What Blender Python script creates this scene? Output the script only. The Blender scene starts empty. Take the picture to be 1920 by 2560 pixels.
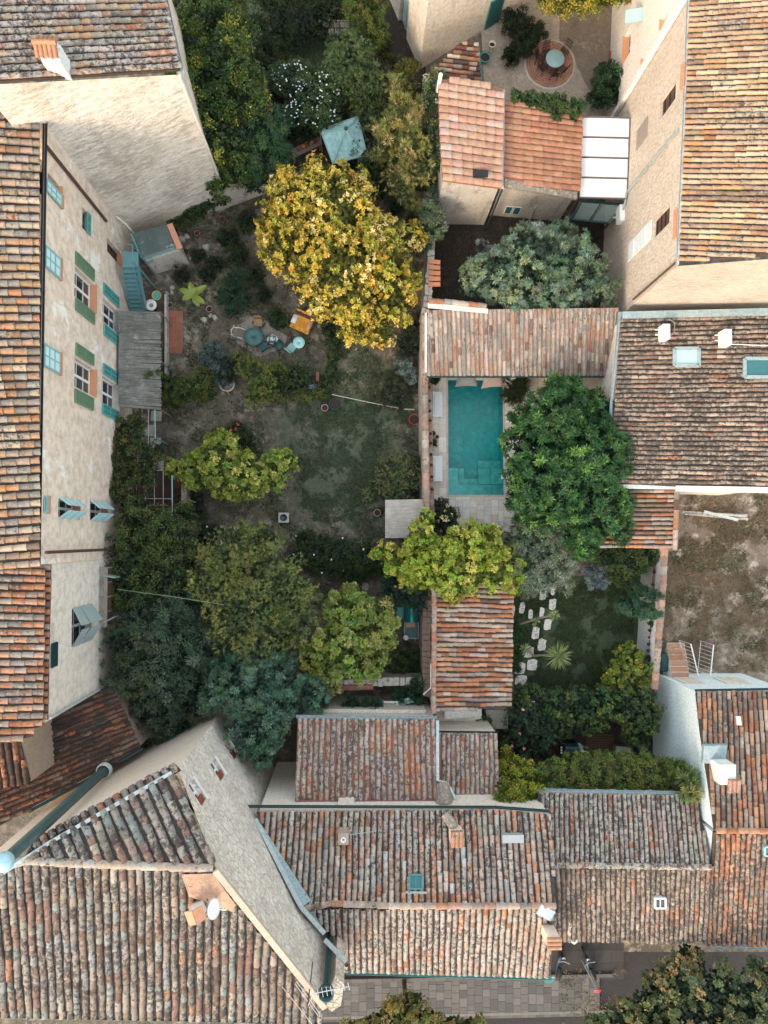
import bpy, math, random
import numpy as np
from mathutils import Vector, Matrix, Quaternion
from mathutils import noise as mnoise
R = math.radians
rnd = random.Random(7)
S = bpy.context.scene
C = S.collection

# ------------------------------------------------------------------ camera
F = 1800.0; CZ = 40.0
cam_d = bpy.data.cameras.new('camera'); cam = bpy.data.objects.new('camera', cam_d); C.objects.link(cam)
cam_d.sensor_fit = 'HORIZONTAL'; cam_d.sensor_width = 36; cam_d.lens = F / 1920 * 36
cam_d.clip_start = 0.5; cam_d.clip_end = 2000
Q = Vector((900 - 960, 1280 - 1345, -F)).normalized().rotation_difference(Vector((0, 0, -1)))
cam.rotation_mode = 'QUATERNION'; cam.rotation_quaternion = Q; cam.location = (0, 0, CZ)
S.camera = cam
S.render.resolution_x = 768; S.render.resolution_y = 1024

# ------------------------------------------------------------------ world, sun, exposure
SUN_EL, SUN_AZ = 26.0, 214.0        # degrees; azimuth clockwise from north (image top)
w = bpy.data.worlds.new('World'); S.world = w; w.use_nodes = True
nt = w.node_tree; bg = nt.nodes['Background']
sky = nt.nodes.new('ShaderNodeTexSky'); sky.sky_type = 'NISHITA'; sky.sun_disc = False
sky.sun_elevation = R(SUN_EL); sky.sun_rotation = R(SUN_AZ)
sky.air_density = 1.0; sky.dust_density = 2.5; sky.ozone_density = 1.2
warm = nt.nodes.new('ShaderNodeMixRGB'); warm.blend_type = 'MULTIPLY'; warm.inputs[0].default_value = 1; warm.inputs[2].default_value = (.52, .46, .40, 1)
haze_ = nt.nodes.new('ShaderNodeMixRGB'); haze_.blend_type = 'ADD'; haze_.inputs[0].default_value = 1; haze_.inputs[2].default_value = (1.75, 1.83, 1.80, 1)   # thin even cloud
nt.links.new(sky.outputs[0], warm.inputs[1]); nt.links.new(warm.outputs[0], haze_.inputs[1]); nt.links.new(haze_.outputs[0], bg.inputs[0]); bg.inputs[1].default_value = 0.15
sl = bpy.data.lights.new('sun', 'SUN'); sl.energy = 0.52; sl.angle = R(12.0); sl.color = (1.0, 0.80, 0.58)
so = bpy.data.objects.new('sun', sl); C.objects.link(so)
sd = Vector((math.sin(R(SUN_AZ)) * math.cos(R(SUN_EL)), math.cos(R(SUN_AZ)) * math.cos(R(SUN_EL)), math.sin(R(SUN_EL))))
so.rotation_mode = 'QUATERNION'; so.rotation_quaternion = (-sd).to_track_quat('-Z', 'Y'); so.location = sd * 80
S.view_settings.view_transform = 'Standard'; S.view_settings.look = 'None'
S.view_settings.exposure = 2.05; S.view_settings.gamma = 1

# ------------------------------------------------------------------ pixel -> world at a real height
def ray(px, py): return Q @ Vector((px - 960, 1280 - py, -F))
def P(px, py, z=0.0):
    d = ray(px, py); t = (z - CZ) / d.z
    return Vector((d.x * t, d.y * t, z))
def plane3(a, b, c):
    a, b, c = P(*a), P(*b), P(*c); n = (b - a).cross(c - a).normalized()
    if n.z < 0: n = -n
    return a, n
def on(pl, px, py):
    d = ray(px, py); o = Vector((0, 0, CZ)); a, n = pl
    return o + d * ((a - o).dot(n) / d.dot(n))
def pxm(z): return F / (CZ - z)
def zon(pl, x, y):
    a, n = pl; return a.z - (n.x * (x - a.x) + n.y * (y - a.y)) / n.z

# ------------------------------------------------------------------ materials
def newmat(name):
    m = bpy.data.materials.new(name); m.use_nodes = True
    return m, m.node_tree, m.node_tree.nodes['Principled BSDF']
def N(t, ty, **kw):
    n = t.nodes.new(ty)
    for k, v in kw.items(): setattr(n, k, v)
    return n
def noise_(t, scale, detail=4, rough=.6, vec=None, stretch=None):
    tc = N(t, 'ShaderNodeTexCoord'); n = N(t, 'ShaderNodeTexNoise')
    n.inputs['Scale'].default_value = scale; n.inputs['Detail'].default_value = detail; n.inputs['Roughness'].default_value = rough
    src = tc.outputs['Object']
    if stretch:
        mp = N(t, 'ShaderNodeMapping'); mp.inputs['Scale'].default_value = stretch
        if len(stretch) > 3: pass
        t.links.new(src, mp.inputs[0]); src = mp.outputs[0]
    t.links.new(src, n.inputs['Vector']); return n
def ramp(t, fac, p0, p1, c0=(0, 0, 0, 1), c1=(1, 1, 1, 1)):
    r = N(t, 'ShaderNodeValToRGB'); e = r.color_ramp.elements
    e[0].position, e[1].position = p0, p1; e[0].color, e[1].color = c0, c1
    t.links.new(fac, r.inputs[0]); return r
def mix(t, fac, a, b, mode='MIX'):
    m = N(t, 'ShaderNodeMixRGB', blend_type=mode)
    for i, v in ((0, fac), (1, a), (2, b)):
        if isinstance(v, (int, float)): m.inputs[i].default_value = v
        elif isinstance(v, tuple): m.inputs[i].default_value = v if len(v) == 4 else (*v, 1)
        else: t.links.new(v, m.inputs[i])
    return m
def bump(t, b, h, strength, dist):
    bp = N(t, 'ShaderNodeBump'); bp.inputs['Strength'].default_value = strength; bp.inputs['Distance'].default_value = dist
    t.links.new(h, bp.inputs['Height']); t.links.new(bp.outputs[0], b.inputs['Normal'])
def plaster(name, col, col2, col3=None, scale=.5, b=.4, rough=.9, stretch=None, t3=(.62, .7), fine=9, bd=.06, stain=0, crev=0):
    m, t, p = newmat(name)
    n1 = noise_(t, scale, 6, .65); n2 = noise_(t, fine, 5, .7, stretch=stretch)
    c = mix(t, ramp(t, n1.outputs[0], .35, .65).outputs[0], col, col2)
    c = mix(t, ramp(t, n2.outputs[0], .42, .75).outputs[0], c.outputs[0], tuple(v * .6 for v in col))
    if col3:
        n3 = noise_(t, scale * 1.3, 8, .7); n3.inputs['Distortion'].default_value = .4
        c = mix(t, ramp(t, n3.outputs[0], *t3).outputs[0], c.outputs[0], col3)
    if crev:
        mg = noise_(t, fine * .62, 9, .78, stretch=(.9, .9, 3.6)); mg.inputs['Distortion'].default_value = .8; big = noise_(t, .42, 4, .6); sx_ = mix(t, .34, mg.outputs[0], big.outputs[0])
        c = mix(t, ramp(t, sx_.outputs[0], .50, .585, (0, 0, 0, 1), (crev, crev, crev, 1)).outputs[0], c.outputs[0], tuple(v * .38 for v in col))  # dark streaks in the colour imitate shade inside crevices
    if stain:
        n5 = noise_(t, 1, 6, .7, stretch=(2.6, 2.6, .22)); n6 = noise_(t, .5, 5, .7); s5 = mix(t, .4, n5.outputs[0], n6.outputs[0])
        c = mix(t, ramp(t, s5.outputs[0], .53, .66, (0, 0, 0, 1), (stain, stain, stain, 1)).outputs[0], c.outputs[0], tuple(v * .42 for v in col))
    t.links.new(c.outputs[0], p.inputs['Base Color']); p.inputs['Roughness'].default_value = rough
    bump(t, p, n2.outputs[0], b, bd); return m
def stonework(name, col, col2, scale=6, dark=.45, bd=.08, stretch=(1, 1, 1.4)):
    m, t, p = newmat(name); tc = N(t, 'ShaderNodeTexCoord'); mp = N(t, 'ShaderNodeMapping'); mp.inputs['Scale'].default_value = stretch
    n0 = noise_(t, 3, 4, .6); ad = N(t, 'ShaderNodeMixRGB', blend_type='ADD'); ad.inputs[0].default_value = .35
    t.links.new(tc.outputs['Object'], ad.inputs[1]); t.links.new(n0.outputs['Color'], ad.inputs[2]); t.links.new(ad.outputs[0], mp.inputs[0])
    v = N(t, 'ShaderNodeTexVoronoi'); v.feature = 'DISTANCE_TO_EDGE'; v.inputs['Scale'].default_value = scale; t.links.new(mp.outputs[0], v.inputs['Vector'])
    v2 = N(t, 'ShaderNodeTexVoronoi'); v2.inputs['Scale'].default_value = scale; t.links.new(mp.outputs[0], v2.inputs['Vector'])
    n1 = noise_(t, .7, 6, .7); n2 = noise_(t, 14, 5, .75)
    hs = N(t, 'ShaderNodeSeparateColor'); t.links.new(v2.outputs['Color'], hs.inputs[0])
    c = mix(t, hs.outputs[0], col, col2); c = mix(t, ramp(t, n1.outputs[0], .4, .65, (0, 0, 0, 1), (.5, .5, .5, 1)).outputs[0], c.outputs[0], tuple(v_ * .7 for v_ in col2))
    c = mix(t, ramp(t, v.outputs['Distance'], 0, .10, (dark, dark, dark, 1), (0, 0, 0, 1)).outputs[0], c.outputs[0], tuple(v_ * .35 for v_ in col))
    c = mix(t, .5, c.outputs[0], ramp(t, n2.outputs[0], .3, .7, (.6, .6, .6, 1), (1.25, 1.25, 1.25, 1)).outputs[0], 'MULTIPLY')
    t.links.new(c.outputs[0], p.inputs['Base Color']); p.inputs['Roughness'].default_value = .95
    h = mix(t, .5, ramp(t, v.outputs['Distance'], 0, .15).outputs[0], n2.outputs[0]); bump(t, p, h.outputs[0], .7, bd); return m
def simple(name, col, rough=.6, metal=0, var=.25, scale=6, b=0):
    m, t, p = newmat(name); n = noise_(t, scale, 5, .65)
    c = mix(t, n.outputs[0], tuple(v * (1 - var) for v in col), tuple(min(1, v * (1 + var)) for v in col))
    t.links.new(c.outputs[0], p.inputs['Base Color']); p.inputs['Roughness'].default_value = rough; p.inputs['Metallic'].default_value = metal
    if b: bump(t, p, n.outputs[0], b, .02)
    return m
def tile_mat(name, lichen=.5, dark=.5, lc=(.42, .39, .33), dk=(.05, .04, .035)):
    m, t, p = newmat(name)
    a = N(t, 'ShaderNodeAttribute', attribute_name='col')
    n1 = noise_(t, 5, 7, .8); n2 = noise_(t, 6, 5, .75); n3 = noise_(t, .6, 4, .6); n4 = noise_(t, 4, 7, .75); n5 = noise_(t, 22, 4, .8)
    k = .70
    base = mix(t, 1, a.outputs['Color'], (k, k, k), 'MULTIPLY')
    s = mix(t, .3, n1.outputs[0], n3.outputs[0])
    c = mix(t, ramp(t, s.outputs[0], .59 - .18 * lichen, .63 - .18 * lichen, (0, 0, 0, 1), (.7, .7, .7, 1)).outputs[0], base.outputs[0], tuple(v * .8 for v in lc))
    s2 = mix(t, .7, n3.outputs[0], n2.outputs[0])
    c = mix(t, ramp(t, s2.outputs[0], .615 - .14 * dark, .645 - .14 * dark, (0, 0, 0, 1), (.85, .85, .85, 1)).outputs[0], c.outputs[0], dk)
    c = mix(t, .6, c.outputs[0], ramp(t, n4.outputs[0], .3, .7, (.45, .45, .45, 1), (1.4, 1.4, 1.4, 1)).outputs[0], 'MULTIPLY')
    c = mix(t, .5, c.outputs[0], ramp(t, n5.outputs[0], .35, .65, (.5, .5, .5, 1), (1.3, 1.3, 1.3, 1)).outputs[0], 'MULTIPLY')
    t.links.new(c.outputs[0], p.inputs['Base Color']); p.inputs['Roughness'].default_value = .88
    bump(t, p, n1.outputs[0], .5, .025); return m
def leaf_mat(name, trans=.3, rough=.55):
    m, t, p = newmat(name)
    a = N(t, 'ShaderNodeAttribute', attribute_name='col')
    t.links.new(a.outputs['Color'], p.inputs['Base Color']); p.inputs['Roughness'].default_value = rough
    p.inputs['Specular IOR Level'].default_value = .35
    tr = N(t, 'ShaderNodeBsdfTranslucent'); t.links.new(a.outputs['Color'], tr.inputs['Color'])
    ms = N(t, 'ShaderNodeMixShader'); ms.inputs[0].default_value = trans
    t.links.new(p.outputs[0], ms.inputs[1]); t.links.new(tr.outputs[0], ms.inputs[2])
    t.links.new(ms.outputs[0], t.nodes['Material Output'].inputs['Surface']); return m

TILE_OLD = tile_mat('weathered clay tile', .62, .66, lc=(.50, .48, .43))
TILE_OLD2 = tile_mat('patchy old tile', .5, .55, lc=(.50, .48, .43))
TILE_B5 = tile_mat('old grey brown tile', .42, .78, lc=(.40, .37, .31))
TILE_MID = tile_mat('lichened clay tile', .35, .35)
TILE_NEW = tile_mat('clean clay tile', .1, .12, dk=(.16, .08, .05))
TILE_DARK = tile_mat('damp clay tile', .05, .85, dk=(.035, .025, .02))
TILE_MOSS = tile_mat('dark lichened tile', .5, .8, lc=(.36, .33, .27))
LEAF = leaf_mat('leaf'); LEAFG = leaf_mat('glossy leaf', .2, .4)
BARK = plaster('bark', (.10, .075, .05), (.16, .13, .10), scale=3, b=.8)
BARKD = plaster('dark bark', (.05, .035, .028), (.08, .06, .045), scale=3, b=.8)
BARKP = plaster('pale bark', (.33, .29, .23), (.24, .2, .16), scale=3, b=.6)
UNDER = plaster('roof bedding', (.05, .034, .026), (.10, .07, .052), scale=3, b=.6)  # darkened so the gaps between tile columns read as shadow
UNDERG = plaster('grey roof bedding', (.05, .04, .034), (.10, .08, .07), scale=3, b=.6)  # greyer version, also darkened to imitate shadowed gaps
PL_PINK = plaster('pink beige plaster', (.77, .62, .49), (.81, .69, .57), (.84, .81, .75), .38, .05, t3=(.57, .62), fine=2.2, bd=.015, stain=.2)
PL_CREAM = plaster('cream plaster', (.78, .70, .60), (.73, .64, .54), (.8, .74, .66), .4, .1, fine=3, bd=.03, stain=.4)
PL_ROUGH = plaster('rough cast plaster', (.82, .72, .60), (.85, .78, .68), (.60, .50, .40), .35, 1.0, stretch=(1.0, 1, 2.2), fine=2.4, bd=.15, t3=(.56, .7), stain=.3, crev=.6)
PL_STONE = stonework('coarse stone render', (.86, .78, .68), (.70, .62, .53), 3.0, .6, bd=.12)
PL_TAN = plaster('tan pebbledash', (.62, .53, .43), (.72, .63, .53), (.50, .42, .33), .5, 1.0, stretch=(1, 1, .6), fine=8, bd=.12)
PL_WHITE = plaster('white wall paint', (.74, .74, .71), (.80, .79, .75), scale=.5, b=.15)
WHITE_SKY = plaster('pale blue white paint', (.72, .84, .86), (.76, .86, .87), scale=.4, b=.04)  # white paint; the blue of sky-lit shade is put into its colour
PL_WARMW = plaster('warm white plaster', (.74, .66, .56), (.79, .73, .64), (.55, .46, .36), .5, .4, t3=(.66, .74))
PL_GREY = plaster('stained grey plaster', (.50, .46, .40), (.58, .54, .48), (.26, .23, .20), .7, .5, t3=(.54, .66), stain=.7)
PL_BEIGE = plaster('dull beige plaster', (.44, .35, .27), (.38, .30, .23), scale=.8, b=.4)
STONE = stonework('rubble stone', (.46, .40, .33), (.32, .27, .22), 5, .8)
LEAD = plaster('weathered lead', (.24, .33, .35), (.33, .40, .41), (.42, .44, .42), 1.5, .2, rough=.5)
LEADL = plaster('pale lead', (.42, .50, .50), (.5, .56, .55), scale=2, b=.2, rough=.5)
MORTAR = plaster('mortar', (.46, .41, .35), (.38, .33, .28), scale=3, b=.6)
TEAL = simple('teal paint', (.10, .34, .33), .5); TEALP = simple('teal panel paint', (.045, .20, .19), .5)
CYAN = simple('pale turquoise paint', (.46, .66, .67), .5, var=.12); CYAND = simple('turquoise batten', (.24, .44, .45), .5)
SAGE = simple('sage paint', (.14, .24, .14), .5, var=.1); SAGED = simple('sage louvre', (.10, .17, .105), .55, var=.12, scale=20)
STAIRB = simple('blue green steel', (.12, .27, .30), .45, .0); DARKG = simple('dark green metal', (.02, .06, .065), .4, .3)
BLACKM = simple('black metal', (.02, .02, .022), .5, .4); WHITE = simple('white paint', (.78, .78, .76), .5, var=.05)
WHITEM = simple('white enamel', (.72, .75, .75), .4, var=.05); GLASSD = simple('dark window glass', (.03, .04, .045), .08, var=.2)
GLASSB = simple('sky reflecting glass', (.35, .55, .55), .1, var=.1); GLASST = simple('teal glass', (.03, .13, .15), .1)  # GLASSB: pale sky reflection put into the base colour
TERRA = simple('terracotta', (.50, .20, .10), .8, b=.3); TERRAD = simple('dark terracotta', (.28, .11, .07), .85, b=.3)
BRICKP = simple('salmon paint', (.52, .25, .15), .8); SOIL = simple('potting soil', (.035, .025, .02), 1)
WOOD = simple('weathered wood', (.22, .17, .13), .8, scale=12); WOODD = simple('dark wood', (.09, .045, .03), .7, scale=12)
WOODT = simple('tan wood', (.42, .26, .16), .7); GREYP = simple('grey paint', (.3, .33, .33), .6)
MUSTARD = plaster('mustard cloth', (.62, .27, .03), (.70, .33, .05), scale=3, b=.3, fine=5)
CLOTHW = plaster('white cloth', (.68, .72, .72), (.78, .80, .79), scale=4, b=.5, fine=8)
BEIGEC = simple('beige canvas', (.47, .36, .30), .85, var=.08); GREYC = simple('grey canvas', (.33, .33, .31), .85, var=.08)
PINK = simple('pink plastic', (.55, .3, .3), .6); RED = simple('red paint', (.45, .04, .05), .5); YEL = simple('yellow plastic', (.6, .4, .12), .5)
REED = plaster('reed mat', (.14, .14, .125), (.27, .265, .24), (.36, .35, .32), scale=2, b=1, stretch=(.6, 5, 1), fine=2.4, bd=.05, t3=(.55, .7))
REEDL = plaster('pale reed thatch', (.50, .46, .41), (.36, .33, .29), (.22, .2, .18), scale=3, b=1, stretch=(.5, 5, 1), fine=2.6, bd=.06)
STONEP = plaster('pale flagstone', (.55, .51, .44), (.48, .44, .38), scale=2, b=.3)
ROCK = plaster('limestone rock', (.5, .46, .4), (.38, .35, .3), scale=4, b=.8)
PURPLE = simple('purple flashing', (.22, .10, .11), .6); ORANGEP = plaster('orange mortar', (.42, .24, .15), (.50, .34, .25), (.3, .2, .14), 2, .8, t3=(.5, .6))
NAVY = simple('navy cover', (.02, .05, .08), .5); CANOPY = plaster('aqua canvas', (.30, .52, .52), (.36, .58, .57), scale=1.2, b=.3, fine=4)
LIMESTEP = simple('clay step tile', (.45, .24, .15), .8)
FLOWERW = simple('white petal', (.75, .80, .85), .6, var=.05)

# ------------------------------------------------------------------ objects
LOC = {}
def tag(o, label=None, cat=None, group=None, kind=None):
    if label: o['label'] = label
    if cat: o['category'] = cat
    if group: o['group'] = group
    if kind: o['kind'] = kind
    return o
def thing(name, label, cat, loc=(0, 0, 0), group=None, rz=0):
    o = bpy.data.objects.new(name, None); C.objects.link(o); o.location = loc; o.rotation_euler = (0, 0, rz)
    o.empty_display_size = .3
    LOC[o.name] = Vector(loc); return tag(o, label, cat, group)
class MB:
    """collects shapes in world metres; build() links them as ONE mesh object"""
    def __init__(s): s.v = []; s.f = []; s.c = []; s.sm = []
    def add(s, vs, fs, col=None, smooth=False):
        o = len(s.v); s.v.extend([tuple(v) for v in vs])
        for f in fs: s.f.append(tuple(i + o for i in f)); s.c.append(col or (1, 1, 1)); s.sm.append(smooth)
        return s
    def box(s, c, size, rz=0, M=None, col=None):
        x, y, z = size[0] / 2, size[1] / 2, size[2] / 2
        vs = [Vector(p) for p in ((-x, -y, -z), (x, -y, -z), (x, y, -z), (-x, y, -z), (-x, -y, z), (x, -y, z), (x, y, z), (-x, y, z))]
        m = M if M is not None else Matrix.Rotation(rz, 3, 'Z')
        return s.add([m @ v + Vector(c) for v in vs], [(0, 3, 2, 1), (4, 5, 6, 7), (0, 1, 5, 4), (1, 2, 6, 5), (2, 3, 7, 6), (3, 0, 4, 7)], col)
    def bar(s, a, b, w_, h=None, up=Vector((0, 0, 1)), col=None):
        a, b = Vector(a), Vector(b); d = (b - a); L = d.length; d.normalize()
        if abs(d.dot(up)) > .98: up = Vector((1, 0, 0))
        y = up.cross(d).normalized(); z = d.cross(y)
        return s.box((a + b) / 2, (L, w_, h or w_), M=Matrix((d, y, z)).transposed(), col=col)
    def prism(s, pts, z0, z1, col=None):
        n = len(pts); A = sum(pts[i][0] * pts[(i + 1) % n][1] - pts[(i + 1) % n][0] * pts[i][1] for i in range(n))
        if A < 0: pts = pts[::-1]
        zz = lambda z, p: z(p) if callable(z) else z
        vs = [(p[0], p[1], zz(z0, p)) for p in pts] + [(p[0], p[1], zz(z1, p)) for p in pts]
        fs = [tuple(range(n - 1, -1, -1)), tuple(range(n, 2 * n))] + [(i, (i + 1) % n, (i + 1) % n + n, i + n) for i in range(n)]
        return s.add(vs, fs, col)
    def tube(s, pts, rad, n=8, col=None, cap=True):
        pts = [Vector(p) for p in pts]; m = len(pts)
        if not hasattr(rad, '__len__'): rad = [rad] * m
        vs = []; ref = Vector((.31, .77, .2))
        for i, p in enumerate(pts):
            d = (pts[min(i + 1, m - 1)] - pts[max(i - 1, 0)]).normalized()
            if d.length < .5: d = Vector((0, 0, 1))
            a = d.cross(ref).normalized(); b = d.cross(a)
            for k in range(n):
                t = 2 * math.pi * k / n; vs.append(p + (a * math.cos(t) + b * math.sin(t)) * rad[i])
        fs = [(i * n + k, i * n + (k + 1) % n, (i + 1) * n + (k + 1) % n, (i + 1) * n + k) for i in range(m - 1) for k in range(n)]
        s.add(vs, fs, col, True)
        if cap: s.add(vs[:n], [tuple(range(n))], col); s.add(vs[-n:], [tuple(range(n))[::-1]], col)
        return s
    def lathe(s, c, prof, n=20, col=None, tilt=None):
        vs = []; c = Vector(c)
        for r, z in prof:
            for k in range(n):
                t = 2 * math.pi * k / n; v = Vector((r * math.cos(t), r * math.sin(t), z))
                vs.append(c + (tilt @ v if tilt is not None else v))
        fs = [(i * n + k, i * n + (k + 1) % n, (i + 1) * n + (k + 1) % n, (i + 1) * n + k) for i in range(len(prof) - 1) for k in range(n)]
        return s.add(vs, fs, col, True)
    def poly(s, pts, col=None): return s.add(pts, [tuple(range(len(pts)))], col)
    def rot(s, M):
        s.v = [tuple(M @ Vector(v)) for v in s.v]; return s
    def build(s, name, mat, parent=None, label=None, local=False):
        me = bpy.data.meshes.new(name); off = Vector((0, 0, 0))
        if parent is not None and not local:
            q = parent
            while q is not None: off += Vector(q.location); q = q.parent
        vs = [(v[0] - off.x, v[1] - off.y, v[2] - off.z) for v in s.v]
        me.from_pydata(vs, [], s.f); me.materials.append(mat)
        me.polygons.foreach_set('use_smooth', s.sm)
        at = me.attributes.new('col', 'FLOAT_COLOR', 'FACE'); a = np.ones((len(s.f), 4), dtype=np.float32); a[:, :3] = s.c
        at.data.foreach_set('color', a.ravel())
        o = bpy.data.objects.new(name, me); C.objects.link(o)
        if parent is not None: o.parent = parent
        if label: o['label'] = label
        return o
def struct(o): o['kind'] = 'structure'; return o
def solo(mb, name, mat, loc, label, cat, group=None):
    """a thing that is one mesh, origin at its base"""
    loc = Vector(loc); mb.v = [tuple(Vector(v) - loc) for v in mb.v]
    o = mb.build(name, mat); o.location = loc; return tag(o, label, cat, group)

# ------------------------------------------------------------------ clay tile roofs
GREY_P = [((.36, .31, .26), 5), ((.42, .30, .22), 4), ((.45, .33, .27), 3), ((.50, .20, .09), 1), ((.20, .13, .10), 1.5), ((.55, .47, .40), 1.6), ((.36, .17, .10), 1.2)]
PINK_P = [((.50, .37, .29), 5), ((.45, .27, .19), 3), ((.38, .33, .28), 3), ((.48, .22, .12), 1.3), ((.20, .12, .09), 1.1), ((.58, .47, .38), 2.5)]
ORNG_P = [((.52, .22, .11), 5), ((.56, .29, .17), 4), ((.44, .18, .09), 3), ((.55, .41, .31), 2), ((.42, .34, .28), 1.6), ((.24, .13, .10), 1.2)]
TANO_P = [((.56, .33, .17), 4), ((.50, .36, .24), 4), ((.44, .26, .15), 2.5), ((.58, .45, .31), 3), ((.30, .20, .14), 1.2), ((.52, .24, .10), 1.2)]
DARK_P = [((.13, .065, .045), 5), ((.20, .09, .055), 4), ((.34, .13, .06), 2.2), ((.26, .17, .12), 2), ((.06, .05, .045), 2)]
SALM_P = [((.60, .34, .23), 5), ((.62, .38, .27), 4), ((.62, .45, .36), 2.5)]
SALR_P = [((.52, .25, .15), 5), ((.55, .29, .18), 4), ((.46, .21, .13), 2)]
BRWN_P = [((.30, .22, .17), 5), ((.24, .17, .13), 4), ((.38, .29, .22), 3), ((.48, .20, .09), .5), ((.44, .36, .29), 1.2), ((.34, .18, .12), 1)]
B5_P = [((.32, .27, .22), 4), ((.30, .31, .29), 4), ((.38, .28, .21), 3), ((.28, .165, .12), 2.5), ((.50, .25, .14), .7), ((.43, .36, .29), 2.8), ((.13, .09, .07), 1.2)]
def pick(pal, r):
    t = r.random() * sum(w_ for _, w_ in pal)
    for c, w_ in pal:
        t -= w_
        if t <= 0: break
    k = r.uniform(.70, 1.22) if len(pal) > 3 else r.uniform(.93, 1.06); return tuple(min(.9, v * k * r.uniform(.95, 1.05)) for v in c)
def inside(p, poly):
    x, y = p; c = False; n = len(poly)
    for i in range(n):
        a, b = poly[i], poly[(i + 1) % n]
        if (a[1] > y) != (b[1] > y) and x < (b[0] - a[0]) * (y - a[1]) / (b[1] - a[1]) + a[0]: c = not c
    return c
def tiles(poly, pl, down, pal, mat, parent, pitch=.28, length=.40, under=UNDER, seed=1, r0=None, wob=.012, streak=.25, name='roof', flat=False, label=None, skew=0):
    """real half-round tiles laid in columns over a planar polygon of pixels"""
    r = random.Random(seed)
    a, nrm = pl; W_ = [on(pl, *p) for p in poly]
    d = (on(pl, *down[1]) - on(pl, *down[0])); d = (d - nrm * d.dot(nrm)).normalized(); c = nrm.cross(d).normalized()
    uv = [((p - a).dot(c), (p - a).dot(d)) for p in W_]
    u0, u1 = min(p[0] for p in uv), max(p[0] for p in uv)
    mb = MB(); r0 = r0 or pitch * .39; nseg = 6
    # bedding slab
    th = .12; vs = [p - nrm * .03 for p in W_] + [p - nrm * (.03 + th) for p in W_]; n = len(W_)
    k = 0; u = u0 + pitch * .5
    while u < u1:
        xs = []
        for i in range(n):
            p, q = uv[i], uv[(i + 1) % n]
            if (p[0] > u) != (q[0] > u): xs.append(p[1] + (q[1] - p[1]) * (u - p[0]) / (q[0] - p[0]))
        xs.sort()
        for j in range(0, len(xs) - 1, 2):
            v0, v1 = xs[j] - .02, xs[j + 1] + r.uniform(.0, .05)
            v = v1; tone = r.uniform(.88, 1.1); last = pick(pal, r); ph = r.uniform(0, 6)
            ends = [v1]
            while ends[-1] > v0 + .12: ends.append(max(v0, ends[-1] - length * (r.uniform(.45, 1.1) if len(ends) == 1 else r.uniform(.86, 1.14)) * (1 if not flat else 1)))
            if flat: nt_ = max(1, round((v1 - v0) / length)); ends = [v1 - (v1 - v0) * i_ / nt_ for i_ in range(nt_ + 1)]
            for q_ in range(len(ends) - 1):
                if r.random() > streak: last = pick(pal, r)
                col = tuple(x * tone for x in last)
                bot = ends[q_]; top = ends[q_ + 1]
                du = wob * math.sin(ph + q_ * .9) + r.uniform(-wob, wob) * .6; dt = r.uniform(-wob, wob)
                rb, rt = r0 * r.uniform(1.0, 1.1), r0 * r.uniform(.84, .92); lift = r.uniform(.018, .034)
                ring = []
                for (vv, rr, lf, dd) in ((bot, rb, lift, du), (top, rt, .004, du + dt)):
                    for s_ in range(nseg + 1):
                        th_ = math.pi * s_ / nseg
                        ring.append(a + c * (u + dd - rr * math.cos(th_)) + d * vv + nrm * (lf + rr * (.92 if not flat else .5) * math.sin(th_) - .012))
                fs = [(s_, s_ + 1, nseg + 2 + s_, nseg + 1 + s_) for s_ in range(nseg)]
                mb.add(ring, fs, col, True); mb.add(ring[:nseg + 1], [tuple(range(nseg, -1, -1))], tuple(x * .5 for x in col))  # end face coloured darker to imitate the shaded hollow under the tile
        u += pitch; k += 1
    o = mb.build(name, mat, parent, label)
    s = MB().add(vs, [tuple(range(n)), tuple(range(2 * n - 1, n - 1, -1))] + [(i, i + n, (i + 1) % n + n, (i + 1) % n) for i in range(n)])
    s.build('roof_bedding', under, o, local=False) if False else s.build('roof_bedding', under, parent)
    return o
def ridge(pts, pal, mat, parent, rad=.13, length=.42, seed=3, name='ridge_tiles', flat=.75):
    """a line of half-round ridge or coping tiles along world points"""
    r = random.Random(seed); mb = MB(); pts = [Vector(p) for p in pts]
    for A, B in zip(pts, pts[1:]):
        L = (B - A).length; n = max(1, round(L / length)); d = (B - A) / n
        dn = d.normalized(); sd_ = Vector((0, 0, 1)).cross(dn).normalized(); up = dn.cross(sd_)
        for i in range(n):
            p0 = A + d * i; p1 = A + d * (i + 1.06); j = r.uniform(-.012, .012); ring = []
            for p, rr, lf in ((p0, rad * 1.08, .02), (p1, rad * .92, 0)):
                for s_ in range(7):
                    t = math.pi * s_ / 6; ring.append(p + sd_ * (rr * math.cos(t) + j) + up * (lf + rr * flat * math.sin(t)))
            col = pick(pal, r)
            mb.add(ring, [(s_, s_ + 1, 8 + s_, 7 + s_) for s_ in range(6)], col, True); mb.add(ring[:7], [tuple(range(7))], tuple(x * .5 for x in col))  # darker end face stands in for the shaded tile mouth
    return mb.build(name, mat, parent)
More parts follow.
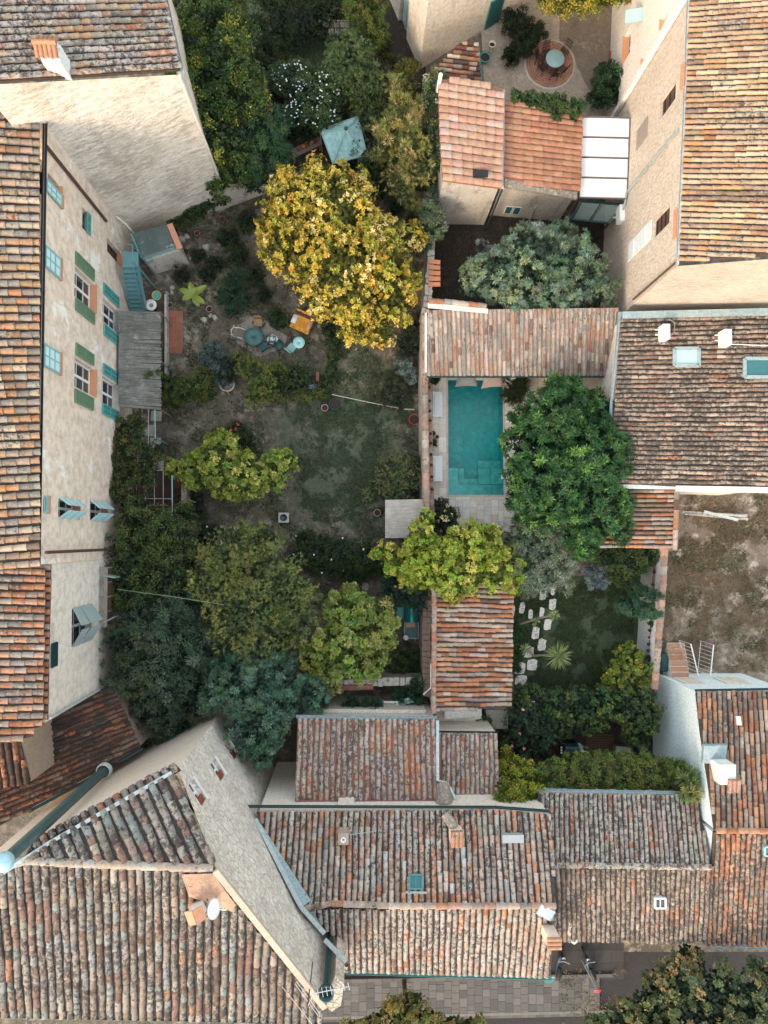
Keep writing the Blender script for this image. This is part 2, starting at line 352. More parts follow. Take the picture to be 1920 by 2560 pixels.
def wall(mb, A, B, z0, zA, zB, holes=(), depth=.22, inward=None):
    """vertical wall A->B (world xy) with real recessed openings; holes = (u0,u1,z0,z1)"""
    A, B = Vector((A[0], A[1], 0)), Vector((B[0], B[1], 0)); L = (B - A).length; d = (B - A) / L
    n_in = inward if inward is not None else Vector((-d.y, d.x, 0))
    pt = lambda u, z, k=0: tuple(A + d * u + n_in * k + Vector((0, 0, z)))
    top = min(zA, zB)
    us = sorted({0, L, *[min(max(h[i], 0), L) for h in holes for i in (0, 1)]}); zs = sorted({z0, top, *[h[i] for h in holes for i in (2, 3) if h[i] < top]})
    for i in range(len(us) - 1):
        for j in range(len(zs) - 1):
            cu, cz = (us[i] + us[i + 1]) / 2, (zs[j] + zs[j + 1]) / 2
            if any(h[0] < cu < h[1] and h[2] < cz < h[3] for h in holes): continue
            mb.add([pt(us[i], zs[j]), pt(us[i + 1], zs[j]), pt(us[i + 1], zs[j + 1]), pt(us[i], zs[j + 1])], [(0, 1, 2, 3)])
    if abs(zA - zB) > .01: mb.add([pt(0, top), pt(L, top), pt(L, zB) if zB > zA else pt(0, zA)], [(0, 1, 2)])
    for h in holes:
        q = [(h[0], h[2]), (h[1], h[2]), (h[1], h[3]), (h[0], h[3])]
        for i in range(4):
            a_, b_ = q[i], q[(i + 1) % 4]
            mb.add([pt(*a_), pt(*b_), pt(*b_, depth), pt(*a_, depth)], [(0, 1, 2, 3)])
    return pt
class Facade:
    def __init__(s, A, B):
        s.A = Vector((A[0], A[1], 0)); s.B = Vector((B[0], B[1], 0)); s.L = (s.B - s.A).length; s.d = (s.B - s.A) / s.L
        s.n = Vector((s.d.y, -s.d.x, 0))           # outward
        if s.n.dot(-s.A) < 0: s.n = -s.n
    def hit(s, px, py):
        dr = ray(px, py); o = Vector((0, 0, CZ)); p = o + dr * ((s.A - o).dot(s.n) / dr.dot(s.n))
        return (p - s.A).dot(s.d), p.z
    def rect(s, tl, br):
        (u0, z1), (u1, z0) = s.hit(*tl), s.hit(*br)
        return min(u0, u1), max(u0, u1), min(z0, z1), max(z0, z1)
    def pt(s, u, z, out=0): return s.A + s.d * u + s.n * out + Vector((0, 0, z))
    def slab(s, mb, r, o0, o1):
        u0, u1, z0, z1 = r
        vs = [s.pt(u, z, o) for o in (o0, o1) for u, z in ((u0, z0), (u1, z0), (u1, z1), (u0, z1))]
        return mb.add(vs, [(0, 1, 2, 3), (7, 6, 5, 4), (0, 4, 5, 1), (1, 5, 6, 2), (2, 6, 7, 3), (3, 7, 4, 0)])
def shutter(fc, r, frame, panel, parent, bars=1, out=.03, mid=True):
    u0, u1, z0, z1 = r; mb = MB(); w_ = .07
    fc.slab(mb, (u0, u0 + w_, z0, z1), out, out + .05); fc.slab(mb, (u1 - w_, u1, z0, z1), out, out + .05)
    zz = [z0, z1 - w_] + [z0 + (z1 - z0) * (k + 1) / (bars + 1) for k in range(bars)]
    for z in zz: fc.slab(mb, (u0 + w_, u1 - w_, z, z + w_), out, out + .05)
    if mid: fc.slab(mb, ((u0 + u1) / 2 - .025, (u0 + u1) / 2 + .025, z0 + w_, z1 - w_), out + .004, out + .046)
    o = mb.build('shutter', frame, parent); p = MB()
    n = max(3, int((z1 - z0) / .09))
    for k in range(n):
        z = z0 + w_ + (z1 - z0 - 2 * w_) * k / n; h = (z1 - z0 - 2 * w_) / n
        vs = [fc.pt(u0 + w_, z, out + .036), fc.pt(u1 - w_, z, out + .036), fc.pt(u1 - w_, z + h, out + .01), fc.pt(u0 + w_, z + h, out + .01)]
        p.add(vs, [(0, 1, 2, 3)])
    p.build('shutter_panel', panel, o); return o
def window(fc, r, parent, depth=.2, frame=WHITE, glass=GLASSD, sill=BRICKP, cols=2, rows=3, sill_out=.06, split=None):
    u0, u1, z0, z1 = r; mb = MB(); w_ = .07
    for a_ in ((u0, u0 + w_, z0, z1), (u1 - w_, u1, z0, z1), (u0, u1, z0, z0 + .1), (u0, u1, z1 - w_, z1), ((u0 + u1) / 2 - .06, (u0 + u1) / 2 + .06, z0, z1)): fc.slab(mb, a_, -depth, -depth + .05 + rnd.uniform(0, .004))
    for k in range(1, rows): z = z0 + (z1 - z0) * k / rows; fc.slab(mb, (u0, u1, z - .018, z + .018), -depth + .004, -depth + .035)
    o = mb.build('window', frame, parent)
    g = MB(); fc.slab(g, (u0, u1, z0, z1), -depth - .04, -depth + .01); g.build('pane', glass, o)
    if sill:
        s = MB(); vs = [fc.pt(u0 - .03, z0 + .004, sill_out), fc.pt(u1 + .03, z0 + .004, sill_out), fc.pt(u1 + .03, z0 + .05, -depth + .05), fc.pt(u0 - .03, z0 + .05, -depth + .05)]
        s.add(vs + [v - Vector((0, 0, .07)) for v in vs], [(0, 1, 2, 3), (7, 6, 5, 4), (0, 4, 5, 1), (1, 5, 6, 2), (2, 6, 7, 3), (3, 7, 4, 0)]); s.build('sill', sill, o)
    return o
def gutter(pts, parent, mat=DARKG, r=.06, name='gutter'):
    mb = MB(); pts = [Vector(p) for p in pts]
    for A, B in zip(pts, pts[1:]):
        d = (B - A).normalized(); sd_ = Vector((0, 0, 1)).cross(d).normalized(); vs = []
        for p in (A, B):
            for s_ in range(7): t = math.pi * s_ / 6; vs.append(p + sd_ * r * math.cos(t) - Vector((0, 0, 1)) * r * math.sin(t))
            for s_ in range(6, -1, -1): t = math.pi * s_ / 6; vs.append(p + sd_ * r * .85 * math.cos(t) - Vector((0, 0, 1)) * (r * .85 * math.sin(t) - .002))
        mb.add(vs, [(s_, (s_ + 1) % 14, 14 + (s_ + 1) % 14, 14 + s_) for s_ in range(14)] + [tuple(range(14)), tuple(range(27, 13, -1))])
    return mb.build(name, mat, parent)

# ------------------------------------------------------------------ foliage (numpy)
def fast_mesh(name, V, cols, mat, parent):
    n = len(V) // 4; me = bpy.data.meshes.new(name)
    me.vertices.add(len(V)); me.vertices.foreach_set('co', V.astype(np.float32).ravel())
    me.loops.add(n * 4); me.loops.foreach_set('vertex_index', np.arange(n * 4, dtype=np.int32))
    me.polygons.add(n); me.polygons.foreach_set('loop_start', np.arange(0, n * 4, 4, dtype=np.int32))
    me.update(calc_edges=True); me.materials.append(mat)
    at = me.attributes.new('col', 'FLOAT_COLOR', 'FACE'); a = np.ones((n, 4), dtype=np.float32); a[:, :3] = cols
    at.data.foreach_set('color', a.ravel())
    o = bpy.data.objects.new(name, me); C.objects.link(o)
    if parent is not None: o.parent = parent
    return o
def unit(a): return a / (np.linalg.norm(a, axis=-1, keepdims=True) + 1e-9)
def leafquads(p, ax, nr, L, Wd):
    ax = unit(ax); sd_ = unit(np.cross(ax, nr)); L = L[:, None]; Wd = Wd[:, None]
    fold = unit(np.cross(sd_, ax)) * Wd * .18
    V = np.stack([p, p + ax * L * .5 + sd_ * Wd / 2 + fold, p + ax * L, p + ax * L * .5 - sd_ * Wd / 2 + fold], axis=1)
    return V.reshape(-1, 3)
def crown_arrays(blobs, g, style='fine', leaf=(.14, .07), clump=.38, dens=1.0, cols=((.05, .1, .03), (.1, .18, .04)), accent=None, acc=.1, k=None, tip=None, droop=0, m_=None):
    leaf = (leaf[0] * .82, leaf[1] * .82)
    cols = np.array(cols)
    B = [(np.array(b[0], float), np.array(b[1], float)) for b in blobs]
    cl, cd = [], []
    for i, (c, r) in enumerate(B):
        n = max(4, int(1.15 * dens * 2.4 * math.pi * r[0] * r[1] / (math.pi * clump ** 2)))
        d = unit(g.normal(size=(n, 3))); d[:, 2] = np.abs(d[:, 2]) * 1.0 - .22 * g.random(n)
        d = unit(d); q = c + d * r * g.uniform(.72, 1.06, (n, 1)); keep = np.ones(n, bool)
        for j, (c2, r2) in enumerate(B):
            if j != i: keep &= np.linalg.norm((q - c2) / r2, axis=1) > .72
        cl.append(q[keep]); cd.append(d[keep])
    cl = np.concatenate(cl); cd = np.concatenate(cd); cl[:, 2] = np.maximum(cl[:, 2], .05)
    nC = len(cl); tone = np.clip(g.normal(.5, .3, nC), 0, 1); isacc = g.random(nC) < acc
    csz = clump * g.uniform(.7, 1.3, nC)
    if style == 'rosette': m, kk = m_ or 13, k or 7
    elif style == 'feather': m, kk = 11, k or 7
    elif style == 'spike': m, kk = 9, k or 9
    else: m, kk = 30, k or 3
    # clusters on each clump
    idx = np.repeat(np.arange(nC), m); d = unit(g.normal(size=(nC * m, 3)) + cd[idx] * .7 + np.array([0, 0, .8]))
    ef = g.uniform(.35, 1.0, nC * m); q = cl[idx] + d * (csz[idx] * ef)[:, None]
    # inner fill keeps the crown opaque
    ii = np.repeat(np.arange(len(q)), kk); nn = len(ii); dd = d[ii]
    t1 = unit(np.cross(dd, np.array([.3, .5, .81]))); t2 = np.cross(dd, t1)
    ang = np.tile(np.arange(kk) * 2 * math.pi / kk, len(q)) + g.uniform(0, .9, nn) + np.repeat(g.uniform(0, 6.28, len(q)), kk)
    rad = t1 * np.cos(ang)[:, None] + t2 * np.sin(ang)[:, None]
    if style == 'rosette': ax = rad + dd * g.uniform(.15, .75, (nn, 1)); nr = dd - rad * .3; st = .02
    elif style == 'spike': ax = rad * g.uniform(.3, 1, (nn, 1)) + dd * g.uniform(.5, 1.2, (nn, 1)); nr = dd - rad * .5; st = .02
    elif style == 'feather': ax = rad * .8 + dd * .5 + g.normal(size=(nn, 3)) * .25 - np.array([0, 0, droop]); nr = dd + g.normal(size=(nn, 3)) * .2; st = .05
    else: ax = g.normal(size=(nn, 3)) + dd * .3; nr = dd + g.normal(size=(nn, 3)) * .7; st = .10
    p = q[ii] + rad * (st * g.random((nn, 1)))
    L = leaf[0] * g.uniform(.65, 1.25, nn); Wd = leaf[1] * g.uniform(.75, 1.2, nn)
    tt = np.clip(tone[idx][ii] * .65 + g.random(nn) * .35 + g.normal(0, .08, nn), 0, 1)[:, None]
    col = cols[0] * (1 - tt) + cols[1] * tt
    hue = 1 + np.stack([g.normal(0, .13, nC), g.normal(0, .07, nC), g.normal(0, .12, nC)], 1); col = col * np.clip(hue[idx][ii], .6, 1.5) * g.uniform(.8, 1.2, (nn, 1))
    if accent is not None:
        am = isacc[idx][ii] & (g.random(nn) < .75) | (g.random(nn) < acc * .15); col[am] = np.array(accent) * g.uniform(.75, 1.2, (am.sum(), 1))
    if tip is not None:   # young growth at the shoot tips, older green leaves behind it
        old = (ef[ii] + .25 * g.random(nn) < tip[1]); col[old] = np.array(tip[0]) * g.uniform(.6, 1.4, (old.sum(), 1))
    # interior leaves
    fi = []
    for c, r in B:
        n = int(34 * dens * r[0] * r[1] * 3.2 / max(leaf[0] * 2.2, .2))
        d_ = unit(g.normal(size=(n, 3))); d_[:, 2] = np.abs(d_[:, 2]) - .15; fi.append(c + d_ * r * g.uniform(.35, .8, (n, 1)))
    fi = np.concatenate(fi); n = len(fi); fa = g.normal(size=(n, 3)); fa[:, 2] *= .5; fn = np.tile([0, 0, 1.], (n, 1)) + g.normal(size=(n, 3)) * .3
    fc_ = ((np.array(tip[0]) if tip is not None else cols[0]) * .9) * g.uniform(.7, 1.1, (n, 1)); fL = np.full(n, max(leaf[0] * 1.5, .26)); fW = np.full(n, max(leaf[1] * 2.2, .17))
    col = np.clip(col * 1.13 + .003, 0, .9)
    V = np.concatenate([leafquads(p, ax, nr, L, Wd), leafquads(fi, fa, fn, fL, fW)])
    V[:, 2] = np.maximum(V[:, 2], .015)
    return V, np.concatenate([col, fc_])
SEED = [100]
def px_blob(b, base=None):
    """(px,py,radius_px,z centre[,z radius, ry_px])"""
    px, py, rp, z = b[:4]; s = pxm(z); r = rp / s; rz = b[4] if len(b) > 4 else r * .8; ry = (b[5] / s) if len(b) > 5 else r
    c = P(px, py, z); return ((c.x, c.y, c.z), (r, ry, rz))
def tree(name, label, cat, blobs, base=None, trunk=.12, bark=BARK, mat=LEAF, group=None, wood=True, limbs=6, crown='crown', stem='trunk', extra=None, z0=0, **kw):
    SEED[0] += 1; g = np.random.default_rng(SEED[0]); r = random.Random(SEED[0])
    bl = [px_blob(b) for b in blobs]
    if base is None: c = sum((Vector(b[0]) for b in bl), Vector()) / len(bl); bp = Vector((c.x, c.y, z0))
    else: bp = P(*base, z0)
    t = thing(name, label, cat, bp, group)
    V, col = crown_arrays(bl, g, **kw); V = V - np.array(bp)
    fast_mesh(crown, V, col, mat, t)
    if wood:
        top = max(b[0][2] for b in bl); mb = MB(); fork = bp + Vector((r.uniform(-.15, .15), r.uniform(-.15, .15), max(.15, (top - z0) * .45)))
        mb.tube([bp - Vector((0, 0, .05)), bp.lerp(fork, .5) + Vector((.04, .03, 0)), fork], [trunk * 1.15, trunk * .95, trunk * .8], 9)
        for b in sorted(bl, key=lambda b: -b[1][0])[:limbs]:
            e = Vector(b[0]) + Vector((r.uniform(-.3, .3), r.uniform(-.3, .3), .3)) * b[1][0]
            m = fork.lerp(e, .5) + Vector((r.uniform(-.15, .15), r.uniform(-.15, .15), .12))
            mb.tube([fork, m, e], [trunk * .55, trunk * .35, trunk * .12], 6)
        mb.build(stem, bark, t)
    if extra: extra(t, bl, g, r)
    return t

# ================================================================== SETTING: ground sheets
def ground_mat(name, a, b, c, d, s1=.35, s2=3.0, b_=.6):
    m, t, p = newmat(name)
    n1 = noise_(t, s1, 8, .72); n2 = noise_(t, s2, 8, .8); n3 = noise_(t, s2 * 4, 6, .8); n4 = noise_(t, s1 * 2.3, 7, .75)
    x = mix(t, .45, n1.outputs[0], n2.outputs[0])
    q = mix(t, ramp(t, x.outputs[0], .46, .52).outputs[0], a, b)
    x2 = mix(t, .5, n2.outputs[0], n4.outputs[0]); q = mix(t, ramp(t, x2.outputs[0], .51, .58).outputs[0], q.outputs[0], c)
    x3 = mix(t, .45, n3.outputs[0], n1.outputs[0]); q = mix(t, ramp(t, x3.outputs[0], .51, .56).outputs[0], q.outputs[0], d)
    q = mix(t, .6, q.outputs[0], ramp(t, n3.outputs[0], .3, .7, (.45, .45, .45, 1), (1.5, 1.5, 1.5, 1)).outputs[0], 'MULTIPLY')
    t.links.new(q.outputs[0], p.inputs['Base Color']); p.inputs['Roughness'].default_value = 1
    bump(t, p, n3.outputs[0], b_, .08); return m
G_MAIN = ground_mat('garden soil', (.105, .088, .066), (.185, .152, .118), (.35, .295, .235), (.062, .070, .040), .30, 2.0)
G_LAWN = ground_mat('lawn', (0.041, 0.081, 0.035), (0.061, 0.101, 0.046), (0.115, 0.105, 0.068), (0.034, 0.061, 0.027), .5, 3)
G_LAWN2 = ground_mat('shaded lawn', (.045, .075, .034), (.062, .092, .044), (.085, .09, .055), (.035, .062, .026), .4, 3)
G_DRY = ground_mat('dry weeds and dust', (.19, .14, .10), (.30, .235, .175), (.56, .47, .39), (.10, .085, .05), .33, 2.0, 1.0)
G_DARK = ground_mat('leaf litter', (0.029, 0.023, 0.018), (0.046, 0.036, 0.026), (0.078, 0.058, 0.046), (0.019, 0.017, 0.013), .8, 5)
G_GRAVEL = ground_mat('pale gravel', (0.340, 0.297, 0.246), (0.442, 0.391, 0.323), (0.510, 0.442, 0.374), (0.204, 0.170, 0.145), .6, 6)
G_DIRT = ground_mat('compacted dirt', (0.182, 0.154, 0.126), (0.252, 0.217, 0.175), (0.308, 0.266, 0.217), (0.112, 0.091, 0.070), .5, 4)
def add_lawn(m, cx, cy, rx, ry, a, b):
    t = m.node_tree; p = t.nodes['Principled BSDF']; old = p.inputs['Base Color'].links[0].from_socket
    tc = N(t, 'ShaderNodeTexCoord'); mp = N(t, 'ShaderNodeMapping'); mp.vector_type = 'TEXTURE'; mp.inputs['Location'].default_value = (cx, cy, 0); mp.inputs['Scale'].default_value = (rx, ry, 1)
    t.links.new(tc.outputs['Object'], mp.inputs[0]); ln = N(t, 'ShaderNodeVectorMath', operation='LENGTH'); t.links.new(mp.outputs[0], ln.inputs[0])
    n = noise_(t, .55, 7, .7); n2 = noise_(t, 4, 6, .75); ad = N(t, 'ShaderNodeMath', operation='MULTIPLY_ADD'); ad.inputs[1].default_value = 2.6; t.links.new(n.outputs[0], ad.inputs[0]); t.links.new(ln.outputs['Value'], ad.inputs[2])
    g = mix(t, n2.outputs[0], a, b); f = ramp(t, ad.outputs[0], .0, 1); f.color_ramp.elements[0].position = 0; 
    mr = N(t, 'ShaderNodeMapRange'); mr.inputs[1].default_value = 1.8; mr.inputs[2].default_value = 2.5; mr.inputs[3].default_value = .8; mr.inputs[4].default_value = 0; t.links.new(ad.outputs[0], mr.inputs[0])
    c = mix(t, mr.outputs[0], old, g.outputs[0]); t.links.new(c.outputs[0], p.inputs['Base Color'])
def sheet(name, pts, z, mat, label=None):
    mb = MB().poly([P(x, y, z) if not isinstance(x, Vector) else x for x, y in pts]); return struct(mb.build(name, mat))
def blobpoly(pts, amp=.06, seed=1, sub=6):
    """irregular natural outline through pixel points"""
    r = random.Random(seed); out = []; n = len(pts)
    cx = sum(p[0] for p in pts) / n; cy = sum(p[1] for p in pts) / n
    for i in range(n):
        p0, p1, p2, p3 = pts[i - 1], pts[i], pts[(i + 1) % n], pts[(i + 2) % n]
        for k in range(sub):
            t = k / sub; f = lambda a, b, c, d: .5 * (2 * b + (c - a) * t + (2 * a - 5 * b + 4 * c - d) * t * t + (3 * b - a - 3 * c + d) * t ** 3)
            x, y = f(p0[0], p1[0], p2[0], p3[0]), f(p0[1], p1[1], p2[1], p3[1]); s = 1 + r.uniform(-amp, amp)
            out.append((cx + (x - cx) * s, cy + (y - cy) * s))
    return out
q_ = P(870, 1110, 0); add_lawn(G_MAIN, q_.x, q_.y, 4.6, 5.6, (.028, .055, .030), (.085, .115, .065))
gm = MB().poly([(-300, -300, 0), (300, -300, 0), (300, 300, 0), (-300, 300, 0)]); struct(gm.build('ground', G_MAIN))
#sheet('lawn', blobpoly([(770, 960), (900, 900), (1020, 960), (1040, 1080), (1035, 1230), (960, 1300), (800, 1310), (730, 1240), (745, 1080)], .05, 2), .004, G_LAWN)
sheet('garden_lawn', [(1285, 1440), (1600, 1440), (1600, 1730), (1285, 1730)], .004, G_LAWN2)
sheet('orchard_lawn', blobpoly([(600, -60), (880, -60), (930, 200), (860, 300), (640, 280), (590, 80)], .03, 5), .004, G_LAWN2)
sheet('vacant_lot', [(1640, 1225), (2100, 1225), (2100, 1700), (1625, 1690)], .004, G_DRY)
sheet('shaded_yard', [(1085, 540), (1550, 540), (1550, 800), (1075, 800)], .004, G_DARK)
sheet('gravel_yard', [(1195, -80), (1580, -80), (1580, 300), (1215, 300)], .004, G_GRAVEL)
sheet('dirt_path', blobpoly([(1420, -60), (1560, -60), (1560, 150), (1540, 220), (1480, 230), (1440, 160), (1400, 110)], .03, 8), .008, G_DIRT)
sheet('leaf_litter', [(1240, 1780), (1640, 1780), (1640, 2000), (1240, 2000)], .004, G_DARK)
# paving
def paving(name, x0, y0, x1, y1, cols, z, joint, cell=(.62, .42), seed=1, running='x', gap=.012, mat=None, xr=None, yr=None):
    """individual slabs with open joints on a mortar bed, world rect from pixels"""
    r = random.Random(seed); a, b = P(x0, y0, z), P(x1, y1, z); mb = MB(); X0, X1 = sorted((a.x, b.x)); Y0, Y1 = sorted((a.y, b.y))
    if xr: X0, X1 = (xr[0] if xr[0] is not None else X0), (xr[1] if xr[1] is not None else X1)
    if yr: Y0, Y1 = (yr[0] if yr[0] is not None else Y0), (yr[1] if yr[1] is not None else Y1)
    if running == 'x':
        y = Y0
        while y < Y1:
            h = min(cell[1] * r.choice((.8, 1, 1.25)), Y1 - y); x = X0 - r.random() * cell[0] * .6
            while x < X1:
                w_ = cell[0] * r.uniform(.6, 1.25); xa, xb = max(x, X0), min(x + w_, X1)
                if xb - xa > .05 and h > .04:
                    c = r.choice(cols); k = r.uniform(.9, 1.08); zt = z + .012 + r.uniform(0, .003)
                    mb.box(((xa + xb) / 2, y + h / 2, zt - .01), (xb - xa - gap, h - gap, .02), col=tuple(v * k for v in c))
                x += w_
            y += h
    else:
        x = X0
        while x < X1:
            h = min(cell[1], X1 - x); y = Y0 - r.random() * cell[0]
            while y < Y1:
                w_ = cell[0] * r.uniform(.6, 1.25); ya, yb = max(y, Y0), min(y + w_, Y1)
                if yb - ya > .05 and h > .04:
                    c = r.choice(cols); k = r.uniform(.9, 1.08); zt = z + .012 + r.uniform(0, .003)
                    mb.box((x + h / 2, (ya + yb) / 2, zt - .01), (h - gap, yb - ya - gap, .02), col=tuple(v * k for v in c))
                y += w_
            x += h
    struct(mb.build(name, mat))
    struct(MB().poly([(X0, Y0, z), (X1, Y0, z), (X1, Y1, z), (X0, Y1, z)]).build(name + '_bed', joint))
def colpave(name, rough=.8, bs=.3):
    m, t, p = newmat(name); a = N(t, 'ShaderNodeAttribute', attribute_name='col'); n = noise_(t, 2.5, 7, .75); n2 = noise_(t, 14, 5, .7)
    c = mix(t, .6, a.outputs['Color'], ramp(t, n.outputs[0], .3, .7, (.75, .74, .72, 1), (1.12, 1.12, 1.12, 1)).outputs[0], 'MULTIPLY')
    c = mix(t, .4, c.outputs[0], ramp(t, n2.outputs[0], .35, .7, (.7, .7, .7, 1), (1.1, 1.1, 1.1, 1)).outputs[0], 'MULTIPLY')
    t.links.new(c.outputs[0], p.inputs['Base Color']); p.inputs['Roughness'].default_value = rough; bump(t, p, n2.outputs[0], bs, .02); return m
PAVE = colpave('stone paving'); JOINT = plaster('joint mortar', (.34, .31, .27), (.28, .25, .22), scale=2, b=.3)
JOINTD = plaster('dark joint', (.09, .085, .08), (.06, .055, .05), scale=2, b=.3)
TRAV = [(.78, .71, .62), (.80, .75, .67), (.74, .66, .57), (.72, .69, .63), (.66, .57, .50), (.78, .74, .67)]
PY0, PY1, PX0, PX1 = 951, 1237, 1121, 1257
a, b = P(PX0, PY1, .02), P(PX1, PY0, .02); PXA, PYA, PXB, PYB = a.x, a.y, b.x, b.y
paving('pool_deck', 1072, 930, PX0, 1330, TRAV, .02, JOINT, (.85, .55), 3, 'y', mat=PAVE, xr=(None, PXA))
paving('pool_deck', PX1, 800, 1530, 1330, TRAV, .02, JOINT, (.8, .5), 4, 'y', mat=PAVE, xr=(PXB, None))
paving('pool_deck', PX0, PY1, PX1, 1340, TRAV, .02, JOINT, (.5, .4), 5, 'y', mat=PAVE, xr=(PXA, PXB), yr=(None, PYA))
paving('pool_deck', PX0, 800, PX1, PY0, TRAV, .02, JOINT, (.5, .4), 6, 'y', mat=PAVE, xr=(PXA, PXB), yr=(PYB, None))
# pool basin, steps and water, sunk below the deck
POOLM = plaster('pool lining', (.07, .46, .45), (.11, .56, .54), (.04, .38, .38), .6, .1, t3=(.52, .64), fine=3)
POOLS = plaster('pool step lining', (.36, .56, .52), (.40, .60, .56), scale=1, b=.1, fine=3)
pw = bpy.data.meshes.new('x'); bpy.data.meshes.remove(pw)
a, b = P(PX0, PY1, .02), P(PX1, PY0, .02); X0, Y0, X1, Y1 = a.x, a.y, b.x, b.y
pool = thing('swimming_pool', 'turquoise rectangular swimming pool with corner steps set in pale stone paving', 'swimming pool', ((X0 + X1) / 2, (Y0 + Y1) / 2, 0))
# the ground sheet and the deck stay above; the basin stands in a real hole cut in the ground sheet
me = bpy.data.objects['ground'].data; me.clear_geometry()
o = 300; me.from_pydata([(-o, -o, 0), (o, -o, 0), (o, o, 0), (-o, o, 0), (X0 - .02, Y0 - .02, 0), (X1 + .02, Y0 - .02, 0), (X1 + .02, Y1 + .02, 0), (X0 - .02, Y1 + .02, 0)], [], [(0, 1, 5, 4), (1, 2, 6, 5), (2, 3, 7, 6), (3, 0, 4, 7)])
D = -1.35; mb = MB()
mb.poly([(X0, Y0, D), (X1, Y0, D), (X1, Y1, D), (X0, Y1, D)])
for q0, q1 in (((X0, Y0), (X1, Y0)), ((X1, Y0), (X1, Y1)), ((X1, Y1), (X0, Y1)), ((X0, Y1), (X0, Y0))): mb.poly([(*q0, D), (*q1, D), (*q1, .03), (*q0, .03)])
mb.build('basin', POOLM, pool)
def pstep(x0, y0, x1, y1, z):
    q0, q1 = P(x0, y1, z), P(x1, y0, z); cx0, cx1, cy0, cy1 = max(q0.x, X0 + .002), min(q1.x, X1 - .002), max(q0.y, Y0 + .002), q1.y
    return MB().box(((cx0 + cx1) / 2, (cy0 + cy1) / 2, (z + D) / 2), (cx1 - cx0, cy1 - cy0, z - D)).build('step', POOLS, pool)
pstep(1110, 1212, 1227, 1250, -.22); pstep(1110, 1170, 1145, 1212, -.221); pstep(1228, 1212, 1270, 1250, -.16); pstep(1227, 1170, 1270, 1211, -.30)
pstep(1145, 1197, 1196, 1212, -.6); pstep(1146, 1171, 1160, 1197, -.6); pstep(1196, 1187, 1226, 1211, -.5); pstep(1196, 1171, 1226, 1187, -.75); pstep(1195, 1152, 1270, 1170, -.95)
MB().lathe((P(1187, 1187, D)), [(0, .02), (.13, .02), (.14, 0)], 18).build('drain_cover', POOLS, pool)
m, t, p = newmat('pool water'); nn = noise_(t, 3.2, 4, .6); nn.inputs['Distortion'].default_value = 1.2
tr = N(t, 'ShaderNodeBsdfTransparent'); tr.inputs[0].default_value = (.42, .90, .90, 1); gl = N(t, 'ShaderNodeBsdfGlossy'); gl.inputs['Roughness'].default_value = .05
bp = N(t, 'ShaderNodeBump'); bp.inputs['Strength'].default_value = .35; bp.inputs['Distance'].default_value = .12; t.links.new(nn.outputs[0], bp.inputs['Height'])
fr = N(t, 'ShaderNodeFresnel'); fr.inputs[0].default_value = 1.33; t.links.new(bp.outputs[0], fr.inputs['Normal']); t.links.new(bp.outputs[0], gl.inputs['Normal'])
ms = N(t, 'ShaderNodeMixShader'); ad = N(t, 'ShaderNodeMath', operation='MULTIPLY'); ad.inputs[1].default_value = 2.0; t.links.new(fr.outputs[0], ad.inputs[0])
t.links.new(ad.outputs[0], ms.inputs[0]); t.links.new(tr.outputs[0], ms.inputs[1]); t.links.new(gl.outputs[0], ms.inputs[2]); t.links.new(ms.outputs[0], t.nodes['Material Output'].inputs['Surface'])
WATER = m
MB().poly([(X0, Y0, -.07), (X1, Y0, -.07), (X1, Y1, -.07), (X0, Y1, -.07)]).build('water', WATER, pool)
cm = MB(); cw = .12
for bx in (((X0 - cw / 2), (Y0 + Y1) / 2, cw, Y1 - Y0), ((X1 + cw / 2), (Y0 + Y1) / 2, cw, Y1 - Y0), ((X0 + X1) / 2, Y0 - cw / 2, X1 - X0 + 2 * cw, cw), ((X0 + X1) / 2, Y1 + cw / 2, X1 - X0 + 2 * cw, cw)): cm.box((bx[0], bx[1], .03), (bx[2], bx[3], .03))
cm.build('coping', plaster('coping stone', (.58, .53, .46), (.54, .49, .42), scale=2, b=.15), pool)
# street at the bottom
STC = [(.10, .098, .09), (.115, .11, .10), (.09, .087, .082), (.135, .128, .115), (.08, .078, .074)]
sheet('road', [(640, 2380), (2100, 2380), (2100, 2750), (640, 2750)], .004, plaster('asphalt', (.030, .027, .026), (.040, .036, .034), scale=1, b=.4))
paving('street_pavement', 800, 2456, 1500, 2540, STC, .10, JOINTD, (.45, .42), 12, 'y', mat=PAVE, gap=.02)
kb = MB(); r_ = random.Random(5); x = P(800, 2450, .1).x; xe = P(1510, 2450, .1).x; y = P(900, 2452, .1).y
while x < xe: w_ = r_.uniform(.55, .95); kb.box((x + w_ / 2, y, .06), (w_ - .02, .18, .12), col=r_.choice([(.10, .095, .09), (.13, .12, .11), (.40, .37, .34), (.11, .1, .095)])); x += w_
struct(kb.build('kerb', PAVE))
x = P(800, 2450, .1).x; y = P(900, 2543, .1).y; kb = MB()
while x < xe: kb.box((x + .5, y, .06), (.98, .14, .12), col=(.17, .16, .145)); x += 1.0
struct(kb.build('kerb', PAVE))
paving('lane_paving', 1380, 2300, 1560, 2448, [(.04, .036, .033), (.05, .045, .04), (.045, .04, .036)], .012, JOINTD, (1.2, .9), 9, 'x', mat=PAVE)

